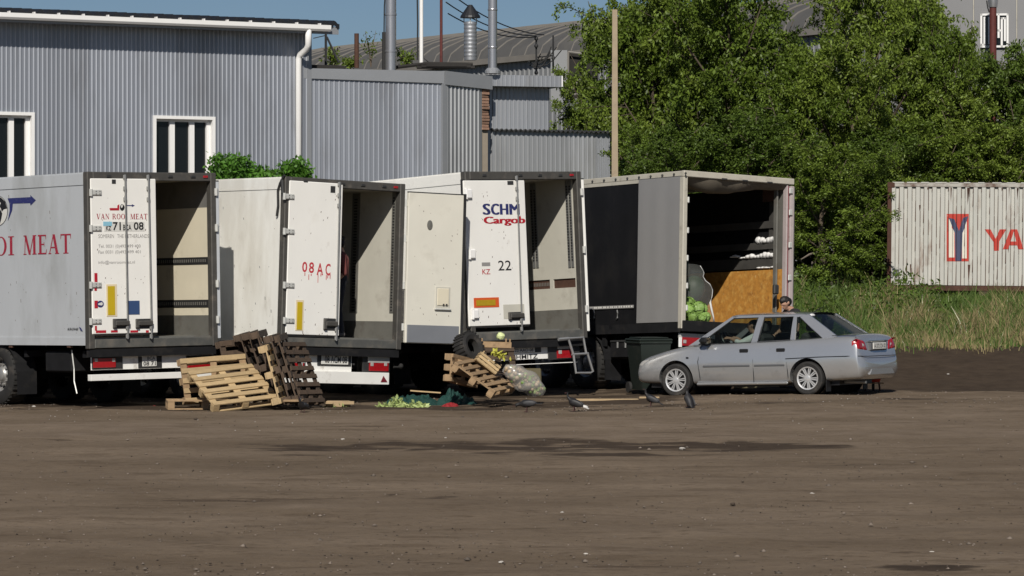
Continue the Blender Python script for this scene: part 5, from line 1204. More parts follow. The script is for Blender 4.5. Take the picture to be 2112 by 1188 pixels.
# ------------------------------------------------ trailer 4: curtain trailer, open at the back
def T4():
    fr, Wd, H = tframe('T4'); L = 13.6
    root = tag(empty('curtain_trailer', fr.M), 'black curtain trailer with grey end panel, open rear and plywood inside', 'trailer')
    S = lambda px, py, off=0.: fr.hit(px, py, 0, off)
    # roof and rails
    mb = MB(); mb.box(-.02, .0, H-.10, .06, L, H, b=.01); mb.build('roof_rail', 'roof_rail', root)
    mb = MB(); mb.box(Wd-.06, 0, H-.10, Wd+.02, L, H, b=.01); mb.build('roof_rail', 'roof_rail', root)
    mb = MB(); mb.box(-.022, -.03, H-.11, Wd+.02, .06, H+.005, b=.012); rh = mb.build('rear_header', 'roof_rail', root)
    for u in (.33, .52, .75):
        mb = MB(); mb.box(Wd*u, -.04, H-.115, Wd*u+.13, -.028, H-.085, b=.004); mb.build('marker_lamp', 'dark_metal', rh)
    for i in range(9):
        v = S(1222+i*24, 368, -.03); mb = MB(); mb.ball((-.03, v.y, H-.055), .022, 5); mb.build('rail_bolt', 'dark_metal', root)
    V = []; F = []; n = 20; mb = MB()
    for i in range(n+1):
        y = .06+(L-.1)*i/n
        for j in range(9):
            u = j/8; V.append((.05+(Wd-.1)*u, y, H-.03-.0*u))
    for i in range(n):
        for j in range(8): F.append((i*9+j, i*9+j+1, i*9+10+j, i*9+9+j))
    mb.add(V, F); mb.build('roof_sheet', 'canopy_cloth', root, smooth=True)
    # gathered roof cloth sagging inside the opening
    V = []; F = []; mb = MB(); n = 14
    for i in range(n+1):
        u = i/n; sag = .10+.20*math.sin(math.pi*min(1, u*1.25))**1.0*(1-.75*u)
        for j, (y, z) in enumerate(((.02, H-.11), (.10, H-.11-sag*.9), (.30, H-.11-sag), (.8, H-.12-sag*.5), (1.4, H-.08))): V.append((.08+(Wd-.18)*u, y+.03*math.sin(u*19), z+.008*math.sin(u*31+j)))
    for i in range(n):
        for j in range(4): F.append((i*5+j, i*5+j+1, i*5+6+j, i*5+5+j))
    mb.add(V, F); mb.build('gathered_cloth', 'canopy_cloth', root, smooth=True)
    # curtain sides with soft waves; grey rear panel
    def curtain(y0, y1, z0, z1, x, m, name, amp=.012, dens=2.6):
        V = []; F = []; n = max(6, int((y1-y0)*14))
        for i in range(n+1):
            y = y0+(y1-y0)*i/n; o_ = amp*math.sin(y*dens*2)+amp*.6*math.sin(y*dens*5.3+1)
            for k in range(5): z = z0+(z1-z0)*k/4; V.append((x+o_*(1-abs(k/2-1)*.5), y, z))
        for i in range(n):
            for k in range(4): F.append((i*5+k, i*5+k+1, i*5+6+k, i*5+5+k))
        mb = MB(); mb.add(V, F); return mb.build(name, m, root, smooth=True)
    yg = S(1317, 500).y; zt, zb = H-.13, S(1390, 664).z
    ztb = S(1250, 384).z
    curtain(.05, yg, zb, H-.10, -.022, 'curtain_grey', 'grey_panel', .006)
    zlow = S(1213, 681).z
    curtain(yg+.01, L, zlow, ztb, -.008, 'curtain_black', 'curtain', .010)
    mb = MB(); mb.box(-.018, yg, ztb, .02, L, H-.10); mb.build('curtain_rail', 'roof_rail', root)
    # pale reflective tape with small marks, buckles
    a, b = S(1309, 632), S(1213, 631); zz = a.z; mb = MB(); mb.box(-.030, a.y, zz-.028, -.022, b.y, zz+.028); tp = mb.build('tape', 'grey_ink', root)
    mb = MB(); y = a.y+.03
    while y < b.y-.05: mb.box(-.034, y, zz-.016, -.030, y+random.uniform(.02, .05), zz+.016); y += random.uniform(.05, .09)
    tag(mb.build('tape_mark', 'plate_white', tp), kind='stuff')
    for px in (1225, 1273, 1213):
        v = S(px, 650, -.03); mb = MB(); mb.tube([(-.035, v.y, v.z+.09), (-.045, v.y-.03, v.z+.04), (-.04, v.y-.02, v.z-.05), (-.03, v.y+.02, v.z-.07)], .014, 6); mb.build('buckle', 'steel', root)
    # posts
    mb = MB(); mb.box(-.02, -.02, -.12, .075, .1, H-.11, b=.01); po = mb.build('rear_post', 'roof_rail', root)
    for z in (.25, .65, 1.15, 1.65, 2.2):
        mb = MB(); mb.box(.07, -.04, z-.05, .11, .02, z+.06, b=.012); mb.build('hinge', 'hinge_pale', po)
    mb = MB(); mb.box(Wd-.10, .10, -.1, Wd, .34, H-.11, b=.01); mb.build('rear_post', 'kick', root)
    # right doors swung out: pinkish leaf edges with red stripes
    for i, (x0_, x1_, y0_, y1_, m) in enumerate(((Wd-.135, Wd-.10, .0, .11, 'door_pink'), (Wd-.098, Wd-.072, .01, .09, 'stripe_red'), (Wd-.070, Wd+.012, -.035, .09, 'door_pink'), (Wd+.014, Wd+.05, -.01, 1.2, 'kick'), (Wd-.20, Wd-.165, .20, .30, 'kick'))):
        mb = MB(); mb.box(x0_, y0_, .0, x1_, y1_, H-.115-.01*i, b=.006); mb.build('door_leaf', m, root)
    for z in (.35, .9, 1.5, 2.1, 2.5):
        mb = MB(); mb.box(Wd-.12, -.065, z-.05, Wd-.04, -.03, z+.06, b=.012); mb.build('hinge', 'hinge_pale', root)
    mb = MB(); c = fr.hit(1602, 597, 1, -.04); mb.box(c.x-.07, -.06, c.z-.09, c.x+.05, .02, c.z+.09, b=.02); mb.build('door_latch', 'dark_metal', root)
    # bed
    mb = MB(); mb.box(0, .0, -.05, Wd, L, .0); mb.build('floor', 'floor_wood', root)
    mb = MB(); mb.box(-.01, -.03, -.17, Wd+.01, .05, .03, b=.01); rs = mb.build('rear_sill', 'chassis', root)
    mb = MB(); mb.box(-.015, .05, -.18, .03, L, -.01); mb.box(Wd-.03, .05, -.18, Wd+.015, L, -.01); mb.build('side_rail', 'chassis', root)
    mb = MB(); mb.box(.02, L-.06, 0, Wd-.02, L, H-.1); mb.build('front_wall', 'slat_dark', root)
    # right side inside: dark curtain, slats, plywood
    mb = MB(); mb.box(Wd-.02, .15, 0, Wd, L-.1, H-.12); mb.build('curtain', 'curtain_black', root)
    W4 = lambda px, py: fr.hit(px, py, 0, Wd-.08)
    for yt, yb in ((455, 470), (499, 513), (530, 553)):
        mb = MB(); mb.box(Wd-.085, .14, W4(1600, yb).z, Wd-.055, L-.3, W4(1600, yt).z, b=.006); mb.build('side_slat', 'slat_dark', root)
    for y in (.5, 3.2, 6.4, 9.6):
        mb = MB(); mb.box(Wd-.054, y, 0, Wd-.022, y+.1, H-.14); mb.build('side_stake', 'slat_dark', root)
    a = fr.hit(1575, 388, 0, Wd-.06); b = fr.hit(1603, 415, 0, Wd-.06); mb = MB(); mb.box(Wd-.08, b.y, b.z, Wd-.05, a.y, a.z); mb.build('corner_panel', 'rust_brown', root)
    mb = MB(); z1 = W4(1560, 558).z; mb.box(Wd-.105, .12, .005, Wd-.09, 3.0, z1, b=.003); ob = mb.build('plywood_sheet', 'osb')
    ob.matrix_world = fr.M.copy(); tag(ob, 'orange flake board sheet standing along the inside of the curtain trailer', 'board')
    # white bags stuffed above the slats
    for k, (p0, p1, yb, hh, lab) in enumerate(((1561, 1603, 499, 16, 'white plastic bundle stuffed above the middle dark slat'), (1527, 1603, 530, 18, 'long white plastic bundle stuffed above the lowest dark slat'), (1563, 1600, 553, 5, 'thin white plastic scrap just above the flake board'), (1510, 1522, 531, 9, 'small separate scrap of white plastic on the lowest dark slat'))):
        y0_, y1_ = W4(p1, yb).y, W4(p0, yb).y; z = W4(p1, yb).z; s = hh/FOC*fr.O.y; mb = MB(); n = max(3, int((y1_-y0_)/.09))
        for i in range(n):
            y = y0_+(y1_-y0_)*(i+.5)/n; q = s*random.uniform(.45, 1)*(1 if p0 > 1540 else (1-.65*i/n)); mb.ball((Wd-.07+random.uniform(-.02, .0), y, z+q*.42), (.05, .085, q*.52), 6, jit=.12)
        o = mb.build('plastic_bundle', 'bag_white', smooth=True); o.matrix_world = fr.M.copy(); tag(o, lab, 'plastic', 'white plastic inside the curtain trailer')
    # cabbages at the rear edge under clear film, dark melons above
    cab = MB(); cab.ball((0, 0, 0), (.9, .9, .82), 8, jit=.04); cm = None; rg = random.Random(8)
    for k in range(13):
        V = []; F = []; n = 7; Ml = Matrix.Rotation(rg.uniform(0, 6.28), 3, 'Z') @ Matrix.Rotation(rg.uniform(.2, 2.3), 3, 'X'); fl_ = rg.uniform(.12, .5); ph = rg.uniform(0, 6)
        for i in range(n+1):
            for j in range(n+1):
                u, v = (i/n-.5)*1.7, (j/n-.5)*1.5; ed = max(0, max(abs(u)/.85, abs(v)/.75)-.55); r_ = .95+.03*math.sin(9*u+ph)+fl_*ed**1.3+.07*ed*math.sin(13*(u+v)+ph)+.035*abs(math.sin(6*v+ph)); V.append(Ml @ Vector((math.sin(u)*math.cos(v)*r_, math.sin(v)*r_, math.cos(u)*math.cos(v)*r_*.92)))
        for i in range(n):
            for j in range(n): F.append((i*(n+1)+j, i*(n+1)+j+1, (i+1)*(n+1)+j+1, (i+1)*(n+1)+j))
        cab.add(V, F)
    spots = []; p0 = fr.hit(1412, 663, 1, .25).x; p1 = fr.hit(1462, 663, 1, .25).x
    for lay, (nx, z, ny) in enumerate(((4, .11, 3), (4, .26, 3), (3, .38, 2))):
        for j in range(ny):
            for i in range(nx):
                if lay == 2 and i == 2 and j == 0: continue
                spots.append((p0+.10+(p1-p0-.16)*(i/(3.4))+.06*(j % 2)+random.uniform(-.035, .035), .20+j*.24+.05*(i % 2)+.06*lay+random.uniform(-.03, .03), z+random.uniform(-.03, .03)))
    random.seed(3)
    for s in spots:
        if cm is None: o = cab.build('cabbage', 'cabbage', smooth=True); cm = o.data
        else: o = link('cabbage', cm)
        r_ = random.uniform(.095, .13); o.matrix_world = fr.M @ Matrix.Translation(s) @ Matrix.Rotation(random.uniform(0, 6), 4, 'Z') @ Matrix.Rotation(random.uniform(-.8, .8), 4, 'X') @ Matrix.Scale(r_, 4)
        tag(o, 'green cabbage heaped at the open rear of the curtain trailer', 'cabbage', 'cabbages in the curtain trailer')
    mm = None
    for s in ((p0+.22, .75, .70, .2), (p0+.62, .8, .66, .22), (p0+.35, 1.2, .55, .25), (p0+.75, 1.25, .5, .24), (p0+.1, 1.1, 1.0, .22), (p0+.3, .8, 1.05, .19), (p0+.5, 1.3, .95, .22)):
        if mm is None: mb = MB(); mb.ball((0, 0, 0), (1, 1, 1.12), 10); o = mb.build('melon', 'melon', smooth=True); mm = o.data
        else: o = link('melon', mm)
        o.matrix_world = fr.M @ Matrix.Translation(s[:3]) @ Matrix.Rotation(random.uniform(-.6, .6), 4, 'X') @ Matrix.Scale(s[3], 4); tag(o, 'dark green round melon heaped behind clear film in the curtain trailer', 'melon', 'melons in the curtain trailer')
    # clear film hanging to the right of the heap with a bright edge
    e = [(1444, 548), (1449, 556), (1452, 563), (1450, 570), (1455, 579), (1464, 586), (1470, 598), (1468, 612), (1465, 624), (1468, 640), (1471, 652), (1473, 664)]
    E_ = [fr.hit(x, y, 1, .35+.01*i) for i, (x, y) in enumerate(e)]; V = []; F = []; mb = MB(); n = 8
    for p in E_:
        for j in range(n+1): u = j/n; V.append((p.x+(p0-.25-p.x)*u, p.y+.25*u+.03*math.sin(u*12+p.z*4), p.z+.03*math.sin(u*6)))
    for i in range(len(E_)-1):
        for j in range(n): F.append((i*(n+1)+j, i*(n+1)+j+1, (i+1)*(n+1)+j+1, (i+1)*(n+1)+j))
    mb.add(V, F); fl = mb.build('clear_film', 'film', smooth=True); fl.matrix_world = fr.M.copy(); tag(fl, 'clear plastic film with bright folded edge draped beside the cabbages', 'film')
    mb = MB(); mb.tube(E_, [.006]*4+[.009]*4+[.02, .022, .018, .014], 5); mb.build('folded_edge', 'bag_white', fl, smooth=True)
    # running gear
    chassis(root, fr, Wd, L, (2.95, 4.26, 5.57), -.18)
    B = lambda x0, y0, x1, y1, off, m, nm, th=.05, par=None: plate(root, fr, x0, y0, x1, y1, off, m, nm, th, par)
    lb = B(1402, 694, 1470, 716, .12, 'chassis', 'light_board', .03); B(1402, 690, 1475, 696, .10, 'hinge_pale', 'light_trim', .05)
    l = B(1407, 697, 1443, 713, .08, 'red_lens', 'tail_light', .05); B(1401, 696, 1407, 716, .085, 'pvc_white', 'reflector', .03); [B(u, 701, u+6, 708, .07, 'clear_lens', 'lamp_lens', .02, l) for u in (1410, 1441)]
    B(1402, 735, 1620, 750, .1, 'chassis', 'bumper_bar', .1)
    # tool box and water tank on the side
    a, b = S(1257, 740, .06), S(1304, 702, .06); mb = MB(); mb.box(.06, b.y, a.z, .5, a.y, b.z, b=.03); tb = mb.build('tool_box', 'chassis', root)
    mb = MB(); mb.box(.045, b.y+.02, b.z-.03, .075, a.y-.02, b.z+.01, b=.008); mb.build('box_lid', 'dark_metal', tb)
    for u in (.25, .6): mb = MB(); y = b.y+(a.y-b.y)*u; mb.box(.04, y, b.z-.14, .06, y+.05, b.z-.02, b=.008); mb.build('box_clip', 'steel', tb)
    a = S(1340, 706, .1); mb = MB(); mb.tube([(.1, a.y+.45, a.z+.02), (.1, a.y, a.z), (.1, a.y-.5, a.z-.03)], .03, 8); mb.build('side_bar', 'dark_metal', root)
    a = S(1215, 705, .2); mb = MB(); mb.box(.05, a.y-.7, a.z-.1, .10, a.y-.6, a.z+.15); mb.build('bracket', 'chassis', root)
T4()

# ================================================================== CAR
def evaluated(o, name):
    dg = bpy.context.evaluated_depsgraph_get(); dg.update(); me = bpy.data.meshes.new_from_object(o.evaluated_get(dg)); o.modifiers.clear(); old = o.data; o.data = me; me.name = name; return o
def car():
    rear = px2w(1670, 780, 61.8); front = px2w(1399, 784, 61.8+1.26)
    fx = (front-rear).normalized(); up = Vector((0, 0, 1)); ly = up.cross(fx).normalized(); uz = fx.cross(ly)
    Rm3 = Matrix((fx, ly, uz)).transposed(); M = Rm3.to_4x4(); M.translation = rear-Rm3 @ Vector((1.02, .735, .287))
    root = tag(empty('parked_car', M), 'silver four door saloon car parked behind the curtain trailer', 'car')
    ST = [(0.00, .60, .40, .53, .58, .54), (0.035, .72, .30, .60, .68, .615), (0.085, .785, .25, .70, .72, .72), (.10, .792, .245, .88, .71, .93), (.14, .80, .24, .965, .70, 1.01), (.26, .815, .235, .985, .705, 1.035), (.60, .83, .215, .975, .71, 1.02), (1.02, .834, .2, .955, .72, .985), (1.7, .836, .19, .925, .735, .94), (2.6, .836, .19, .905, .735, .92), (3.2, .832, .19, .88, .72, .915), (3.6, .826, .2, .825, .70, .865), (3.95, .81, .21, .745, .67, .785), (4.16, .785, .22, .69, .65, .735), (4.28, .755, .23, .635, .63, .67), (4.34, .71, .25, .57, .60, .59), (4.365, .62, .29, .49, .54, .50)]
    V = []; F = []; nh = 10
    for x, wd, zb, zs, ws, zt in ST:
        hgt = zs-zb
        half = [(0, zb), (wd-.12, zb), (wd-.03, zb+.05*min(1, hgt/.3)), (wd, zb+hgt*.28), (wd+.004, zb+hgt*.52), (wd-.006, zb+hgt*.62), (wd-.03, zb+hgt*.86), (ws+(wd-ws)*.35, zs-.012), (ws-.06, zs+(zt-zs)*.45), (ws*.45, zt-.006), (0, zt)]
        ring = half+[(-y, z) for y, z in half[-2:0:-1]]
        V += [(x, y, z) for y, z in ring]; n = len(ring)
    for i in range(len(ST)-1):
        for k in range(n): F.append((i*n+k, i*n+(k+1) % n, (i+1)*n+(k+1) % n, (i+1)*n+k))
    F += [tuple(range(n)), tuple(range((len(ST)-1)*n, len(ST)*n))]
    mb = MB(); mb.add(V, F); body = mb.build('body', 'car_silver', root)
    md = body.modifiers.new('s', 'SUBSURF'); md.levels = 2; md.render_levels = 2
    cut = MB()
    for ax in (1.02, 3.54):
        for s in (1, -1): cut.tube([(ax, s*.50, .295), (ax, s*1.0, .295)], .335, 40)
    co = cut.build('cutter', 'car_black', root); b1 = body.modifiers.new('b', 'BOOLEAN'); b1.object = co; b1.operation = 'DIFFERENCE'; b1.solver = 'EXACT'
    c2 = MB(); c2.box(1.12, -.655, .36, 3.12, .655, 1.3); c2o = c2.build('cutter', 'cabin', root); b2 = body.modifiers.new('b', 'BOOLEAN'); b2.object = c2o; b2.operation = 'DIFFERENCE'; b2.solver = 'EXACT'
    evaluated(body, 'body'); bpy.data.objects.remove(co); bpy.data.objects.remove(c2o)
    me = body.data; me.polygons.foreach_set('use_smooth', [True]*len(me.polygons)); me.set_sharp_from_angle(angle=R(38))
    # arches and underside
    for ax in (1.02, 3.54):
        for s in (1, -1):
            mb = MB(); Mx = Matrix.Translation((ax, s*.5, .295)) @ Matrix.Rotation(R(-90*s), 4, 'X'); mb.lathe([(0, .0), (.335, .0), (.336, .26)], 32, M=Mx); mb.build('wheel_arch', 'car_black', root, fix=False)
    mb = MB(); mb.box(.5, -.66, .16, 4.1, .66, .235); mb.build('underbody', 'car_black', root)
    mb = MB(); mb.tube([(.10, .45, .2), (.5, .45, .21)], .028, 10); mb.build('exhaust', 'steel', root)
    # cabin lining
    mb = MB(); mb.box(1.125, -.65, .365, 3.115, .65, .385); mb.box(1.125, -.65, .385, 1.145, .65, .93); mb.box(3.09, -.65, .385, 3.115, .65, .88); mb.box(1.15, .63, .385, 3.08, .652, .90); mb.box(1.15, -.652, .385, 3.08, -.63, .90); mb.box(2.78, -.63, .62, 3.2, .63, .90, b=.05); mb.build('cabin_lining', 'cabin', root)
    def seat(x, y, w_):
        mb = MB(); mb.box(x-.05, y-w_, .40, x+.48, y+w_, .56, b=.05); mb.box(-.07, -w_, 0, .07, w_, .58, b=.05, M=Matrix.Translation((x, y, .5)) @ Matrix.Rotation(R(-16), 4, 'Y')); s = mb.build('seat', 'seat', root)
        for yy in ([y] if w_ < .4 else [y-.35, y+.35]):
            mb = MB(); mb.box(-.05, -.13, .60, .05, .13, .80, b=.04, M=Matrix.Translation((x, yy, .5)) @ Matrix.Rotation(R(-14), 4, 'Y')); mb.build('headrest', 'seat', s)
    seat(2.16, .36, .25); seat(2.16, -.36, .25); seat(1.32, 0, .60)
    mb = MB(); Mx = Matrix.Translation((2.74, .36, .95)) @ Matrix.Rotation(R(-62), 4, 'Y'); ring = [(.18*math.cos(a), .18*math.sin(a), 0) for a in np.linspace(0, 2*math.pi, 19)]; mb.tube(ring, .014, 6, M=Mx); mb.box(-.17, -.02, -.012, .17, .02, .012, M=Mx); mb.tube([(2.75, .36, .94), (2.95, .36, .84)], .03, 8); mb.build('steering_wheel', 'car_black', root, smooth=40)
    # glasshouse
    yy = lambda z: .722-(z-.93)/.445*.150
    def side(poly, th, m, name, s, par=None, inset=0.):
        mb = MB(); P = [(x, s*(yy(z)-inset), z) for x, z in poly]; mb.prism(P, (0, -s*th, 0)); return mb.build(name, m, par or root)
    FW = [(3.12, .895), (2.12, .912), (2.035, 1.335), (2.50, 1.330)]; RW = [(1.99, .913), (1.38, .930), (1.37, 1.335), (1.925, 1.338)]; QW = [(1.285, .934), (.78, .962), (1.215, 1.300), (1.29, 1.330)]
    for s in (1, -1):
        for poly in ([(3.32, .875), (3.12, .895), (2.50, 1.330), (2.42, 1.372), (2.53, 1.372)], [(2.53, 1.373), (2.505, 1.329), (1.28, 1.329), (1.10, 1.372), (1.25, 1.385), (2.42, 1.388)], [(2.12, .905), (1.99, .905), (1.925, 1.33), (2.035, 1.33)], [(1.38, .92), (1.285, .925), (1.288, 1.33), (1.372, 1.33)], [(.80, .935), (.50, .985), (.54, 1.01), (1.10, 1.378), (1.24, 1.335), (1.215, 1.295), (.775, .96)]):
            side(poly, .045, 'car_silver', 'pillar', s)
        side([(3.22, .87), (3.22, .893), (.78, .964), (.78, .937)], .04, 'car_trim', 'belt_moulding', s)
        for poly in (FW, RW, QW): side(poly, .005, 'car_glass', 'side_window', s, None, .018)
        for poly in (FW, RW, QW):       # dark window seals
            P = poly+poly[:1]; mb = MB(); mb.tube([(x, s*(yy(z)-.004), z) for x, z in P], .011, 5); mb.build('window_seal', 'car_black', root)
        # door seams, handles, side moulding, fender repeater, mirror
        sw = lambda z: .8365 if z < .62 else .8365-(z-.62)*.27
        for pts in ([(3.06, .86), (3.10, .6), (3.06, .3)], [(2.06, .89), (2.04, .6), (2.03, .24)], [(1.33, .905), (1.36, .7), (1.40, .56), (1.38, .30)]):
            mb = MB(); mb.tube([(x, s*(sw(z)-.004), z) for x, z in pts], .007, 4); mb.build('door_seam', 'car_black', root)
        for x in (2.22, 1.52):
            mb = MB(); mb.box(x-.085, s*.795, .738, x+.085, s*.824, .806, b=.03); mb.build('door_handle', 'car_black', root)
        for x0, x1 in ((2.10, 3.0), (1.44, 2.02)):
            mb = MB(); mb.box(x0, s*.828, .50, x1, s*.846, .535, b=.008); mb.build('side_moulding', 'car_trim', root)
        mb = MB(); mb.box(3.28, s*.815, .66, 3.33, s*.838, .685, b=.008); mb.build('repeater', 'car_black', root)
        mb = MB(); mb.box(2.86, s*.76, .90, 3.02, s*.96, 1.02, b=.045); mi = mb.build('mirror', 'car_black', root); mb = MB(); mb.box(2.855, s*.80, .915, 2.865, s*.945, 1.005); mb.build('mirror_glass', 'chrome', mi)
        mb = MB(); mb.box(1.40, s*.77, .19, 3.14, s*.825, .24, b=.015); mb.build('sill', 'car_silver', root)
    def bowed(P, m, name, bow, th=.006):
        n = 8; V = []; F = []; A, B_, C_, D_ = [Vector(p) for p in P]; nr = (B_-A).cross(D_-A).normalized()
        for i in range(n+1):
            for j in range(n+1):
                u, v = i/n, j/n; V.append((A.lerp(B_, u)).lerp(D_.lerp(C_, u), v)+nr*bow*(1-(2*u-1)**2))
        for i in range(n):
            for j in range(n): F.append((i*(n+1)+j, (i+1)*(n+1)+j, (i+1)*(n+1)+j+1, i*(n+1)+j+1))
        mb = MB(); mb.add(V, F); return mb.build(name, m, root, smooth=True)
    bowed([(3.26, -.70, .89), (3.26, .70, .89), (2.47, .575, 1.365), (2.47, -.575, 1.365)], 'car_glass', 'windscreen', .03)
    rw = bowed([(.56, .685, 1.0), (.56, -.685, 1.0), (1.14, -.575, 1.368), (1.14, .575, 1.368)], 'rear_glass', 'rear_window', .03)
    mb = MB(); mb.ball((1.10, .42, 1.355), (.045, .1, .03), 5); mb.build('sticker', 'pvc_white', rw)
    n = 10; V = []; F = []
    for i in range(n+1):
        for j in range(n+1):
            x = 1.10+(2.54-1.10)*i/n; y = -.578+1.156*j/n; V.append((x, y, 1.372+.035*(1-(y/.58)**2)+.016*(1-((x-1.85)/.75)**2)))
    for i in range(n):
        for j in range(n): F.append((i*(n+1)+j, (i+1)*(n+1)+j, (i+1)*(n+1)+j+1, i*(n+1)+j+1))
    mb = MB(); mb.add(V, F); mb.add([(x, y, z-.03) for x, y, z in V], [f[::-1] for f in F]); mb.build('roof', 'car_silver', root, smooth=True, fix=False)
    mb = MB(); mb.tube([(1.2, .1, 1.42), (1.02, .1, 1.50)], .008, 5); mb.build('aerial', 'car_black', root)
    # rear: lamps, plate, bumper groove, mud flaps; lamps lie on the body surface
    from mathutils.bvhtree import BVHTree
    bvh = BVHTree.FromPolygons([v.co.copy() for v in body.data.vertices], [tuple(p.vertices) for p in body.data.polygons])
    def on_body(p, ax, off):
        d = Vector((1, 0, 0)) if ax == 'rear' else (Vector((-1, 0, 0)) if ax == 'front' else Vector((0, -1 if p[0] > 0 else 1, 0)))
        o_ = Vector((-1 if ax == 'rear' else 6, p[0], p[1])); h = bvh.ray_cast(o_, d)
        v_ = (h[0]-d*off) if h[0] is not None else Vector((.1, p[0], p[1]))
        if ax == 'rear': v_.x = min(v_.x, .20)
        return v_
    def patch(quad, ax, off, m, name, par, n=8):
        V = []; F = []
        for i in range(n+1):
            for j in range(n+1):
                u, v = i/n, j/n; p = [(quad[0][k]*(1-u)+quad[1][k]*u)*(1-v)+(quad[3][k]*(1-u)+quad[2][k]*u)*v for k in (0, 1)]; e = min(u, 1-u, v, 1-v); V.append(on_body(p, ax, off if e > 1e-6 else -.004))
        for i in range(n):
            for j in range(n): F.append((i*(n+1)+j, (i+1)*(n+1)+j, (i+1)*(n+1)+j+1, i*(n+1)+j+1))
        mb = MB(); mb.add(V, F); return mb.build(name, m, par, smooth=True)
    for s in (1, -1):
        t_ = patch([(s*.785, .765), (s*.56, .745), (s*.60, .925), (s*.775, .945)], 'rear', .012, 'red_lens', 'tail_light', root)
        patch([(s*.56, .745), (s*.42, .735), (s*.50, .90), (s*.60, .925)], 'rear', .012, 'red_lens', 'tail_light_inner', t_)
        patch([(s*.60, .80), (s*.50, .79), (s*.535, .86), (s*.61, .87)], 'rear', .017, 'clear_lens', 'reverse_lamp', t_, 4)
        mb = MB(); mb.box(.66, s*.66, .06, .675, s*.83, .26); mb.build('mud_flap', 'car_black', root)
        patch([(s*.765, .545), (s*.56, .53), (s*.58, .62), (s*.765, .655)], 'front', .008, 'clear_lens', 'headlight', root)
    mb = MB(); mb.box(.05, -.33, .735, .11, .33, .885, b=.01); rp = mb.build('plate_recess', 'car_trim', root)
    mb = MB(); mb.box(.032, -.26, .755, .05, .26, .865, b=.004); p = mb.build('number_plate', 'plate_white', root)
    me = text_mesh('A 372 CN 02', .01); cow = np.empty(len(me.vertices)*3, np.float32); me.vertices.foreach_get('co', cow); cow = cow.reshape(-1, 3); lo, hi = cow.min(0), cow.max(0); u = (cow-lo)/np.maximum(hi-lo, 1e-6)
    me.vertices.foreach_set('co', np.stack([np.full(len(u), .0305), .23-.46*u[:, 0], .775+.07*u[:, 1]], 1).astype(np.float32).ravel()); me.materials.clear(); me.materials.append(MATS['black_ink']); me.update(); link('lettering', me, p)
    mb = MB(); mb.box(.04, -.36, .885, .09, .36, .905, b=.006); mb.build('trunk_handle', 'chrome', root)
    mb = MB(); mb.tube([(.05, .70, .645), (.02, .55, .64), (.01, 0, .64), (.02, -.55, .64), (.05, -.7, .645)], .006, 4); mb.tube([(1.42, .838, .625), (.8, .834, .645), (.3, .822, .65), (.09, .77, .648), (.05, .7, .645)], .007, 4); mb.build('bumper_seam', 'car_black', root)
    mb = MB(); mb.prism([(.0, -.50, .33), (.0, -.42, .42), (.0, .42, .42), (.0, .50, .33)], (.06, 0, 0)); mb.build('bumper_recess', 'car_silver', root)
    mb = MB(); mb.tube([(.16, .70, .975), (.15, .70, .93), (.10, .70, .9)], .005, 4); mb.tube([(.14, .715, 1.0), (.6, .70, 1.0)], .005, 4); mb.build('trunk_seam', 'car_black', root)
    # wheels
    ty = MB(); ty.lathe([(.19, -.07), (.21, -.09), (.255, -.097), (.278, -.085), (.287, -.06), (.287, .06), (.278, .085), (.255, .097), (.21, .09), (.19, .07)], 36); to = ty.build('x', 'rubber', smooth=35)
    bk = MB(); bk.lathe([(.195, .05), (.0, .035)], 24); bo = bk.build('x', 'car_black', smooth=True)
    rm = MB(); rm.lathe([(.200, .085), (.196, .095), (.178, .088), (.172, .07)], 30); rm.lathe([(.05, .07), (.045, .088), (.0, .092)], 16)
    for k in range(9):
        a = 2*math.pi*k/9
        for dlt in (-.018, .018):
            Mx = Matrix.Rotation(a, 4, 'Z'); rm.add([(.042, dlt*.5-.008, .08), (.042, dlt*.5+.008, .08), (.178, dlt+.009, .082), (.178, dlt-.009, .082), (.042, dlt*.5-.008, .06), (.042, dlt*.5+.008, .06), (.178, dlt+.011, .06), (.178, dlt-.011, .06)], [(0, 1, 2, 3), (0, 3, 7, 4), (1, 5, 6, 2), (2, 6, 7, 3)], M=Mx)
    ro = rm.build('x', 'rim_alloy', smooth=35)
    for ax in (1.02, 3.54):
        for s in (1, -1):
            wh = link('wheel', to.data, root); wh.matrix_local = Matrix.Translation((ax, s*.735, .287)) @ Matrix.Rotation(R(-90*s), 4, 'X') @ Matrix.Rotation(random.random()*3, 4, 'Z')
            link('rim', ro.data, wh); link('hub_back', bo.data, wh)
    for o in (to, ro, bo): bpy.data.objects.remove(o)
    return M
CARM = car()

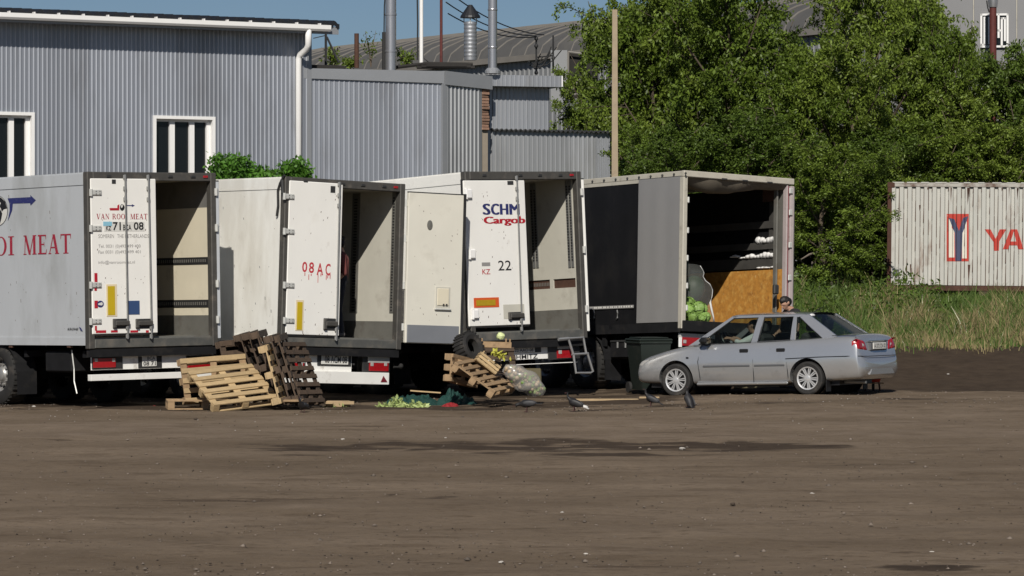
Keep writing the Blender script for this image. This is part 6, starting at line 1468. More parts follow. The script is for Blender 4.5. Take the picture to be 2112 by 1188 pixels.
# ================================================================== PEOPLE
def figure(name, caps, mats, M, label, voxel=.011, hair=None):
    """one continuous body: tapered limbs merged by a voxel remesh; caps = (p0, r0, p1, r1, material index)"""
    mb = MB()
    for p0, r0, p1, r1, mi in caps:
        a, b = Vector(p0), Vector(p1); d = b-a
        if d.length < 1e-5: mb.ball(a, r0 if hasattr(r0, '__len__') else (r0,)*3, 8); continue
        d.normalize(); pts = []; rs = []
        for t in (-1, -.7, -.35): pts.append(a+d*r0*t); rs.append(max(.002, r0*math.sqrt(max(0, 1-t*t))))
        pts += [a, b]; rs += [r0, r1]
        for t in (.35, .7, 1): pts.append(b+d*r1*t); rs.append(max(.002, r1*math.sqrt(max(0, 1-t*t))))
        mb.tube(pts, rs, 12)
    o = mb.build(name, mats, None); rmh = o.modifiers.new('r', 'REMESH'); rmh.mode = 'VOXEL'; rmh.voxel_size = voxel; sm = o.modifiers.new('s', 'SMOOTH'); sm.factor = .5; sm.iterations = 3
    evaluated(o, name); me = o.data; me.materials.clear(); [me.materials.append(MATS[m_]) for m_ in mats]
    n = len(me.polygons); ctr = np.empty(n*3, np.float32); me.polygons.foreach_get('center', ctr); ctr = ctr.reshape(-1, 3); best = np.full(n, 1e9); mi_ = np.zeros(n, np.int32)
    for p0, r0, p1, r1, mi in caps:
        a, b = np.array(p0, float), np.array(p1, float); ab = b-a; l2 = max(1e-9, (ab**2).sum()); t = np.clip(((ctr-a) @ ab)/l2, 0, 1)
        r0_ = max(r0) if hasattr(r0, '__len__') else r0; dist = np.linalg.norm(ctr-(a+t[:, None]*ab), axis=1)-(r0_+(r1-r0_)*t); upd = dist < best; best[upd] = dist[upd]; mi_[upd] = mi
    me.polygons.foreach_set('material_index', mi_); me.polygons.foreach_set('use_smooth', np.ones(n, bool)); me.update()
    o.matrix_world = M; tag(o, label, 'person')
    if hair:
        hb = MB(); 
        for c, r in hair: hb.ball(c, r, 8, jit=.03)
        hb.build('hair', 'hair', o, smooth=True)
    return o
def hand(p, d, up, s=1., curl=.5, mi=0):
    """palm, four unequal fingers with a knuckle bend and a thumb off the side; p wrist, d pointing direction, up = back of the hand"""
    p, d, up = Vector(p), Vector(d).normalized(), Vector(up).normalized(); sd = d.cross(up).normalized(); out = [(p, .024*s, p+d*.07*s, .03*s, mi), (p+d*.03*s-sd*.022*s, .018*s, p+d*.08*s-sd*.028*s, .016*s, mi), (p+d*.03*s+sd*.022*s, .018*s, p+d*.08*s+sd*.028*s, .016*s, mi)]
    for k, (o_, l) in enumerate(((-.033, .062), (-.011, .072), (.011, .068), (.033, .052))):
        a = p+d*.09*s+sd*o_*s; b = a+(d*(1-curl*.4)-up*curl*.6).normalized()*l*.55*s; c = b+(d*(1-curl)-up*curl).normalized()*l*.5*s; out += [(a, .0095*s, b, .009*s, mi), (b, .009*s, c, .0075*s, mi)]
    a = p+d*.025*s-sd*.03*s; b = a+(d*.6-sd*.7-up*.2).normalized()*.04*s; c = b+(d*.9-sd*.2-up*.4).normalized()*.032*s; out += [(a, .013*s, b, .011*s, mi), (b, .011*s, c, .009*s, mi)]
    return out
def head(c, fwd, up=(0, 0, 1), mi=0, s=1.):
    """skull, jaw, nose, brow, lips, ears, neck stub; c = centre of the head"""
    c, f, u = Vector(c), Vector(fwd).normalized(), Vector(up); r = f.cross(u).normalized(); u = r.cross(f)
    P = lambda a, b, d: c+(f*a+r*b+u*d)*s
    return [(P(-.02, 0, .03), .088*s, P(.01, 0, .02), .085*s, mi), (P(.03, 0, -.04), .062*s, P(.035, 0, -.075), .042*s, mi), (P(.085, 0, .01), .012*s, P(.112, 0, -.018), .015*s, mi), (P(.082, -.03, .028), .014*s, P(.082, .03, .028), .014*s, mi), (P(.088, -.016, -.058), .009*s, P(.088, .016, -.058), .009*s, mi), (P(-.005, -.088, -.0), .016*s, P(-.012, -.09, .025), .018*s, mi), (P(-.005, .088, -.0), .016*s, P(-.012, .09, .025), .018*s, mi)]
# driver, seen through the side windows
hd = Vector((1.98, .36, 1.19)); c = []
c += head(hd, (1, .15, -.1), mi=0); c += [(hd+Vector((-.02, 0, -.09)), .052, (1.92, .36, 1.03), .058, 0), ((1.90, .36, .99), .10, (1.84, .36, .62), .135, 1), ((1.90, .24, .99), .085, (1.90, .48, .99), .085, 1), ((1.86, .25, .7), .11, (1.86, .47, .7), .11, 1), ((1.86, .29, .58), .12, (2.28, .27, .60), .085, 2), ((1.86, .43, .58), .12, (2.28, .45, .60), .085, 2), ((2.28, .27, .60), .07, (2.55, .27, .46), .05, 2), ((2.28, .45, .60), .07, (2.55, .45, .46), .05, 2)]
for s, yy_ in ((1, .53), (-1, .19)):
    el = (2.12, yy_+s*.05, .90) if s > 0 else (2.15, yy_, .84); wr = (2.36, .36+s*.13, .99)
    c += [((1.91, yy_-s*.02, .99), .072, el, .056, 1), (el, .05, Vector(el).lerp(Vector(wr), .35), .046, 1 if s < 0 else 1), (Vector(el).lerp(Vector(wr), .3), .042, wr, .028, 0)]; c += hand(wr, (1, 0, .1), (-.2, 0, 1), 1., .7)
c = [(Vector(p)+Vector((.27, 0, 0)), r0, Vector(q)+Vector((.27, 0, 0)), r1, mi) for p, r0, q, r1, mi in c]
figure('person', c, ['skin', 'cloth_white', 'cloth_dark'], CARM, 'driver in white shirt with a hand on the steering wheel', hair=[((2.225, .36, 1.235), (.098, .092, .07)), ((2.19, .36, 1.20), (.07, .09, .08))])
# man standing behind the car, head bowed
b = px2w(1632, 700, 64.6); zg = terrain(b.x, b.y); topz = px2w(1632, 612, 64.6).z; s_ = (topz-zg)/1.70
M = Matrix.Translation((b.x, b.y, zg)) @ Matrix.Rotation(R(-150), 4, 'Z') @ Matrix.Scale(s_, 4)     # facing +x local, turned to lower left
hd = Vector((.13, 0, 1.57)); c = head(hd, (.9, .1, -.55), mi=0); fh = Vector((.9, .1, -.55)).normalized(); uh = (fh.cross(Vector((0, 0, 1))).normalized()).cross(fh)
c += [(hd+Vector((-.05, 0, -.07)), .055, (.0, 0, 1.46), .062, 0), ((-.01, -.15, 1.40), .085, (-.01, .15, 1.40), .085, 1), ((.0, 0, 1.34), .135, (.0, 0, 1.05), .13, 1), ((0, -.06, 1.0), .125, (0, .06, 1.0), .125, 2)]
for s in (1, -1):
    sh, el, wr = (-.01, s*.20, 1.40), (.05, s*.26, 1.08), (.28, s*.14, .98)
    c += [(sh, .062, Vector(sh).lerp(Vector(el), .5), .056, 1), (Vector(sh).lerp(Vector(el), .5), .048, el, .042, 0), (el, .042, wr, .028, 0), ((0, s*.09, .95), .095, (.02, s*.10, .50), .06, 2), ((.02, s*.10, .50), .058, (-.01, s*.10, .09), .042, 2), ((-.04, s*.10, .05), .045, (.15, s*.12, .035), .036, 3)]
    c += hand(wr, (1, -s*.3, 0), (0, 0, 1), 1., .5)
figure('person', c, ['skin', 'cloth_black', 'cloth_dark', 'shoe'], M, 'dark haired man in black shirt looking down behind the silver car', hair=[tuple((hd+fh*a_+uh*b_, (r_, r_*.97, r_*.95))) for a_, b_, r_ in ((-.025, .045, .098), (-.055, .01, .092), (.035, .085, .062), (.0, .075, .085))])
# man standing inside the second trailer, half hidden by its door
fr2, W2, H2 = tframe('T2'); v = fr2.hit(712, 690, 1, .55); 
M = fr2.M @ Matrix.Translation((v.x-.13, .55, .092)) @ Matrix.Rotation(R(150), 4, 'Z')
hd = Vector((.06, 0, 1.60)); c = head(hd, (1, 0, -.2), mi=0)
c += [(hd+Vector((-.03, 0, -.08)), .055, (0, 0, 1.44), .06, 0), ((0, -.14, 1.36), .088, (0, .14, 1.36), .088, 1), ((0, 0, 1.3), .14, (0, 0, 1.02), .135, 1), ((0, -.07, .98), .12, (0, .07, .98), .12, 2)]
for s in (1, -1):
    sh, el, wr = (0, s*.20, 1.37), (-.03, s*.25, 1.08), (.14, s*.22, .90)
    c += [(sh, .066, el, .052, 1), (el, .042, wr, .028, 0), ((0, s*.09, .94), .10, (.03, s*.11, .50), .068, 2), ((.03, s*.11, .50), .062, (-.03, s*.12, .10), .048, 2), ((-.05, s*.12, .05), .046, (.15, s*.14, .036), .036, 3)]; c += hand(wr, (.5, 0, -1), (1, 0, .4), 1., .4)
figure('person', c, ['skin', 'cloth_maroon', 'cloth_dark', 'shoe'], M, 'man in maroon shirt standing inside the tilted white trailer', hair=[((hd.x-.04, 0, hd.z+.055), (.10, .095, .07)), ((hd.x-.07, 0, hd.z), (.06, .09, .09))])

# ================================================================== PALLETS AND CLUTTER
_pm = {}
def plank_mesh(l, w_, t, m):
    key = (round(l, 2), round(w_, 3), round(t, 3), m)
    if key not in _pm: mb = MB(); mb.box(0, 0, 0, l, w_, t, b=.003); o = mb.build('plank', m); _pm[key] = o.data; bpy.data.objects.remove(o)
    return _pm[key]
def pallet(P0, P1, P2_, m, label, nb=6, L=None, Wd=None, group='wooden pallets dumped behind the trailers', m2=None, block=.085):
    """P0 -> P1 along the deck boards, P0 -> P2 across them; world points; deck faces to the right of P0P1 x P0P2 away from the ground side"""
    P0, P1, P2_ = Vector(P0), Vector(P1), Vector(P2_); ex = (P1-P0); l = L or ex.length; ex.normalize(); ey = (P2_-P0); ey -= ex*ey.dot(ex); wd = Wd or ey.length; ey.normalize(); ez = ex.cross(ey)
    M = Matrix((ex, ey, ez)).transposed().to_4x4(); M.translation = P0
    rt = tag(empty('wooden_pallet', M), label, 'pallet', group); T = block+.066; m2 = m2 or m
    def put(nm, me, x, y, z, rz=0): o = link(nm, me, rt); o.matrix_local = Matrix.Translation((x, y, z)) @ Matrix.Rotation(rz+random.uniform(-.008, .008), 4, 'Z')
    bw = min(.12, wd/nb*.56); dk = plank_mesh(l, bw, .022, m)
    for i in range(nb): put('plank', dk, random.uniform(-.006, .006), (wd-bw)*i/(nb-1), -.022)
    cr = plank_mesh(.11, wd, .022, m2)
    for x in (0, l/2-.055, l-.11): put('cross_board', cr, x, 0, -.0445)
    bl = plank_mesh(.11, .11, block, m2)
    for x in (0, l/2-.055, l-.11):
        for y in (0, wd/2-.055, wd-.11): put('block', bl, x, y, -.045-block)
    bt = plank_mesh(l, .10, .022, m)
    for y in (0, wd/2-.05, wd-.10): put('bottom_board', bt, 0, y, -.068-block)
    return rt
def G(px, py, D): return px2w(px, py, D)
# first heap: flat pallet, two pale pallets, dark leaning stack, ladder-like dark pallet
def flat(px, D, l, wd, yaw, m, label, z=0., nb=6):
    b = px2w(px, 560, D); zz = terrain(b.x, b.y)+z+.151; e = Vector((math.cos(yaw), math.sin(yaw), 0)); f = Vector((-e.y, e.x, 0)); P = Vector((b.x, b.y, zz)); return pallet(P, P+e*l, P+f*wd, m, label, nb)
flat(346, 57.85, 1.2, .8, R(8), 'wood_mid', 'flat pallet on the ground beneath the pale leaning pallet', nb=5)
pallet(G(441, 835, 57.2), G(575, 818, 57.75), G(386, 766, 57.95), 'wood_light', 'pale new pallet leaning face up at the front of the first heap', 6)
pallet(G(384, 832, 58.15), G(519, 820, 58.7), G(383, 739, 58.3), 'wood_light', 'pale pallet standing upright behind the pale leaning one', 5, m2='wood_mid')
pallet(G(476, 822, 58.75), G(562, 812, 59.35), G(469, 702, 58.95), 'wood_dark', 'dark pallet facing forward behind the pale upright pallet', 6)
def edge_on(px0, py0, px1, py1, D, m, label, depth=1.05, dx=.06):
    a, b = G(px0, py0, D), G(px1, py1, D+.10); p1 = a+Vector((dx, depth, .02)); return pallet(a, p1, b, m, label, 6, m2=m)
edge_on(541, 826, 500, 687, 58.85, 'wood_dark', 'dark pallet on edge, leftmost along the leaning stack top')
edge_on(560, 826, 517, 684, 58.7, 'wood_dark', 'dark pallet on edge, second from left along the stack top')
edge_on(577, 828, 534, 682, 58.5, 'wood_dark', 'dark pallet on edge, third from left along the stack top')
edge_on(581, 832, 552, 711, 57.5, 'wood_light', 'pale edged pallet standing on edge in the middle of the heap')
edge_on(602, 830, 562, 690, 57.75, 'wood_dark', 'dark pallet on edge right behind the pale edged one')
edge_on(617, 828, 577, 690, 57.9, 'wood_dark', 'dark pallet on edge next to the ladder like pallet')
pallet(G(625, 830, 58.0), G(672, 829, 58.7), G(584, 705, 58.2), 'wood_dark', 'ladder like dark pallet leaning at the right end of the heap', 8)
mb = MB(); mb.box(0, 0, 0, .30, .5, .03, b=.005); tag(mb.build('board_scrap', 'wood_mid', loc=G(584, 829, 57.45)), 'short brown board at the foot of the pallet standing on edge', 'board')
# carton flap with greens to the right of the ladder-like pallet
b = G(672, 822, 58.9); b.z = terrain(b.x, b.y); mb = MB(); mb.box(0, 0, .0, .38, .3, .10, b=.01); mb.box(-.04, -.12, .06, .12, .0, .075); mb.box(.26, -.06, .05, .46, .05, .10); tag(mb.build('flat_carton', 'board_tan', loc=b), 'tan carton scrap beside the ladder like pallet', 'carton')
# second heap
pallet(G(1022, 807, 58.6), G(1067, 797, 59.74), G(939, 746, 58.8), 'wood_mid', 'brown pallet sloping to the right in the second heap', 6)
pallet(G(931, 786, 58.95), G(985, 800, 59.9), G(938, 730, 59.05), 'wood_mid', 'pallet standing upright under the old tyre', 4)
pallet(G(1000, 792, 60.6), G(1070, 792, 60.9), G(1000, 716, 60.8), 'wood_dark', 'dark pallet standing behind the net sack in the second heap', 5)
def slat_crate(M, l, w_, h_, m, label, n=3):
    rt = tag(empty('slatted_crate', M), label, 'crate', 'vegetable crates in the second heap')
    for z in range(n):
        zz = z*h_/n; hh = h_/n*.72
        for nm, bx in (('slat', (0, 0, zz, l, .010, zz+hh)), ('slat', (0, w_-.01, zz, l, w_, zz+hh)), ('slat', (0, .0105, zz, .010, w_-.0105, zz+hh)), ('slat', (l-.01, .0105, zz, l, w_-.0105, zz+hh))):
            mb = MB(); mb.box(*bx); mb.build(nm, m, rt)
    for x in (.012, l-.035):
        for y in (.012, w_-.035): mb = MB(); mb.box(x, y, 0, x+.023, y+.023, h_+.02); mb.build('corner_post', m, rt)
    for i in range(5): mb = MB(); mb.box(.012, .012+i*(w_-.05)/4, -.009, l-.012, .012+i*(w_-.05)/4+.05, -.001); mb.build('floor_slat', m, rt)
    return rt
def bas(px, py, D, rx, ry, rz): return Matrix.Translation(G(px, py, D)) @ Matrix.Rotation(R(rz), 4, 'Z') @ Matrix.Rotation(R(ry), 4, 'Y') @ Matrix.Rotation(R(rx), 4, 'X')
slat_crate(bas(991, 716, 60.0, 0, 2, 12), .52, .36, .13, 'wood_mid', 'brown crate with a pale cabbage on it', 1)
slat_crate(bas(983, 741, 59.4, -6, 38, 8), .40, .30, .17, 'wood_light', 'pale crate tipped over with yellow leaves spilling out', 3)
C = np.stack([RNG.normal(.0, .08, 70), RNG.normal(0, .05, 70), RNG.normal(0, .018, 70)], 1); C[:, 2] -= C[:, 0]*.55; V, F = leaves_np(C, .075, .05); mb_ = npmesh('yellow_leaves', V, F, ['leaf_yellow']); mb_.location = G(1030, 731, 59.35); tag(mb_, 'yellow green cabbage leaves spilling from the tipped crate', 'leaves', kind='stuff')
o = link('cabbage', bpy.data.objects['cabbage'].data.copy()); o.data.materials[0] = MATS['cabbage_pale']; o.matrix_world = Matrix.Translation(G(1032.5, 693.5, 60.15)) @ Matrix.Scale(.062, 4); tag(o, 'pale cabbage sitting on the brown crate', 'cabbage')
# old tyre piece lying on the pallet
rt = MB(); rt.lathe([(.13, -.10), (.2, -.125), (.245, -.11), (.262, -.07), (.262, .07), (.245, .11), (.2, .125), (.13, .10), (.12, 0)], 28, M=Matrix.Rotation(R(70), 4, 'Y') @ Matrix.Rotation(R(0), 4, 'X'))
for k in range(26):
    a = 2*math.pi*k/26; rt.box(-.014, .255, -.11, .014, .275, .11, M=Matrix.Rotation(R(70), 4, 'Y') @ Matrix.Rotation(a, 4, 'Z') @ Matrix.Rotation(.0, 4, 'X'))
o = rt.build('old_tyre', 'rubber', smooth=35); o.matrix_world = Matrix.Translation(G(967, 718, 59.85)) @ Matrix.Rotation(R(-35), 4, 'Z') @ Matrix.Rotation(R(14), 4, 'X'); tag(o, 'worn black tyre lying on top of the second heap', 'tyre')
# clear sack of vegetables
rt = MB(); V = []; F = []; nu, nv = 22, 26
for i in range(nu+1):
    t = i/nu; r_ = .215*math.sin(math.pi*min(.985, max(.015, t*.92+.06)))**.6*(1-.25*(1-t))
    for j in range(nv):
        a = 2*math.pi*j/nv; q = r_*(1+.10*math.sin(3*a+i*.7)+.07*mnoise.noise((i*.9, j*1.1, 3.))); V.append((t*.78, q*math.cos(a)*.8, q*math.sin(a)))
for i in range(nu):
    for j in range(nv): F.append((i*nv+j, i*nv+(j+1) % nv, (i+1)*nv+(j+1) % nv, (i+1)*nv+j))
F += [tuple(range(nv)), tuple(range(nu*nv, (nu+1)*nv))]
rt.add(V, F); o = rt.build('plastic_sack', 'sack_clear', smooth=True); o.matrix_world = bas(1040, 757, 58.95, 10, 33, 6); tag(o, 'filled clear plastic sack leaning against the second heap', 'sack')
rg_ = random.Random(2); cont = MB(); cont2 = MB()
for i in range(150):
    t = rg_.uniform(.05, .95); r_ = .19*math.sin(math.pi*min(.985, max(.015, t*.92+.06)))**.6*(1-.25*(1-t)); a = rg_.uniform(0, 6.28); q = r_*math.sqrt(rg_.random())*.86
    (cont2 if rg_.random() < t*.75 else cont).ball((t*.78, q*math.cos(a)*.8, q*math.sin(a)), rg_.uniform(.022, .04), 4)
tag(cont.build('onions', 'onion', o, smooth=True), kind='stuff'); tag(cont2.build('greens', 'cabbage', o, smooth=True), kind='stuff')
b = G(1098, 804, 60.2); mb = MB(); mb.box(-.2, 0, 0, .16, .04, .36, b=.02); o = mb.build('olive_board', 'olive_board', loc=b); o.rotation_euler = (R(-8), 0, R(10)); tag(o, 'olive board standing behind the filled plastic sack', 'board')
# green netting, red net, leaf scraps, thin stick
def heap(name, px, py, D, rx, ry, rz, n, m, label, L_=.16, W_=.1, seed=1, kind=None):
    rg = np.random.default_rng(seed); b = px2w(px, py, D); z0 = terrain(b.x, b.y); u = rg.uniform(-1, 1, n); v = rg.uniform(-1, 1, n); hgt = rz*np.clip(1-u*u-v*v*.6, .03, 1)*rg.uniform(.3, 1, n)*(.7+.5*np.sin(u*7+seed))
    V, F = leaves_np(np.stack([u*rx, v*ry, np.maximum(.01, hgt)], 1), L_, W_, rng=rg); o = npmesh(name, V, F, [m]); o.location = (b.x, b.y, z0); tag(o, label, name.replace('_', ' '), kind=kind); return o
def sheet(name, px0, px1, D, dep, pk, m, label, seed):
    """crumpled net: a wrinkled blanket with steep folds"""
    a, b = px2w(px0, 560, D), px2w(px1, 560, D); nx, ny = 80, 26; V = []; F = []
    for i in range(nx+1):
        for j in range(ny+1):
            x = a.x+(b.x-a.x)*i/nx; y = D-dep/2+dep*j/ny; u, v = i/nx*2-1, j/ny*2-1
            e = max(0, 1-abs(u)**3)*max(0, 1-v**4); q = (mnoise.noise((x*3.1, y*3.1, seed))*.5+.45+abs(mnoise.noise((x*11, y*7, seed+5)))*.8)*.8; V.append((x+.05*mnoise.noise((x*8, y*8, seed+9)), y, terrain(x, y)-.02+pk*e*q))
    for i in range(nx):
        for j in range(ny): F.append((i*(ny+1)+j, (i+1)*(ny+1)+j, (i+1)*(ny+1)+j+1, i*(ny+1)+j+1))
    mb = MB(); mb.add(V, F); return tag(mb.build(name, m, fix=False), label, 'net')
sheet('green_net', 792, 905, 60.9, 1.4, .21, 'green_net', 'crumpled dark green net on the ground under the white open door', 1.)
sheet('green_net', 898, 985, 60.4, 1.2, .30, 'green_net', 'second green net bunched beside the sloping pallet', 4.)
sheet('red_net_bag', 908, 947, 59.3, .5, .13, 'red_net', 'red net bag lying beside the green net', 8.)
heap('cabbage_scraps', 828, 812, 59.0, .40, .35, .13, 420, 'leaf_scrap', 'pile of pale green cabbage leaves in front of the green net', .085, .05, 3, 'stuff')
heap('cabbage_scraps', 695, 815, 59.0, .16, .2, .08, 60, 'leaf_scrap', 'few cabbage leaves by the tan carton scrap', .08, .045, 5, 'stuff')
mb = MB(); mb.box(0, 0, 0, .50, .06, .02); o = mb.build('wooden_stick', 'wood_light', loc=G(846, 807, 59.3)); o.rotation_euler = (0, R(4), R(-3)); tag(o, 'thin pale stick lying right of the cabbage leaves', 'stick')
# planks in the dirt before the curtain trailer
for k, (pa, pb, D, wd, lab) in enumerate(((1188, 1318, 61.2, .22, 'long tan plank lying in front of the truck wheel'), (1318, 1360, 61.5, .16, 'short tan plank end lying beside the front of the silver car'), (1515, 1625, 65.2, .25, 'pale board lying on the ground behind the silver car'))):
    a, b = px2w(pa, 560, D), px2w(pb, 560, D); z = terrain(a.x, a.y); mb = MB(); mb.box(0, 0, 0, b.x-a.x, wd, .045, b=.008); mb.box(.1, wd+.02, -.01, (b.x-a.x)*.8, wd+.14, .035, b=.006); o = mb.build('plank', 'board_tan', loc=(a.x, D, z+.005)); o.rotation_euler = (0, 0, R((2, -4, 3)[k])); tag(o, lab, 'plank')
# wheeled bin between trailer and car
def wheelie_bin():
    b = px2w(1338, 560, 64.6); z = terrain(b.x, b.y); M = Matrix.Translation((b.x, b.y, z)) @ Matrix.Rotation(R(20), 4, 'Z'); rt = tag(empty('wheeled_bin', M), 'dark green wheeled bin between the curtain trailer and the car', 'bin')
    w0, w1, d0, d1, h_ = .22, .29, .25, .34, .92; mb = MB(); mb.add([(-w0, -d0, .06), (w0, -d0, .06), (w0, d0, .06), (-w0, d0, .06), (-w1, -d1, h_), (w1, -d1, h_), (w1, d1, h_), (-w1, d1, h_)], [(0, 3, 2, 1), (4, 5, 6, 7), (0, 1, 5, 4), (1, 2, 6, 5), (2, 3, 7, 6), (3, 0, 4, 7)]); mb.build('tub', 'bin_green', rt)
    mb = MB(); mb.box(-w1-.02, -d1-.02, h_-.04, w1+.02, d1+.02, h_+.005, b=.012); mb.build('rim', 'bin_green', rt)
    mb = MB(); mb.box(-w1-.03, -d1-.03, h_+.006, w1+.03, d1+.03, h_+.05, b=.02); mb.box(-w1+.03, -d1+.04, h_+.05, w1-.03, d1-.04, h_+.075, b=.012); mb.build('lid', 'bin_green', rt)
    mb = MB(); mb.tube([(-w1, d1+.08, h_-.01), (w1, d1+.08, h_-.01)], .016, 8); [mb.box(x-.015, d1, h_-.03, x+.015, d1+.09, h_) for x in (-w1+.02, w1-.02)]; mb.build('handle', 'bin_green', rt)
    for x in (-.27, .27): mb = MB(); mb.tube([(x-.025, d0+.02, .10), (x+.025, d0+.02, .10)], .10, 16); mb.build('wheel', 'rubber', rt, smooth=40)
wheelie_bin()
# red low cart behind the boot of the car
b = px2w(1797, 560, 63.2); z = terrain(b.x, b.y); rt = tag(empty('red_barrow', Matrix.Translation((b.x, b.y, z)) @ Matrix.Scale(.72, 4)), 'low red barrow tray seen behind the rear of the silver car', 'barrow')
mb = MB(); mb.add([(-.18, -.2, .22), (.18, -.2, .22), (.2, .3, .22), (-.2, .3, .22), (-.24, -.3, .42), (.24, -.3, .42), (.26, .4, .42), (-.26, .4, .42)], [(0, 3, 2, 1), (0, 1, 5, 4), (1, 2, 6, 5), (2, 3, 7, 6), (3, 0, 4, 7)]); mb.ball((0, -.05, .36), (.23, .26, .13), 6); mb.build('tray', 'cart_red', rt)
mb = MB(); mb.box(-.26, -.32, .19, .27, -.24, .215); mb.build('plank', 'wood_mid', rt)
for x in (-.16, .2): mb = MB(); mb.tube([(x, -.1, 0), (x*.9, -.05, .22)], .025, 6); mb.build('leg', 'rust_brown', rt)
mb = MB(); mb.tube([(.05, .3, .12), (.10, .3, .12)], .12, 14); mb.build('wheel', 'rubber', rt)

# ================================================================== PIGEONS
def pigeon(px, py, D, yaw, pitch, label, white=False, s=1., peck=False, m='feather'):
    b = px2w(px, py, D); z = terrain(b.x, b.y); rt = tag(empty('pigeon', Matrix.Translation((b.x, b.y, z)) @ Matrix.Rotation(R(yaw), 4, 'Z') @ Matrix.Scale(s, 4)), label, 'pigeon', 'dark pigeons pecking in the dirt')
    Mp = Matrix.Translation((0, 0, .12)) @ Matrix.Rotation(R(-pitch), 4, 'Y')
    hp = [(.085, .03, .028), (.115, .055, .026), (.13, .085, .030), (.135, .10, .026)] if not peck else [(.09, .005, .030), (.13, .0, .026), (.155, -.01, .030), (.165, -.012, .024)]
    sec = [(-.19, -.012, .030, .006), (-.15, -.006, .034, .010), (-.11, .0, .042, .026), (-.06, .004, .060, .050), (0, .0, .068, .062), (.05, .006, .058, .056)]+[(x, z_, r_, r_) for x, z_, r_ in hp]
    V = []; F = []; n = 12
    for x, zc, ry, rz in sec:
        for k in range(n): a = 2*math.pi*k/n; V.append((x, ry*math.cos(a), zc+rz*math.sin(a)))
    for i in range(len(sec)-1):
        for k in range(n): F.append((i*n+k, i*n+(k+1) % n, (i+1)*n+(k+1) % n, (i+1)*n+k))
    F += [tuple(range(n)), tuple(range((len(sec)-1)*n, len(sec)*n))]
    mb = MB(); mb.add(V, F, M=Mp); mb.build('body', m, rt, smooth=True)
    h_ = Vector(hp[-1][:1]+(0,)+hp[-1][1:2]); mb = MB(); mb.tube([h_+Vector((.015, 0, .0)), h_+Vector((.042, 0, -.012))], [.010, .002], 6, M=Mp); mb.build('beak', 'bird_leg', rt)
    for sd in (1, -1):
        mb = MB(); mb.ball((-.045, sd*.052, .012), (.105, .016, .042), 7, M=Mp @ Matrix.Rotation(R(-4), 4, 'Y')); mb.build('wing', 'feather_grey' if not white else m, rt, smooth=True)
        mb = MB(); mb.tube([(.0, sd*.025, .08), (-.005, sd*.028, .03), (.0, sd*.028, .006)], [.011, .006, .005], 6); mb.tube([(-.015, sd*.028, .005), (.035, sd*.036, .004)], .004, 5); mb.tube([(0, sd*.028, .005), (.03, sd*.018, .004)], .004, 5); mb.build('leg', 'bird_leg', rt)
    mb = MB(); mb.add([(-.12, -.026, .004), (-.12, .026, .004), (-.235, .040, -.012), (-.235, -.040, -.012), (-.12, -.026, -.01), (-.12, .026, -.01), (-.235, .040, -.018), (-.235, -.040, -.018)], [(0, 1, 2, 3), (4, 7, 6, 5), (0, 4, 5, 1), (1, 5, 6, 2), (2, 6, 7, 3), (3, 7, 4, 0)], M=Mp)
    if white: mb.ball((-.17, 0, -.005), (.05, .045, .026), 6, M=Mp)
    mb.build('tail', 'feather_white' if white else m, rt)
for a in ((1086, 848, 57.0, 172, -4, 'dark pigeon pecking with lowered head, leftmost of the open group', False, 1.05, True), (1184, 845, 57.2, 168, 18, 'dark pigeon with white tail right of the pecking one', True, 1.1), (1342, 834, 58.6, 165, 22, 'upright dark pigeon in front of the car bumper'), (1420, 842, 57.8, 125, 48, 'black pigeon standing upright before the front car wheel', False, 1.05), (624, 842, 56.6, 250, 12, 'black bird at the foot of the ladder like pallet', False, .95)): pigeon(*a)

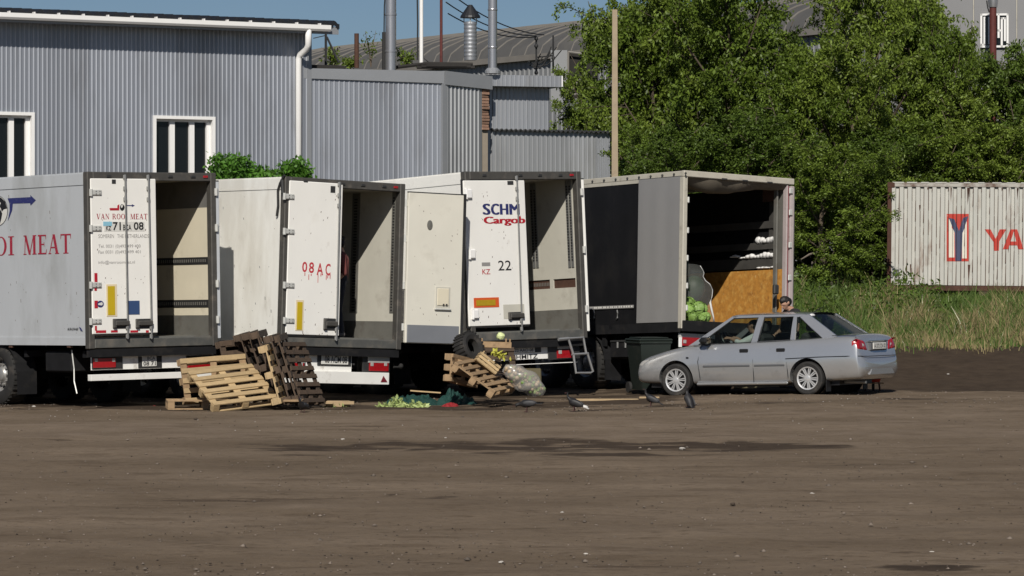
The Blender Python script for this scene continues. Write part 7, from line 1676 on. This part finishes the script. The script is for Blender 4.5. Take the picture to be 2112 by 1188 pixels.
# ================================================================== LITTER
for i, (px, py, s, lab) in enumerate(((707, 899, .06, 'white lump of litter in the yard below the green net'), (919, 896, .05, 'pale lump of litter in the yard below the white door'), (1407, 919, .10, 'flat white scrap on the dark damp streak'), (1160, 1046, .04, 'white pebble in the middle of the yard'), (1675, 1009, .06, 'flat pale scrap in the yard under the car boot'), (1512, 1030, .07, 'dark clod standing up in the yard'), (404, 858, .08, 'dark clod in the dirt near the first heap'), (1955, 802, .07, 'white scrap where the dark bank meets the yard'), (1033, 1147, .05, 'white scrap at the bottom middle of the yard'), (1922, 1128, .06, 'white scrap at the lower right of the yard'), (1208, 1130, .04, 'small white pebble at the lower middle of the yard'), (70, 833, .08, 'white scrap beside the first trailer wheels'), (318, 832, .06, 'red scrap near the flat pallet'), (176, 945, .05, 'tiny white scrap at the left of the yard'))):
    D = (CAMZ-.05)*FOC/(py-HY); b = px2w(px, py, D); b.z = terrain(b.x, b.y); mb = MB(); mb.ball((0, 0, s*.1), (s*.42, s*.35, s*.18), 5, jit=.3)
    tag(mb.build('litter_scrap', 'clod' if 'clod' in lab else ('red_net' if 'red' in lab else 'paper'), loc=b), lab, 'litter')
def pebbles(n, name, m, r0, r1, seed, label, region, kind='stuff'):
    rg = np.random.default_rng(seed); V = []; F = []; base = np.array([(1, 0, 0), (0, 1, 0), (-1, 0, 0), (0, -1, 0), (0, 0, .8), (0, 0, -.5)]); tri = np.array([(0, 1, 4), (1, 2, 4), (2, 3, 4), (3, 0, 4), (1, 0, 5), (2, 1, 5), (3, 2, 5), (0, 3, 5)])
    Y = 1/rg.uniform(1/region[3], 1/region[2], n); X = rg.uniform(-1, 1, n)*Y*.15; VV = np.empty((n, 6, 3)); r = rg.uniform(r0, r1, n)**1
    for i in range(n):
        a = rg.uniform(0, 6.28); c_, s_ = math.cos(a), math.sin(a); q = base*(r[i]*rg.uniform(.6, 1.3, (6, 1))); VV[i, :, 0] = X[i]+q[:, 0]*c_-q[:, 1]*s_; VV[i, :, 1] = Y[i]+q[:, 0]*s_+q[:, 1]*c_; VV[i, :, 2] = terrain(X[i], Y[i])+q[:, 2]*.7+r[i]*.1
    FF = (np.arange(n)[:, None, None]*6+tri[None]).reshape(-1, 3); tag(npmesh(name, VV.reshape(-1, 3), FF, [m]), label, 'stones', kind=kind)
pebbles(1500, 'pebbles', 'stone', .006, .018, 11, 'small stones scattered over the dirt yard', None or (0, 0, 25, 58))
pebbles(1300, 'dark_clods', 'clod', .005, .016, 12, 'small dark clods scattered over the dirt yard', (0, 0, 25, 58))
pebbles(700, 'kerb_debris', 'stone', .010, .028, 13, 'loose debris along the edge of the dark soil', (0, 0, 56.6, 63))
pebbles(90, 'mixed_stones', 'stone', .018, .04, 15, 'larger stones lying here and there in the yard', (0, 0, 26, 60))
pebbles(110, 'pale_chips', 'paper', .006, .016, 14, 'pale chips of litter along the truck edge', (0, 0, 50, 63.5))
